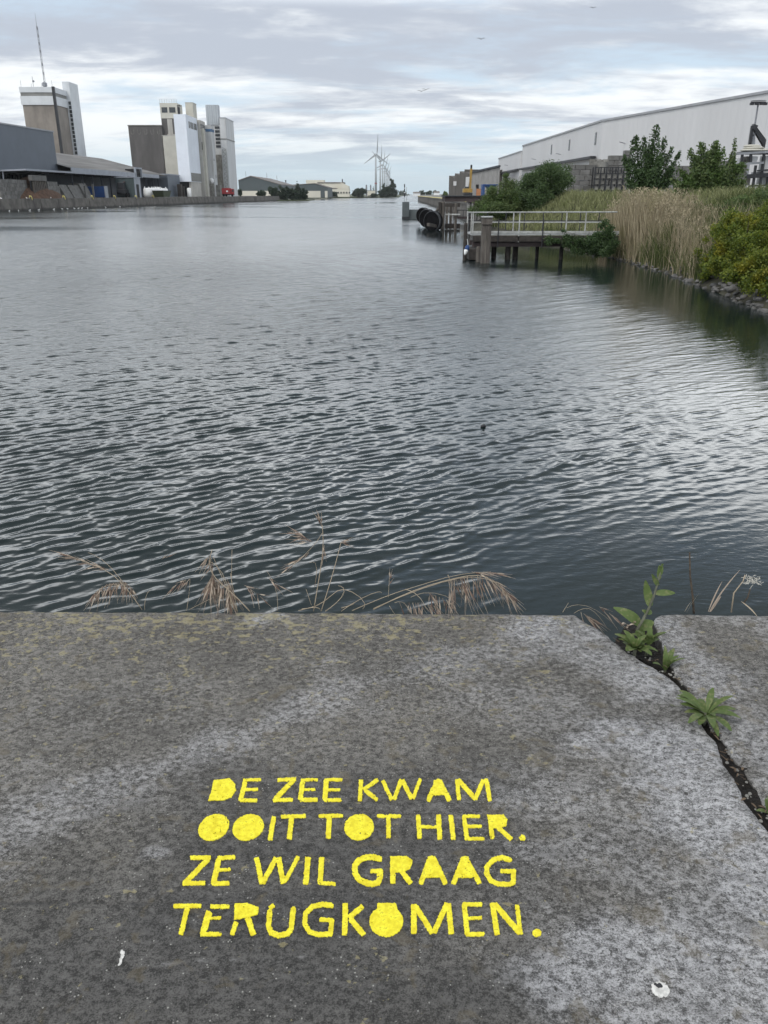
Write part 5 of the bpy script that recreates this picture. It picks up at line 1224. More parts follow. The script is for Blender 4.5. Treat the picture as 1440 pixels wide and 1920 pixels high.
# ------------------------------------------------------------------ white distribution hall
t = thing('white_hall', 'huge long white clad hall with plain walls along the right side', 'hall', (45, 150, ZY))
zt = ZV(228, 153); C0 = (XU(1130, 153, zt), 153.0)
zB = ZV(275, 231); B0 = (XU(980, 231, zB), 231.0)
A0 = (47.6, 111.0); A1 = (A0[0] + (A0[0] - C0[0]) * 1.1, A0[1] + (A0[1] - C0[1]) * 1.1)
MB().prism([C0, A1, (A1[0] + 60, A1[1] + 10), (C0[0] + 70, 231), (B0[0], 231)], ZY, zt).build('wall', M['whitehall'], t)
def off(p, q, d):  # point list shifted outwards (to the canal)
    v = Vector((q[0] - p[0], q[1] - p[1], 0)).normalized(); return (-v.y * d, v.x * d)
o1 = off(A1, C0, .18); o2 = off(C0, B0, .18)
m = MB().prism([(A1[0] + o1[0], A1[1] + o1[1]), (A1[0] + .5, A1[1] + .3), (C0[0] + .5, C0[1]), (C0[0] + o1[0], C0[1] + o1[1])], zt + .005, zt + .32)
m.prism([(C0[0] + o2[0], C0[1] + .3), (C0[0] + .5, C0[1] + .3), (B0[0] + .5, B0[1]), (B0[0] + o2[0], B0[1])], zt + .005, zt + .32); m.build('parapet_trim', M['hallroof'], t)
z2 = ZV(286.5, 236); xC = XU(976, 232, z2); xC2 = XU(935, 278, ZV(298, 278))
MB().prism([(xC, 231.2), (xC + 30, 231.2), (xC2 + 30, 278), (xC2, 278)], 2.4, z2).build('low_wing', M['whitehall'], t)
MB().prism([(xC - .15, 231.15), (xC + 2, 231.15), (xC2 + 2, 278.2), (xC2 - .15, 278.2)], z2, z2 + .3).build('wing_trim', M['hallroof'], t)
def onwall(p, q, f, d): return (p[0] + (q[0] - p[0]) * f + off(p, q, d)[0], p[1] + (q[1] - p[1]) * f + off(p, q, d)[1])
# strip of canopies along the foot of the far wall
a = onwall(C0, B0, .02, 1.2); b_ = onwall(C0, B0, .98, 1.2); a2 = onwall(C0, B0, .02, .2); b2 = onwall(C0, B0, .98, .2)
Yq = 165
zc0 = ZV(296, a[1]); zc1 = zc0
MB().prism([a2, a, b_, b2], zc0 - .1, zc0 + .3).build('loading_canopy', M['blacksteel'], t)
c1 = onwall((xC, 232), (xC2, 278), .0, .7); c2 = onwall((xC, 232), (xC2, 278), 1, .7)
MB().prism([(xC - .1, 233), c1, c2, (xC2 - .1, 278)], zc0 - .1, zc0 + .35).build('loading_canopy', M['blacksteel'], t)
for f in (.04, .3, .52):
    p = onwall(C0, B0, f, .08); q = onwall(C0, B0, f + .012, .08); MB().prism([p, q, onwall(C0, B0, f + .012, -.1), onwall(C0, B0, f, -.1)], zc0 + 2.2, zc0 + 4.2).build('slit_window', M['darkglass'], t)
for p, q, f in ((A0, C0, .80), (C0, B0, .40), (C0, B0, .75), ((xC, 232), (xC2, 278), .5)):
    s = onwall(p, q, f, .05); e_ = onwall(p, q, f, 1.1)
    MB().bar((s[0], s[1], zc0 + 1.8), (e_[0], e_[1], zc0 + 2.0), .12).build('lamp_arm', M['midsteel'], t)
for k in range(3):
    f = .12 + k * .3; p = onwall(C0, B0, f, .06); q = onwall(C0, B0, f + .05, .06)
    MB().prism([p, q, onwall(C0, B0, f + .05, -.1), onwall(C0, B0, f, -.1)], ZY, ZY + 4.4).build('dock_door', M['midsteel'], t)
# terrace building details: antennas on roof
# ---- folded concrete store and pale ribbed wall
Yf = 290
t = thing('folded_store', 'dark grey concrete store with a row of folded gables along the right quay', 'store', (26, 300, 2.4))
xs_ = [XU(842, 330, 9), XU(853, 312, 9.5), XU(862, 296, 10), XU(871, 282, 10.5), XU(886, 266, 11)]
yy = [330, 312, 296, 282, 266]; vt = [329, 326, 321.5, 318, 318.5]
m = MB()
for k in range(4):
    zt_ = ZV(vt[k + 1] + .3, yy[k + 1]); zl = ZV(vt[k] + 1.5, yy[k])
    xa_, ya_, xb_, yb_ = xs_[k], yy[k], xs_[k + 1], yy[k + 1]
    xm, ym = (xa_ + xb_) / 2, (ya_ + yb_) / 2
    for (pa, pb_, za, zb_) in (((xa_, ya_), (xm + .9, ym), zt_ - .2, zt_ - 1.0), ((xm + .9, ym), (xb_, yb_), zt_ - 1.0, zt_ + .1)):
        m.add([(pa[0], pa[1], 2.3), (pb_[0], pb_[1], 2.3), (pb_[0], pb_[1], zb_), (pa[0], pa[1], za), (pa[0] + 14, pa[1] + 2, 2.3), (pb_[0] + 14, pb_[1] + 2, 2.3), (pb_[0] + 14, pb_[1] + 2, zb_), (pa[0] + 14, pa[1] + 2, za)],
              [(3, 2, 1, 0), (4, 5, 6, 7), (2, 3, 7, 6), (0, 3, 7, 4)[::-1], (1, 2, 6, 5)])
m.build('folded_wall', M['folded'], t)
for u, Y, v0, v1 in ((852.5, 311.5, 340, 348), (875.5, 276, 332, 350)):
    z_, z__ = ZV(v1, Y), ZV(v0, Y); x_ = XU(u, Y, z_); MB().prism([(x_ - .6, Y - 1.6), (x_ + .8, Y - 2.6), (x_ + .8, Y - 2.4), (x_ - .6, Y - 1.4)], z_, z__).build('pale_panel', M['greywhite'], t)
t = thing('ribbed_store', 'pale grey ribbed wall building between the folded store and white hall', 'store', (32, 265, 2.4))
p0_, p1_ = (XU(884, 262, 11), 262), (XU(938, 236, 12), 236)
z0_, z1_ = ZV(325, 262), ZV(313, 236)
m = MB(); m.add([(p0_[0], p0_[1], 2.3), (p1_[0], p1_[1], 2.3), (p1_[0], p1_[1], z1_), (p0_[0], p0_[1], z0_), (p0_[0] + 1.2, p0_[1] + 5, 2.3), (p1_[0] + .7, p1_[1] + 5, 2.3), (p1_[0] + .7, p1_[1] + 5, z1_), (p0_[0] + 1.2, p0_[1] + 5, z0_)], [(3, 2, 1, 0), (4, 5, 6, 7), (2, 3, 7, 6), (0, 3, 7, 4)[::-1], (1, 2, 6, 5)])
m.build('wall', M['palewall'], t)
m = MB(); m.bar((p0_[0] - .1, p0_[1] - .1, z0_ + .2), (p1_[0] - .1, p1_[1] - .1, z1_ + .2), .5, .5); m.build('roof_edge', M['darkclad'], t)
def wallbox(u0, u1, v0, v1, Y, name, m): z1, z0 = ZV(v0, Y), ZV(v1, Y); return MB().box(XU(u0, Y, z1), XU(u1, Y, z1), Y, Y + .3, z0, z1).build(name, m, t)
wallbox(892.5, 898, 346, 368, 254, 'door', M['black'])
t = thing('orange_gate', 'pale orange gate in front of the ribbed store below the crane boom', 'gate', (XU(898, 240, 5), 240, 2.4))
z1_, z0_ = ZV(354, 240), 2.3; xa_, xb_ = XU(893, 240, 4), XU(902.5, 240, 4)
MB().box(xa_, xb_, 240, 240.2, z0_, z1_).build('panel', M['orange'], t); MB().box(xa_ - .2, xa_ - .02, 239.9, 240.3, z0_, z1_ + .3).build('post', M['midsteel'], t); MB().box(xb_ + .02, xb_ + .2, 239.9, 240.3, z0_, z1_ + .3).build('post', M['midsteel'], t)
# yellow crane
Yc = 150; zb_ = ZV(366, Yc)
t = thing('yellow_crane', 'yellow crawler crane with upright boom standing behind the brown steel deck', 'crane', (XU(878, Yc, 3), Yc, 2.4))
MB().box(XU(869, Yc, 4), XU(886, Yc, 4), Yc, Yc + 2.2, ZV(361, Yc), ZV(353.5, Yc)).build('body', M['crane'], t, bevel=.08)
MB().box(XU(872, Yc, 4), XU(881, Yc, 4), Yc + .3, Yc + 1.9, ZV(353.3, Yc), ZV(350, Yc)).build('cab', M['darkglass'], t, bevel=.05)
MB().bar((XU(883.2, Yc, 8), Yc + .4, ZV(354, Yc)), (XU(884.2, Yc, 8), Yc + .4, ZV(316, Yc)), .40, .36).build('boom', M['crane'], t)
MB().bar((XU(884.2, Yc, 8), Yc + .4, ZV(318, Yc)), (XU(884.3, Yc, 8), Yc + .4, ZV(309, Yc)), .28, .3).build('boom_tip', M['blacksteel'], t)
MB().bar((XU(880.6, Yc, 8), Yc + .5, ZV(352, Yc)), (XU(883.4, Yc, 8), Yc + .5, ZV(336, Yc)), .2).build('ram', M['midsteel'], t)
for dy in (.1, 1.7): MB().box(XU(870, Yc, 3), XU(886, Yc, 3), Yc + dy, Yc + dy + .5, ZV(367, Yc), ZV(361.8, Yc)).build('track', M['blacksteel'], t, bevel=.1)
# blue hopper
Yh = 140
t = thing('blue_hopper', 'dark blue steel hopper with pointed bottom on legs beside the orange gate', 'hopper', (XU(918, Yh, 3), Yh, ZY))
zt_, zm_, zp_ = ZV(345.5, Yh), ZV(347.5, Yh), ZV(362, Yh); xa_, xb_ = XU(906, Yh, 5), XU(932.5, Yh, 5); xm_ = (xa_ + xb_) / 2 + .3
m = MB(); yb0, yb1 = Yh, Yh + 2.4
m.add([(xa_ + .35, yb0, zm_), (xb_, yb0, zm_), (xb_, yb1, zm_), (xa_ + .35, yb1, zm_), (xm_, Yh + .5, zp_)], [(0, 1, 2, 3), (0, 4, 1), (1, 4, 2), (2, 4, 3), (3, 4, 0)]); m.build('cone', M['bluebox'], t)
MB().box(xa_ - .1, xb_ + .1, yb0 - .1, yb1 + .1, zm_ + .005, zt_).build('rim', M['bluebox'], t)
MB().box(xa_ - .08, xa_ + .3, yb0, yb1, 2.3, zm_).build('leg_panel', M['bluebox'], t)
for x_, y_ in ((xb_ - .1, yb0 + .05), (xb_ - .1, yb1 - .05)): MB().bar((x_, y_, 2.3), (x_, y_, zm_), .18).build('leg', M['midsteel'], t)

# ------------------------------------------------------------------ block wall, racks, lamp, crane arm
def frontwall(name, label, u0, u1, Y, rows_, cat, seed, bl=1.15, bh=.55, x1=None):
    a, c = XU(u0, Y, ZY + 2), XU(u1, Y, ZY + 2); return blockwall(name, label, a, c, Y, Y + 1.0, ZY, rows_, bl, bh, seed, 'x', cat)
frontwall('block_wall', 'stacked grey concrete block wall between the left bushes and steel racks', 1068, 1118, 98, [6, 6, 6, 6, 6], 'block wall', 5)
frontwall('block_wall', 'taller grey block stack behind the dark steel racks', 1112, 1180, 101.8, [7, 8, 8, 8, 9, 9], 'block wall', 6)
frontwall('block_wall', 'grey block wall seen between the two green shrubs', 1250, 1400, 101.8, [6, 6, 7, 7, 7, 7, 7], 'block wall', 8)
cx_ = XU(1124, 98.5, 6)
t = thing('concrete_ring', 'dark round concrete ring with notched rim standing on the block wall', 'concrete ring', (cx_, 99.2, ZY))
m = MB(); z0_ = ZV(311, 99); z1_ = ZV(299, 99); rr_ = (1141 - 1107) / 2 / F * 91
MB().lathe((cx_, 99.2, ZY), [(rr_, 0), (rr_, z1_ - ZY - .25)], 28).build('ring', M['roughconc'], t)
for k in range(14):
    if k % 2 == 0:
        q = 2 * math.pi * k / 14; MB().box(cx_ + rr_ * .85 * math.cos(q) - .2, cx_ + rr_ * .85 * math.cos(q) + .2, 99.2 + rr_ * .85 * math.sin(q) - .2, 99.2 + rr_ * .85 * math.sin(q) + .2, z1_ - .26, z1_).build('notch_tooth', M['roughconc'], t)
def rack(u0, u1, Y, h, bays, label):
    a, c = XU(u0, Y, ZY), XU(u1, Y, ZY); t = thing('steel_rack', label, 'steel rack', ((a + c) / 2, Y, ZY))
    for k in range(bays + 1):
        x = a + (c - a) * k / bays
        for dy in (0, 1.0): MB().box(x - .06, x + .06, Y + dy, Y + dy + .12, ZY, ZY + h).build('upright', M['blacksteel'], t)
    for z in (.5, 1.1, 1.7, 2.3, 2.9):
        if z < h: MB().box(a + .07, c - .07, Y + .02, Y + .09, ZY + z, ZY + z + .08).build('cross_bar', M['blacksteel'], t)
    m = MB(); r = random.Random(int(u0))
    for k in range(bays):
        for z in (.05, .65, 1.25, 1.85):
            if z + .4 < h and r.random() < .85: m.box(a + (c - a) * k / bays + .12, a + (c - a) * (k + 1) / bays - .12, Y + .16, Y + .95, ZY + z, ZY + z + r.uniform(.35, .5))
    m.build('load', M['roughconc'], t)
rack(1112, 1176, 96.2, 3.0, 6, 'dark steel rack loaded with grey slabs before the tall block stack')
# guard rail on the bank edge
t = thing('guard_rail', 'low grey guard rail along the top of the grassy bank', 'guard rail', (24, 94, ZY))
a, c = XU(1108, 94, 3.4), XU(1190, 94, 3.4); MB().box(a, c, 94, 94.1, ZV(366.5, 94), ZV(364, 94)).build('rail', M['steel'], t)
for k in range(4): MB().box(a + .2 + k * 1.5, a + .35 + k * 1.5, 94.11, 94.25, ZV(366.5, 94) - .6, ZV(364.5, 94)).build('post', M['midsteel'], t)
# big yard rack at the right edge
Yr = 66
t = thing('yard_frame', 'grey steel storage frame with beams at the right edge above the shrubs', 'steel frame', (32, Yr, ZY))
def sx(u, z=5): return XU(u, Yr, z)
for (ua, va, ub, vb, w_) in ((1372, 289, 1452, 284, .16), (1380, 308, 1432, 305, .16), (1400, 331, 1452, 327, .3), (1404, 349, 1452, 346, .12), (1420, 320, 1452, 318, .12)):
    MB().bar(P(ua, va, Yr), P(ub, vb, Yr), .15, w_).build('beam', M['midsteel' if va < 310 else 'blacksteel'], t)
for (ua, va, ub, vb) in ((1433, 286, 1424, 356), (1417, 310, 1411, 356), (1440, 330, 1438, 356), (1408, 288, 1407, 308), (1392, 289, 1390, 306), (1452, 284, 1448, 356)):
    MB().bar(P(ua, va, Yr + .1), P(ub, vb, Yr + .1), .16).build('upright', M['blacksteel'], t)
for i, (u0, u1, v0, v1, mm, lab) in enumerate([(1400, 1409, 293, 306, 'roughconc', 'grey crate on the top level of the yard frame, beside the pale one'), (1411, 1421, 293, 306, 'greywhite', 'pale crate on the top level of the yard frame'), (1381, 1392, 296, 307, 'white', 'white box at the left end of the top level of the yard frame'),
                                  (1436, 1458, 292, 345, 'greywhite', 'tall pale grey cabinet at the right edge of the yard frame'), (1398, 1408, 330, 347, 'roughconc', 'grey slab stack at the lower left of the yard frame'), (1419, 1433, 322, 330, 'midsteel', 'grey box on the middle level of the yard frame')]):
    z1_, z0_ = ZV(v0, Yr + .4), ZV(v1, Yr + .4); o = MB().box(XU(u0, Yr + .4, z1_), XU(u1, Yr + .4, z1_), Yr + .35, Yr + 1.4, z0_, z1_).build('crate', M[mm], None, bevel=.03); tag(o, lab, 'crate')
# coil of pale hoses on top
c_ = P(1412, 284, Yr + .7); t = thing('hose_coil', 'flat coil of pale beige sacks or hoses on top of the yard frame', 'coil', c_)
for k, (dx, w_, dz_) in enumerate(((-.1, .85, 0), (0, .75, .16), (-.15, .6, .3), (.7, .6, .02))):
    m = MB(); m.lathe((c_.x + dx, Yr + .7, c_.z + dz_), [(w_ * .8, -.02), (w_, .05), (w_, .1), (w_ * .8, .16)], 18); m.build('layer', M['cream'], t, True)
MB().box(c_.x - 1.0, c_.x + 1.7, Yr + .1, Yr + 1.3, c_.z - .2, c_.z - .03).build('tray', M['blacksteel'], t)
# folded loader crane arm
t = thing('loader_crane', 'black folded loader crane arm rising above the yard frame', 'crane', P(1420, 290, Yr + 3))
Ya = Yr + 3
q = [P(1417, 235, Ya), P(1437, 262, Ya), P(1434, 278, Ya), P(1412, 240, Ya)]
m = MB(); m.add([tuple(p) for p in q] + [(p.x, p.y + .3, p.z) for p in q], [(0, 1, 2, 3)[::-1], (4, 5, 6, 7), (0, 1, 5, 4), (1, 2, 6, 5), (2, 3, 7, 6), (3, 0, 4, 7)]); m.build('main_arm', M['blacksteel'], t)
MB().bar(P(1411, 236, Ya), P(1405, 275, Ya), .2).build('ram', M['blacksteel'], t); MB().bar(P(1398, 274, Ya), P(1412, 274, Ya), .18).build('foot_bar', M['blacksteel'], t)
MB().bar(P(1410, 237, Ya), P(1418, 240, Ya), .35).build('joint', M['blacksteel'], t); MB().bar(P(1407, 254, Ya), P(1413, 254, Ya), .12).build('link', M['blacksteel'], t)
MB().bar(P(1413, 250, Ya + .2), P(1411.5, 290, Ya + .2), .2).build('column', M['midsteel'], t)
# light mast
Yl = 84; p0_, p1_ = P(1411.5, 282, Yl), P(1422, 192, Yl); xL = (p0_.x + p1_.x) / 2
t = thing('light_mast', 'slim grey light mast with a ring of floodlights on the right', 'light mast', (p1_.x, Yl, ZY))
MB().tube([(p1_.x, Yl, ZY), (p1_.x, Yl, p1_.z)], [.13, .08], 8).build('pole', M['midsteel'], t)
MB().tube([(p1_.x - .7, Yl, p1_.z + .02), (p1_.x + .7, Yl, p1_.z + .02)], .05, 6).build('cross_arm', M['blacksteel'], t)
for dx, dy in ((-.65, -.15), (-.25, -.3), (.2, -.3), (.6, -.15)): MB().box(p1_.x + dx - .17, p1_.x + dx + .17, Yl + dy - .15, Yl + dy + .15, p1_.z - .24, p1_.z - .02).build('floodlight', M['blacksteel'], t, bevel=.03)
MB().box(p1_.x - .62, p1_.x + .62, Yl - .3, Yl + .3, p1_.z + .12, p1_.z + .17).build('top_plate', M['midsteel'], t)

# ------------------------------------------------------------------ small floating thing, birds aloft
p = G(906, 801, 0); t = tag(MB().tube([p + Vector((-.045, 0, -.02)), p + Vector((-.02, 0, .012)), p + Vector((.01, 0, .022)), p + Vector((.04, 0, .006))], [.008, .028, .032, .010], 10).build('driftwood', M['blacksteel'], None, True), 'small dark lump floating on the ripples in the middle right of the water', 'driftwood')
def skybird(u, v, Y, lab, s=1.0):
    p = P(u, v, Y); t = thing('flying_bird', lab, 'bird', p)
    MB().tube([p + Vector((-.1, -.55, 0)) * s, p + Vector((0, -.3, .02)) * s, p + Vector((0, .2, .02)) * s, p + Vector((.05, .6, .0)) * s], [.03 * s, .16 * s, .14 * s, .02 * s], 8).build('body', M['birddark'], t, True)
    for k in (-1, 1):
        m = MB(); m.add([p + Vector(q) * s for q in ((0, -.2, .06), (k * .8, -.1, .45), (k * 1.5, .25, .3), (k * .75, .25, .38), (0, .25, .05))] + [p + Vector(q) * s for q in ((0, -.2, .0), (k * .8, -.1, .41), (k * 1.5, .25, .27), (k * .75, .25, .33), (0, .25, .0))],
                        [(0, 1, 3, 4), (1, 2, 3), (5, 9, 8, 6), (6, 8, 7), (0, 5, 6, 1), (1, 6, 7, 2), (2, 7, 8, 3), (3, 8, 9, 4)]); m.build('wing', M['birddark'], t)
skybird(790, 171.5, 330, 'tiny dark bird in flight, left one of the pair above the turbines')
skybird(798.5, 168.5, 330, 'tiny dark bird in flight, right one of the pair above the turbines')
skybird(902, 73.5, 330, 'tiny dark bird in flight below the grey cloud right of centre')
skybird(1112, 15, 330, 'tiny dark bird in flight near the top edge of the sky', .8)
# ------------------------------------------------------------------ vegetation
def leaf_cloud(C, size, r, flat=0.0, aspect=1.7, droop=0.25):
    """folded leaf quads at points C; returns V, Q"""
    n = len(C); C = np.asarray(C)
    s = size * r.uniform(.6, 1.3, n)
    a = r.normal(size=(n, 3)); a[:, 2] = a[:, 2] * (1 - flat) - droop * .5; a /= np.linalg.norm(a, axis=1)[:, None]
    b = r.normal(size=(n, 3)); b[:, 2] *= 1.0; b -= a * (a * b).sum(1)[:, None]; b /= np.linalg.norm(b, axis=1)[:, None]
    nn = np.cross(a, b)
    L = s[:, None]; W = (s / aspect)[:, None] * .5
    v = np.stack([C - a * L * .5, C + b * W + nn * W * .25, C + a * L * .5, C - b * W + nn * W * .25], 1).reshape(-1, 3)
    q = np.arange(4 * n).reshape(n, 4)
    return v, q
def clumpy(centers, radii, n, r):
    centers = np.asarray(centers); radii = np.asarray(radii)
    w = radii ** 2; k = r.choice(len(centers), n, p=w / w.sum())
    d = r.normal(size=(n, 3)); d /= np.linalg.norm(d, axis=1)[:, None]
    rad = np.minimum(np.abs(r.normal(.72, .28, n)), 1.25)
    return centers[k] + d * (rad * radii[k])[:, None] * np.array([1, 1, .85])
def tree(name, label, cat, base, blobs, n, size, m, seed, trunk_r=.08, clumps=26, cr=.35, group=None, stems=1):
    """blobs: list of (centre, radii, weight). Limbs run from the base to every leaf clump"""
    r = np.random.default_rng(seed); base = Vector(base)
    t = thing(name, label, cat, base, group)
    cs = []; rs = []; ws = np.array([b[2] for b in blobs], float); ws /= ws.sum()
    for (c, rad, w_), f in zip(blobs, ws):
        k = max(2, int(round(clumps * f)))
        d = r.normal(size=(k, 3)); d /= np.linalg.norm(d, axis=1)[:, None]
        q = np.array(c) + d * (r.uniform(.25, 1, k) ** .5)[:, None] * np.array(rad)
        cs.append(q); rs.append(np.full(k, cr) * r.uniform(.55, 1.25, k) * np.mean(rad))
    cs = np.concatenate(cs); rs = np.concatenate(rs)
    cs[:, 2] = np.maximum(cs[:, 2], base.z + .1)
    mb = MB(); cen = cs.mean(0)
    for s in range(stems):
        top = Vector(cs[int(r.integers(len(cs)))]) if stems > 1 else Vector((cen[0], cen[1], cs[:, 2].max() * .75 + base.z * .25))
        o = Vector((r.uniform(-.2, .2), r.uniform(-.2, .2), 0)) * (stems > 1)
        mid = base.lerp(top, .5) + Vector(r.uniform(-.1, .1, 3)) * (top - base).length
        mb.tube([base + o - Vector((0, 0, .15)), base.lerp(mid, .5) + o * .5, mid, mid.lerp(top, .6), top], [trunk_r, trunk_r * .85, trunk_r * .6, trunk_r * .4, trunk_r * .15], 7)
    for q in cs[:: max(1, len(cs) // 40)]:
        q = Vector(q); f = .25 + .4 * float(r.random()); a = base.lerp(Vector((cen[0], cen[1], q.z)), f)
        mb.tube([a, a.lerp(q, .5) + Vector((0, 0, .06)), q], [trunk_r * .35, trunk_r * .22, trunk_r * .06], 5)
    mb.build('trunk', M['bark'], t, True)
    V, Q = leaf_cloud(clumpy(cs, rs, n, r), size, r)
    npmesh('crown', V, Q, M[m], t)
    return t
def shootbush(name, label, cat, base, tips, n, size, m, seed, wid=.35, group=None):
    """bush of upright shoots, each clothed in leaves right up to its thin tip"""
    r = np.random.default_rng(seed); base = Vector(base); t = thing(name, label, cat, base, group); mb = MB(); pts = []
    for tip, ww in tips:
        tip = Vector(tip); o = Vector((r.uniform(-.5, .5), r.uniform(-.5, .5), 0)) * .8; b0 = base + o
        mid = b0.lerp(tip, .55); mid.x = mid.x * .75 + tip.x * .25; mid += Vector(r.normal(0, .05, 3)) * (tip - b0).length
        mb.tube([b0 - Vector((0, 0, .2)), b0.lerp(mid, .5), mid, mid.lerp(tip, .6), tip], [.06, .05, .035, .02, .006], 6)
        k = int(n * ww / sum(w_ for _, w_ in tips)); s = r.beta(1.5, 1.35, k)
        A, Bm, T = np.array(b0), np.array(mid), np.array(tip)
        p = (1 - s)[:, None] ** 2 * A + (2 * s * (1 - s))[:, None] * (Bm * 2 - (A + T) / 2) + (s ** 2)[:, None] * T
        # side sprays make the outline uneven
        spr = r.normal(size=(14, 3)); pick = r.integers(0, 14, k)
        rad = wid * ww ** .4 * (1.08 - s) ** .7
        p = p + (r.normal(size=(k, 3)) * .45 + spr[pick] * .6) * rad[:, None]
        pts.append(p)
    mb.build('trunk', M['bark'], t, True)
    V, Q = leaf_cloud(np.concatenate(pts), size, r); npmesh('crown', V, Q, M[m], t); return t
def PX(u, v, Y): return tuple(P(u, v, Y))

# two shrubs on top of the bank
Y1 = 62
shootbush('bank_shrub', 'dark green upright shrub with pointed shoots before the block wall', 'shrub', (XU(1215, Y1, 3), Y1, 2.9),
          [(PX(1170, 292, Y1 - .5), 1.0), (PX(1182, 300, Y1 + .6), 1.0), (PX(1193, 254, Y1), 1.1), (PX(1208, 256, Y1 + .8), 1.1), (PX(1222, 268, Y1), 1.4), (PX(1233, 234, Y1 - .3), 1.5), (PX(1247, 258, Y1 + .5), .8), (PX(1240, 290, Y1 - .8), 1.6), (PX(1260, 276, Y1), .6), (PX(1276, 284, Y1 + .3), .6), (PX(1258, 316, Y1 - .6), 1.4), (PX(1200, 320, Y1 - 1), 1.6), (PX(1222, 320, Y1 - 1.2), 1.7), (PX(1178, 340, Y1 - .8), 1.2)], 15000, .17, 'leaf_dark', 3, .46)
Y2 = 54
shootbush('bank_shrub', 'lighter green broad shrub behind the reeds, right of the dark shrub', 'shrub', (XU(1325, Y2, 3), Y2, 2.7),
          [(PX(1293, 280, Y2), 1.1), (PX(1313, 268, Y2 - .3), 1.2), (PX(1342, 266, Y2), 1.4), (PX(1330, 285, Y2 + .5), 1.3), (PX(1378, 256, Y2 + .4), .35), (PX(1372, 290, Y2), .9), (PX(1392, 306, Y2), 1.1), (PX(1352, 282, Y2 - .4), 1.1), (PX(1305, 292, Y2 - .6), 1.2), (PX(1276, 318, Y2 - .3), 1.0), (PX(1262, 335, Y2), .9), (PX(1300, 320, Y2 - .8), 1.6), (PX(1330, 325, Y2 - 1), 1.8), (PX(1360, 318, Y2 - .6), 1.8), (PX(1392, 340, Y2 - .3), 1.3), (PX(1275, 345, Y2 - .8), 1.0)], 22000, .16, 'leaf_mid', 4, .5)
# bushes left of the grass, beyond the jetty
Y3 = 74
def bl(u, v, Y, ru, rv, ry, w_): p = P(u, v, Y); k = Y * cp / F; return ((p.x, p.y, p.z), (ru * k, ry, rv * k), w_)
tree('waterside_bush', 'mid green feathery bush at the waterside behind the jetty rail', 'bush', (XU(945, Y3, 1), Y3, .7), [bl(918, 382, Y3, 22, 18, 1.3, 1), bl(935, 366, Y3, 26, 22, 1.3, 1.4), bl(946, 336, Y3 + 1, 7, 14, .6, .5), bl(962, 366, Y3, 28, 24, 1.4, 1.6), bl(985, 368, Y3 - 1, 24, 20, 1.3, 1.2), bl(945, 390, Y3 - 1, 40, 12, 1.2, 1.4), bl(900, 390, Y3, 16, 10, 1, .8), bl(925, 392, Y3 - 1.5, 34, 12, 1, 1.4), bl(985, 392, Y3 - 2, 30, 12, 1, 1.2)], 44000, .125, 'leaf_mid', 5, .07, 120, .46)
tree('waterside_bush', 'round dark green bush just left of the pale grassy slope', 'bush', (XU(1020, 72, 2), 72, 1.2), [bl(1030, 338, 72, 38, 28, 1.6, 2.4), bl(1000, 348, 71, 28, 26, 1.3, 1.6), bl(1008, 378, 70, 26, 22, 1.2, 1.5), bl(1052, 332, 73, 20, 20, 1.2, 1), bl(1035, 362, 71, 24, 20, 1.2, 1)], 36000, .125, 'leaf_middark', 6, .07, 120, .44)
# ivy hanging over the jetty edge
tree('overhanging_ivy', 'dark leafy creeper hanging over the landward end of the jetty', 'creeper', (XU(1110, 45.6, 1), 46.3, .4), [bl(1040, 450, 45.6, 22, 7, .4, .7), bl(1078, 452, 45.6, 26, 12, .5, 1.3), bl(1110, 455, 45.5, 26, 20, .6, 1.6), bl(1057, 428, 45.7, 4, 14, .2, .3), bl(1135, 440, 45.6, 18, 24, .7, 1.2), bl(1125, 468, 45.2, 26, 18, .6, 1.5), bl(1090, 468, 45.4, 22, 12, .5, 1), bl(1150, 452, 45.2, 16, 26, .6, 1)], 16000, .10, 'leaf_dark', 7, .03, 70, .48)
# yellow green bush near the stones at the right
def bush_blob(u, v, Y, ru, rv, ry, w_): return bl(u, v, Y, ru, rv, ry, w_)
tree('flowering_bush', 'bright yellow green bush above the stones on the right bank', 'bush', (XU(1400, 32, 1.5), 32.3, .15), [bl(1365, 455, 33, 34, 38, 1.0, 1.4), bl(1340, 492, 33.5, 30, 22, .8, .8), bl(1400, 430, 32.5, 42, 36, 1.2, 1.8), bl(1425, 480, 30.5, 46, 40, 1.2, 2), bl(1390, 500, 31.5, 40, 28, .9, 1.2), bl(1450, 420, 31.5, 40, 50, 1.2, 1.5), bl(1330, 440, 35, 18, 18, .8, .3), bl(1350, 510, 32.5, 40, 14, .7, 1), bl(1400, 515, 28.6, 50, 24, .7, 1.8), bl(1445, 530, 26.6, 44, 28, .7, 1.8), bl(1350, 500, 31.2, 34, 18, .6, 1.2), bl(1430, 490, 28, 50, 30, .8, 1.4), bl(1330, 470, 34.5, 26, 22, .8, .8)], 48000, .09, 'leaf_yellow', 8, .05, 190, .36)
tree('bramble', 'green bramble thicket on the bank top behind the bright bush', 'bramble', (XU(1410, 42, 2.5), 42, 2.2), [bl(1405, 388, 42, 40, 16, 1.6, 2), bl(1350, 398, 43, 30, 12, 1.2, .9), bl(1445, 378, 41, 30, 22, 1.6, 1.5)], 10000, .10, 'leaf_mid', 9, .04, 70, .30)
tree('bramble', 'green bramble thicket at the foot of the lighter shrub', 'bramble', (XU(1390, 48, 2.5), 48, 2.3), [bl(1400, 372, 48, 34, 12, 1.3, 1), bl(1370, 384, 47, 26, 10, 1.2, .8)], 5000, .11, 'leaf_bright', 10, .04, 40, .33)

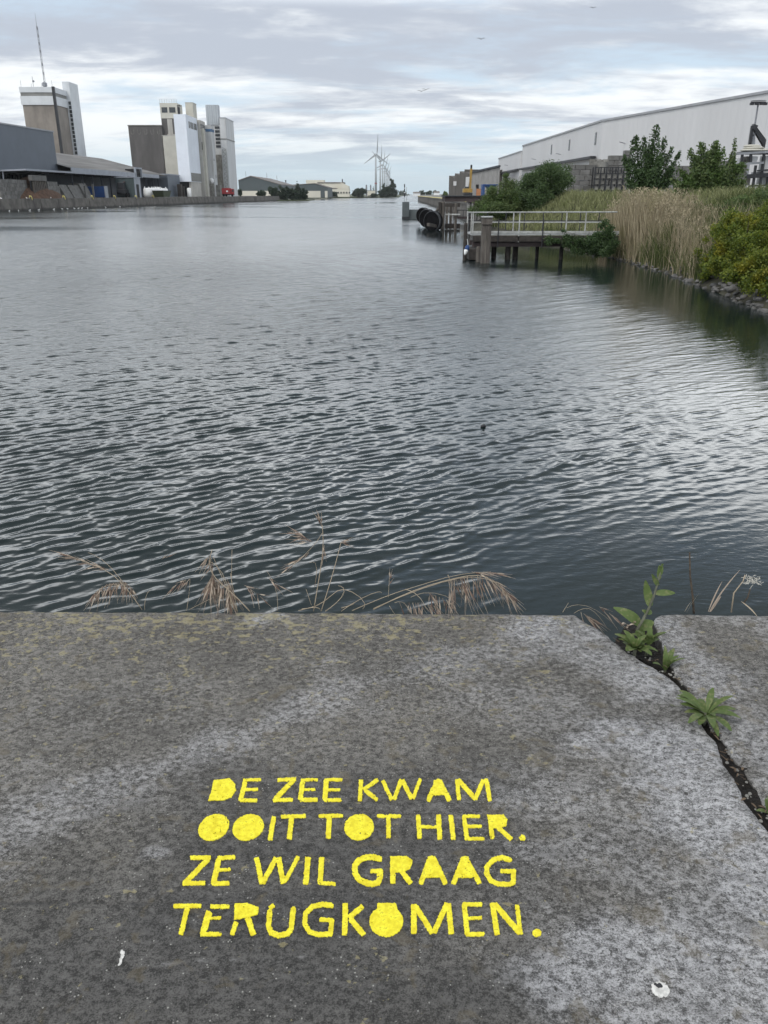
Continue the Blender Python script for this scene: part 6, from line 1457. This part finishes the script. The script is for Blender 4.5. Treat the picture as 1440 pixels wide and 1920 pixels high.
# thickets that close the bank between the quay and the bright bush; the water mirrors them
for k, (x_, y_, hh, mm, lab) in enumerate([(13.4, 23.5, 3.6, 'leaf_mid', 'green thicket on the right bank on the nearer side of the bright bush'), (13.2, 17.5, 4.2, 'leaf_middark', 'taller dark thicket on the right bank mirrored in the water'), (12.9, 11.5, 3.6, 'leaf_mid', 'green thicket on the right bank closest to the near quay')]):
    tree('thicket', lab, 'thicket', (x_, y_, .3), [((x_, y_, .5 + hh * .45), (1.5, 2.6, hh * .45), 3), ((x_ - .5, y_ - 1.8, .5 + hh * .3), (1.1, 1.4, hh * .3), 1.3), ((x_ - .4, y_ + 1.9, .5 + hh * .35), (1.1, 1.4, hh * .35), 1.3), ((x_ + 1.2, y_, .5 + hh * .5), (1.4, 2.6, hh * .45), 1.5)], 8000, .16, mm, 460 + k, .07, 70, .3)
# reeds and grasses
def blades(name, XY, h0, h1, wd, m, seed, lean=.12, segs=3, sag=.1, zoff=0, zf=None, top=None):
    r = np.random.default_rng(seed); n = len(XY); x, y = XY[:, 0], XY[:, 1]; z = (zf or zbank)(x, y) + zoff
    h = r.uniform(h0, h1, n); a = r.uniform(0, 6.283, n)
    if top is not None: h = np.maximum(np.interp(y, top[0], top[1]) + r.uniform(-1.1, .3, n) + .9 * (vnoise(x * .9 + 20, y * .9 + 20, 77, 3) - .5) - z, .35)
    ln = np.abs(r.normal(0, lean, n)); q = r.uniform(0, 6.283, n)
    wv = np.stack([np.cos(q), np.sin(q), np.zeros(n)], 1) * (wd * r.uniform(.6, 1.4, n))[:, None] * .5
    rows = []
    for k in range(segs + 1):
        s = k / segs; off_ = ln * h * (s * .6 + s * s * .4) + sag * h * s ** 3
        c = np.stack([x + np.cos(a) * off_, y + np.sin(a) * off_, z + h * s * (1 - .25 * sag * s * s * 4)], 1); f = 1 - .85 * s ** 1.5
        rows += [c - wv * f, c + wv * f]
    V = np.stack(rows, 1).reshape(-1, 3); b = (np.arange(n) * 2 * (segs + 1))[:, None]; Q = []
    for k in range(segs): Q.append(b + np.array([2 * k, 2 * k + 1, 2 * k + 3, 2 * k + 2]))
    Q = np.stack(Q, 1).reshape(-1, 4)
    return V, Q
def scatter(n, y0, y1, s0, s1, seed, clump=None):
    r = np.random.default_rng(seed); y = r.uniform(y0, y1, n * 2); x = shore(y) + r.uniform(s0, s1, n * 2)
    if clump: k = vnoise(x * clump[0] + 50, y * clump[0] + 50, seed, 3) > clump[1]; x, y = x[k], y[k]
    return np.stack([x, y], 1)[:n]
def stuff(name, parts, m, label=None):
    V = []; Q = []; o = 0
    for v, q in parts: V.append(v); Q.append(q + o); o += len(v)
    ob = npmesh(name, np.concatenate(V), np.concatenate(Q), M[m]); ob['kind'] = 'stuff'
    return ob
def plumes(XY, h0, h1, seed):
    r = np.random.default_rng(seed); n = len(XY); h = r.uniform(h0, h1, n); z = np.interp(XY[:, 1], RT[0], RT[1]) + r.uniform(-.45, .3, n)
    C = np.stack([XY[:, 0], XY[:, 1], z], 1); C = np.repeat(C, 7, 0) + r.normal(0, 1, (n * 7, 3)) * np.array([.05, .05, .10])
    return leaf_cloud(C, .16, r, -.8, 4)
RT = ([34, 38, 42, 45, 48, 50, 52, 55], [1.7, 2.1, 2.6, 3.3, 3.35, 2.8, 2.2, 1.6])       # height of the reed tops along the bank
rd = np.concatenate([scatter(4200, 42, 51.5, .3, 3.3, 201, (.5, .40)), scatter(1500, 35, 42, .7, 3.2, 202, (.5, .45)), scatter(1200, 44, 51, .2, 2.2, 203), scatter(450, 50.5, 55, .5, 4.5, 206, (.8, .45))])
stuff('reeds', [blades('reed', rd, 1.7, 2.9, .035, 'reed', 211, .11, 3, .05, top=RT), blades('reed', scatter(2200, 34, 51.5, .1, 3.4, 204), .7, 1.6, .03, 'reed', 212, .3, 3, .1), plumes(rd[::9], 2.3, 2.8, 213)], 'reed')
stuff('bank_grass', [blades('g', scatter(9000, 52, 78, 1.2, 7.5, 221), .3, .85, .05, 'grass', 222, .25, 2, .2), blades('g', scatter(2500, 44, 56, 3, 9, 223), .3, .9, .045, 'grass', 224, .25, 2, .2), blades('g', scatter(3000, 60, 100, 4.5, 8, 225), .2, .6, .06, 'grass', 226, .25, 2, .2)], 'grass')
stuff('green_sedge', [blades('g', scatter(1500, 36, 53, .1, 3.2, 251, (.7, .5)), .9, 2.0, .04, 'grassdark', 252, .2, 3, .15), blades('g', scatter(4500, -2, 33, .9, 7, 241), .3, .9, .04, 'grassdark', 242, .3, 3, .2), blades('g', scatter(7000, 33, 51, .2, 2.6, 231, (.6, .36)), .4, 1.3, .03, 'grassdark', 232, .28, 3, .25), blades('g', scatter(5500, 33, 47, 2.4, 7, 233), .3, 1.0, .035, 'grassdark', 234, .28, 3, .2), blades('g', scatter(1800, 51, 62, .2, 1.4, 235), .3, .8, .04, 'grassdark', 236, .3, 2, .2)], 'grassdark')

# stones along the water
def stonemesh(seed):
    r = np.random.default_rng(seed); m = MB(); n, k = 8, 5
    prof = [(math.sin(math.pi * j / k), math.cos(math.pi * j / k)) for j in range(1, k)]
    ax = r.uniform(.7, 1.2, 3) * np.array([1.15, .9, .62]); vs = [(0, 0, ax[2])]
    for s, c in prof:
        for i in range(n): q = 2 * math.pi * i / n; g = r.uniform(.84, 1.14); vs.append((s * math.cos(q) * ax[0] * g, s * math.sin(q) * ax[1] * g, c * ax[2] * g))
    vs.append((0, 0, -ax[2])); L = len(vs) - 1
    fs = [(0, 1 + i, 1 + (i + 1) % n) for i in range(n)] + [(1 + j * n + i, 1 + (j + 1) * n + i, 1 + (j + 1) * n + (i + 1) % n, 1 + j * n + (i + 1) % n) for j in range(k - 2) for i in range(n)] + [(L, 1 + (k - 2) * n + (i + 1) % n, 1 + (k - 2) * n + i) for i in range(n)]
    me = bpy.data.meshes.new('bank_stone'); me.from_pydata(vs, [], fs); me.materials.append(M['stone']); me.update()
    me.polygons.foreach_set('use_smooth', [True] * len(me.polygons)); return me
sm = [stonemesh(300 + k) for k in range(7)]
protos = []
for k in range(290):
    y = rnd.uniform(22.5, 44) if k < 255 else rnd.uniform(44, 52); wd = .62 if y < 38 else .4
    s = rnd.uniform(-.25, wd); x = float(shore(y)) + s; z = float(zbank(np.array([x]), np.array([y]))[0]) + rnd.uniform(-.02, .08) + .0
    o = bpy.data.objects.new('bank_stone', sm[k % 7]); col.objects.link(o)
    sc_ = rnd.uniform(.07, .16) * (1.0 if y < 38 else .8); o.scale = (sc_, sc_, sc_ * rnd.uniform(.7, 1.1)); o.location = (x, y, z); o.rotation_euler = (rnd.uniform(-.4, .4), rnd.uniform(-.4, .4), rnd.uniform(0, 6.28))
    tag(o, 'grey angular stone of the rough edging along the right waterline', 'stone', 'stones edging the right bank')

# far trees
def fartree(name, label, u0, u1, v0, vb, Y, n, size, m, seed, cat='tree', shape='round', group=None, zb=1.0):
    xa, xb = XU(u0, Y, 3), XU(u1, Y, 3); zt = ZV(v0, Y); w_ = (xb - xa) / 2; xm = (xa + xb) / 2; h = zt - zb; r = random.Random(seed)
    if shape == 'poplar': B = [((xm + r.uniform(-.1, .1) * w_, Y, zb + h * f), (w_ * s, w_ * s, h * .13), s) for f, s in ((.12, .8), (.25, .85), (.4, .75), (.55, .58), (.7, .42), (.84, .26), (.94, .13))]
    else: B = [((xm + r.uniform(-.5, .5) * w_, Y + r.uniform(-.3, .3) * w_, zb + h * r.uniform(.3, .66)), (w_ * r.uniform(.4, .6), w_ * .5, h * r.uniform(.22, .32)), 1) for k in range(6)] + [((xm, Y, zb + h * .45), (w_ * .7, w_ * .6, h * .42), 2.5), ((xm - w_ * .3, Y, zb + h * .18), (w_ * .6, w_ * .5, h * .18), 1.2), ((xm + w_ * .3, Y, zb + h * .18), (w_ * .6, w_ * .5, h * .18), 1.2)]
    return tree(name, label, cat, (xm, Y, zb), B, n, size, m, seed, h * .03, 70 if shape == 'poplar' else 54, .5 if shape == 'poplar' else .42, group)
Yt = 462
for i, (u0, u1, v0, vb, lab) in enumerate([(500, 527, 348, 376, 'dark green tree at the left end of the clump right of the silos'), (516, 545, 344, 376, 'broad dark tree in the left half of the clump beyond the quay end'), (538, 562, 347, 376, 'broad dark tree in the right half of the clump beyond the quay end'), (550, 566, 341.5, 376, 'tallest pointed dark tree of the clump beyond the quay end'), (560, 579, 349, 377, 'dark tree at the right end of the clump, over the water')]):
    fartree('dense_tree', lab, u0, u1, v0, vb, Yt + i * 4, 2600, 1.0, 'leaf_far', 400 + i, group='dark trees beyond the quay end', shape='poplar' if i == 3 else 'round', zb=0.4)
fartree('low_bush', 'low green bush in front of the dark green hangar', 480, 500, 355, 370, 455, 1500, .8, 'leaf_far', 420, 'bush', zb=ZQ)
fartree('low_bush', 'small green bush at the left foot of the dark green hangar', 446, 455, 352, 370, 440, 900, .7, 'leaf_far', 421, 'bush', zb=ZQ)
struct(MB().prism([(XU(495, 445, 1), 445), (XU(580, 470, 1), 470), (XU(590, 520, 1), 520), (XU(470, 520, 1), 520)], -1, .5).build('shore_bank', M['farland']))
fartree('far_bush', 'broad green bush on the far shore right of the pale factory', 655, 688, 350.5, 370, 820, 2200, 1.4, 'leaf_far', 430, 'bush')
fartree('far_bush', 'small bushes below the windows of the pale factory', 612, 634, 357, 370, 760, 1200, 1.1, 'leaf_far', 431, 'bush')
fartree('conifer', 'small dark conifer between the stacks and the first turbine', 697.5, 703, 349.5, 362, 955, 700, .9, 'leaf_dark', 432, 'conifer', 'poplar')
fartree('poplar', 'tall dark poplar below the row of wind turbines', 721, 745, 334.5, 371, 850, 7000, 1.3, 'leaf_far', 433, 'poplar', 'poplar')
fartree('poplar', 'slimmer dark poplar just left of the tall one', 713, 727, 342.5, 371, 860, 3200, 1.2, 'leaf_far', 434, 'poplar', 'poplar')
fartree('far_bush', 'round green bush at the left foot of the poplars', 706, 726, 353, 371, 845, 1800, 1.2, 'leaf_far', 435, 'bush')
fartree('far_bush', 'low scrub between the chimney stacks and the poplars', 690, 708, 362, 371, 845, 900, 1.0, 'leaf_far', 436, 'bush')
for i, (u0, u1, v0, Y, lab) in enumerate([(745, 768, 357, 1900, 'pale distant tree group right of the striped mark'), (783, 800, 356, 1300, 'distant trees above the yellow quay edge, left group'), (797, 812, 357, 1250, 'distant trees above the yellow quay edge, middle group'), (810, 824, 356, 1200, 'distant trees above the yellow quay edge, right group'), (828, 843, 356, 420, 'green bush at the foot of the folded store')]):
    fartree('distant_tree', lab, u0, u1, v0, 366, Y, 1100, 1.8 if Y > 1000 else .8, 'leaf_hazy' if Y > 1000 else 'leaf_mid', 440 + i, zb=1.0)
for u0, u1, v0, Y, lab in ((814, 824, 359.5, 1000, 'small white house among the distant trees'), (775, 788, 360.5, 1100, 'long pale house far down the right bank')):
    x0, x1 = XU(u0, Y, 3), XU(u1, Y, 3); z1 = ZV(v0 + 2, Y); z2 = ZV(v0, Y); t = thing('far_house', lab, 'house', ((x0 + x1) / 2, Y, 1))
    MB().box(x0, x1, Y, Y + 8, 1, z1).build('wall', M['white'], t); m = MB(); m.add([(x0 - .3, Y - .3, z1), (x1 + .3, Y - .3, z1), (x1 + .3, Y + 8.3, z1), (x0 - .3, Y + 8.3, z1), (x0 - .3, Y + 4, z2 + .6), (x1 + .3, Y + 4, z2 + .6)], [(3, 2, 1, 0), (0, 1, 5, 4), (2, 3, 4, 5), (1, 2, 5), (3, 0, 4)]); m.build('roof', M['farroof'], t)

# ------------------------------------------------------------------ weeds in the crack
def leafblade(m, p0, p1, wd, up=.0, fold=.25, segs=7, shape=1.0, curl=0.0, face=None, tooth=0):
    p0, p1 = Vector(p0), Vector(p1); d = p1 - p0; L = d.length; t = d.normalized()
    side = t.cross(face if face is not None else Vector((0, 0, 1)))
    if side.length < .05: side = Vector((1, 0, 0))
    side.normalize(); nrm = side.cross(t)
    vs = []
    for k in range(segs + 1):
        s = k / segs; c = p0 + d * s + nrm * (up * L * 4 * s * (1 - s) + curl * L * s * s * -1)
        w_ = wd * .5 * (math.sin(math.pi * min(1, (s * .92 + .06) ** shape)) ** .75 + .04)
        w_ *= 1 + (.16 if k % 2 else -.1) * tooth
        vs += [c - side * w_ + nrm * w_ * fold, c, c + side * w_ + nrm * w_ * fold]
    fs = []
    for k in range(segs): a = k * 3; fs += [(a, a + 1, a + 4, a + 3), (a + 1, a + 2, a + 5, a + 4)]
    m.add(vs, fs)
def rosette(name, label, u, v, n, l0, l1, w0, w1, seed, el=(8, 45), dz=-.03, cat='weed', shp=1.0, tooth=0):
    r = random.Random(seed); p = G(u, v, ZD + dz); t = thing(name, label, cat, p)
    for k in range(n):
        a = 2 * math.pi * k * .382 + r.uniform(-.3, .3); L = r.uniform(l0, l1); e = R(r.uniform(*el)) * (1 if k > 3 else 1.5)
        q = p + Vector((math.cos(a) * math.cos(e), math.sin(a) * math.cos(e), math.sin(e))) * L + Vector((0, 0, .02))
        b = p + Vector((math.cos(a), math.sin(a), 0)) * .006 + Vector((0, 0, .015)); m = MB()
        leafblade(m, b, q, r.uniform(w0, w1), .10, .3, 8, shp, r.uniform(.02, .25), None, tooth); m.build('leaf', M['weedleaf'], t, True)
    MB().tube([p - Vector((0, 0, .05)), p + Vector((0, 0, .02))], .006, 6).build('root_stem', M['weedstem'], t)
    return t
t = rosette('rosette_weed', 'biggest rosette of long narrow green leaves in the crack of the quay', 1322, 1348, 24, .065, .115, .017, .025, 501, (0, 32), .002, shp=1.55)
p = t.location; q = G(1264, 1324, ZD + .035)
MB().tube([p + Vector((0, 0, .02)), p.lerp(q, .5) + Vector((0, 0, .025)), q], .0012, 5).build('flower_stalk', M['weedstem'], t); MB().tube([q, q + (q - p).normalized() * .008, q + (q - p).normalized() * .014], [.0025, .0035, .001], 6).build('bud', M['weedstem'], t)
rosette('seedling', 'small bright green seedling with four upright leaves in the crack', 1246, 1262, 6, .06, .085, .018, .025, 502, (30, 60), -.035)
rosette('crack_weed', 'small bright weed at the lower right end of the crack', 1444, 1538, 9, .03, .055, .012, .02, 503, (15, 55), -.03)
rosette('toothed_weed', 'low clump of broad toothed leaves on the soil in the notch', 1190, 1224, 17, .03, .085, .02, .038, 504, (0, 50), -.0, tooth=1)
rosette('toothed_weed', 'small clump of leaves under the tall sowthistle stem', 1214, 1214, 9, .03, .08, .018, .028, 505, (15, 70), .0, tooth=1)
# tall weed
Yw = 2.62
def W3(u, v, Y=Yw): return P(u, v, Y)
t = thing('tall_weed', 'tall green weed with pointed leaves standing in the notch of the quay edge', 'weed', W3(1194, 1178, 2.58))
st = [W3(1194, 1182, 2.58), W3(1205, 1163, 2.6), W3(1217, 1140), W3(1228, 1112), W3(1234, 1090), W3(1239, 1070)]
stem_o = MB().tube(st, [.006, .0055, .005, .0042, .0036, .003], 8).build('stem', M['weedstem'], t, True)
for (a, b, wd, up) in (((1219, 1136), (1210, 1088), .022, -.06), ((1229, 1112), (1266, 1112), .017, .10), ((1234, 1098), (1222, 1076), .012, -.02), ((1237, 1078), (1243, 1062), .010, .05), ((1236, 1086), (1236, 1060), .011, 0), ((1200, 1172), (1150, 1139), .030, .14), ((1212, 1150), (1222, 1146), .014, .1), ((1212, 1150), (1203, 1144), .012, .1), ((1200, 1176), (1226, 1166), .03, .12), ((1198, 1178), (1200, 1198), .026, .1)):
    m = MB(); leafblade(m, W3(*a), W3(*b, Yw + rnd.uniform(-.03, .03)), wd * 1.35, up, .3, 9, .75, 0, Vector((rnd.uniform(-.4, .4), -.8, .6))); m.build('leaf', M['weedleaf'], stem_o, True)
m = MB()
for k in range(5): a = W3(1239, 1068); m.tube([a, a + Vector((rnd.uniform(-.008, .008), rnd.uniform(-.006, .006), rnd.uniform(.012, .022)))], [.002, .0022], 5)
m.build('bud', M['weedleaf'], stem_o)
# brown dead leaf bits by the weed
m = MB(); p = W3(1176, 1172, 2.6)
for k in range(9): a = p + Vector((rnd.uniform(-.02, .02), rnd.uniform(-.02, .02), rnd.uniform(-.01, .012))); leafblade(m, a, a + Vector((rnd.uniform(-.02, .02), rnd.uniform(-.02, .02), rnd.uniform(-.005, .012))), .009, .1)
tag(m.build('dead_leaves', M['strawdark']), 'little heap of brown withered leaves beside the tall weed', 'dead leaves')

# withered bits, grit and twigs lying in the crack
r_ = random.Random(77); m = MB()
for k in range(60):
    i = r_.randint(2, len(crackL) - 3); f_ = r_.random(); a = crackL[i]; b_ = crackR[min(i, len(crackR) - 1)]; u, v = a[0] + (b_[0] - a[0]) * f_ + r_.uniform(-3, 3), a[1] + (b_[1] - a[1]) * f_ + r_.uniform(-4, 4)
    p = G(u, v, ZD + .004); d = Vector((r_.uniform(-1, 1), r_.uniform(-1, 1), r_.uniform(-.1, .3))).normalized() * r_.uniform(.006, .022)
    if k % 3: leafblade(m, p, p + d, r_.uniform(.003, .008), .1, .2, 3)
    else: m.tube([p, p + d * 1.3], [.0011, .0006], 4)
struct(m.build('crack_litter', M['litter']), 'stuff')
m = MB()
for k in range(60):
    i = r_.randint(4, len(crackL) - 3); u, v = crackL[i]; p = G(u + r_.uniform(2, 16), v + r_.uniform(-8, 4), ZD - .002); q = r_.uniform(.002, .006)
    m.lathe(p, [(q * .5, -q * .5), (q, 0), (q * .6, q * .6)], 6)
struct(m.build('crack_grit', M['roughconc']), 'stuff')
# dry grasses along the quay edge
YE = 2.80
def tuft(label, stems, heads, mats=('straw', 'strawdark'), name='dry_grass'):
    """stems: list of (photo polyline, radius mm); heads: list of (photo polyline along which awned spikelets hang, count, length px, droop)"""
    u, v = stems[0][0][0]; t = thing(name, label, 'dry grass', P(u, v, YE))
    for pl, rad in stems:
        k = len(pl); y0 = YE + rnd.uniform(-.03, .03); dy = rnd.uniform(-.05, .07)
        pts = [P(a, b, y0 + dy * i / max(1, k - 1)) for i, (a, b) in enumerate(pl)]
        # round the corners
        q = [pts[0]]
        for a, b in zip(pts[:-1], pts[1:]): q += [a.lerp(b, .33), a.lerp(b, .67)]
        q.append(pts[-1]); n = len(q); sm_ = [q[0]] + [(q[i - 1] + q[i] * 2 + q[i + 1]) / 4 for i in range(1, n - 1)] + [q[-1]]
        MB().tube(sm_, [rad * .0012 * (1 - .55 * i / n) for i in range(n)], 5).build('stem', M[mats[0]], t, True)
    for pl, cnt, ln, (dx, dy_) in heads:
        pts = [P(a, b, YE + .02) for a, b in pl]; m = MB()
        for i in range(cnt):
            s = rnd.random() * (len(pts) - 1); k = int(s); a = pts[k].lerp(pts[min(k + 1, len(pts) - 1)], s - k)
            px = a.y * cp / F * ln * rnd.uniform(.6, 1.25); d = Vector((dx + rnd.uniform(-.35, .35), rnd.uniform(-.4, .4), dy_ + rnd.uniform(-.3, .3))).normalized()
            b0 = a + d * px * .35; m.tube([a, b0], .0008, 4)
            leafblade(m, b0, b0 + d * px * .6, .0044, .05, .4, 4, 1, 0, Vector((0, -.8, .5))); m.tube([b0 + d * px * .5, b0 + d * px * 1.15], [.0008, .0003], 4)
        m.build('seed_head', M[mats[1]], t)
    return t
tuft('dry brome tuft at the left, arching over the quay edge', [([(266, 1143), (240, 1105), (205, 1068), (160, 1055), (126, 1040)], 1.5), ([(240, 1110), (222, 1092), (196, 1098), (178, 1112)], 1.0), ([(235, 1098), (200, 1050), (165, 1036)], .9), ([(271, 1144), (272, 1112), (285, 1104)], .7)],
     [([(205, 1068), (160, 1053), (126, 1040)], 22, 24, (-.8, .15)), ([(230, 1090), (196, 1096), (178, 1112)], 42, 34, (-.35, -.9)), ([(240, 1095), (225, 1085)], 16, 30, (-.1, -1)), ([(240, 1096), (250, 1106)], 8, 26, (.1, -1))])
tuft('dry brome tuft second from the left with thick drooping heads', [([(468, 1146), (440, 1115), (408, 1090), (388, 1065), (398, 1030)], 2.0), ([(440, 1145), (430, 1110), (410, 1070), (400, 1044)], 1.4), ([(436, 1146), (428, 1100), (414, 1064), (392, 1052)], 1.4), ([(445, 1146), (438, 1110), (432, 1075)], 1.3), ([(432, 1145), (434, 1090), (435, 1030)], 1.0), ([(350, 1145), (356, 1105), (356, 1085)], .8), ([(355, 1143), (380, 1130), (400, 1120)], .8), ([(520, 1145), (522, 1105), (500, 1070)], .7), ([(444, 1146), (442, 1133), (436, 1132)], 1.6)],
     [([(400, 1070), (394, 1090), (412, 1085), (425, 1100)], 64, 50, (-.10, -1)), ([(425, 1085), (434, 1105), (428, 1125)], 44, 42, (0, -1)), ([(385, 1050), (395, 1040), (400, 1060)], 14, 30, (-.3, -.7)), ([(356, 1086), (340, 1090), (325, 1100)], 14, 26, (-.5, -.6)), ([(300, 1050), (320, 1042)], 2, 20, (.6, .3)), ([(450, 1092), (470, 1105), (490, 1120)], 9, 26, (.4, -.5)), ([(500, 1080), (522, 1100)], 5, 26, (.5, -.6))])
tuft('two tall upright dry stems with wispy tops near the middle of the edge', [([(588, 1146), (600, 1075), (608, 1022), (604, 985)], 1.8), ([(602, 1146), (622, 1085), (636, 1030), (640, 1015)], 1.6), ([(590, 1100), (598, 1050), (580, 1055)], .9), ([(604, 1000), (585, 1030), (545, 1062)], .8), ([(584, 1135), (574, 1105)], .9)],
     [([(604, 990), (600, 975)], 8, 22, (-.3, .9)), ([(585, 1015), (560, 1000)], 16, 30, (-.8, .1)), ([(580, 1035), (545, 1062)], 12, 26, (-.6, -.5)), ([(608, 1022), (606, 1040)], 5, 20, (.0, -1)), ([(638, 1018), (645, 1012)], 7, 20, (.6, -.1))])
tuft('curled dry straw with looping blades left of the long arching heads', [([(566, 1142), (600, 1138), (628, 1108), (648, 1100), (690, 1128), (680, 1142)], 1.6), ([(610, 1146), (640, 1125), (650, 1102), (634, 1098)], 1.5), ([(640, 1146), (665, 1128), (710, 1106), (716, 1112)], 1.2), ([(640, 1140), (668, 1132), (664, 1128), (640, 1146)], 1.3), ([(728, 1120), (730, 1085)], .7), ([(560, 1145), (590, 1136), (600, 1142)], 1.4)], [([(730, 1085), (728, 1100)], 4, 22, (.3, .7))])
tuft('long arching dry grass with heavy drooping heads over the quay edge', [([(700, 1143), (760, 1112), (820, 1092), (870, 1080), (905, 1076), (935, 1095), (975, 1143)], 1.7), ([(700, 1141), (770, 1110), (850, 1084), (900, 1078), (950, 1100)], 1.2), ([(660, 1145), (740, 1110), (790, 1098), (850, 1076), (920, 1072)], 1.3), ([(760, 1105), (785, 1112), (800, 1142)], 1.3), ([(770, 1120), (800, 1106), (850, 1120), (862, 1140)], .9), ([(740, 1130), (760, 1125), (768, 1150)], 1.0), ([(840, 1078), (846, 1095), (860, 1115)], 1.3), ([(730, 1136), (745, 1160), (760, 1175)], .8)],
     [([(840, 1088), (870, 1080), (905, 1078)], 34, 60, (.25, -1)), ([(905, 1076), (935, 1095), (955, 1115)], 30, 46, (.55, -.8)), ([(800, 1110), (850, 1130)], 20, 34, (.2, -.9)), ([(745, 1130), (790, 1130), (830, 1140)], 26, 34, (.3, -.9)), ([(880, 1072), (930, 1074)], 10, 36, (.9, -.2))])
tuft('wispy dry grass hanging in the notch of the quay edge', [([(1076, 1150), (1100, 1135), (1120, 1150), (1140, 1180)], .8), ([(1062, 1140), (1090, 1128), (1130, 1150), (1150, 1170)], .6), ([(1055, 1148), (1066, 1130)], .8)], [([(1085, 1145), (1110, 1160)], 14, 40, (.6, -.7)), ([(1120, 1135), (1150, 1155)], 6, 34, (.6, -.6))])
t = thing('dead_stalk', 'dark upright dead stalk on the edge at the right', 'dead stalk', P(1300, 1148, YE))
MB().tube([P(1301, 1150, YE), P(1299, 1120, YE), P(1294, 1080, YE), P(1293, 1036, YE)], [.0048, .0042, .0036, .003], 8).build('stalk', M['bark'], t, True)
m = MB(); leafblade(m, P(1288, 1148, YE), P(1311, 1112, YE - .02), .006, .02); leafblade(m, P(1284, 1147, YE), P(1296, 1128, YE - .02), .004, .02); m.build('dry_blade', M['straw'], t)
t = thing('red_grass', 'reddish dry grass blades between the dead stalk and the withered flower', 'dry grass', P(1330, 1147, YE))
for a, b, w_ in (((1330, 1147), (1388, 1068), .006), ((1332, 1147), (1352, 1118), .010), ((1328, 1147), (1354, 1090), .005)): m = MB(); leafblade(m, P(*a, YE), P(*b, YE + .04), w_, .04); m.build('blade', M['strawdark'], t)
t = thing('withered_flower', 'withered pale umbel flower on a bent stem at the right edge', 'dead flower', P(1371, 1148, YE))
MB().tube([P(1371, 1148, YE), P(1376, 1112, YE), P(1393, 1090, YE), P(1397, 1078, YE)], [.0028, .0025, .002, .002], 6).build('stem', M['straw'], t, True)
MB().tube([P(1394, 1131, YE), P(1402, 1120, YE), P(1407, 1103, YE)], [.003, .003, .002], 6).build('stem', M['bark'], t, True)
m = MB(); c = P(1408, 1090, YE); px = c.y / F
for k in range(44):
    a = c + Vector((rnd.uniform(-14, 16), rnd.uniform(-8, 8), rnd.uniform(-9, 8))) * px; d = Vector((rnd.uniform(-1, 1), rnd.uniform(-.5, .5), rnd.uniform(-.7, .8))).normalized() * px * rnd.uniform(6, 13)
    m.tube([a, a + d * .5 + Vector((0, 0, px * rnd.uniform(-3, 3))), a + d], [.0009, .0011, .0008], 5)
m.build('umbel', M['cream'], t)
m = MB(); leafblade(m, P(1390, 1128, YE), P(1420, 1156, YE - .05), .009, .04); m.build('dry_blade', M['straw'], t)

# ------------------------------------------------------------------ air
m = bpy.data.materials.new('haze'); m.use_nodes = True; nt = m.node_tree; nt.nodes.clear()
vol = nd(nt, 'ShaderNodeVolumePrincipled', inp={'Density': .00006, 'Anisotropy': .0}); vol.inputs['Color'].default_value = (.93, .97, 1, 1)
mo = nd(nt, 'ShaderNodeOutputMaterial'); lk(nt, vol.outputs[0], mo.inputs['Volume'])
hz = MB().box(-7000, 7000, -60, 9600, -3, 165).build('haze', m); hz['kind'] = 'stuff'
sc.cycles.volume_bounces = 0
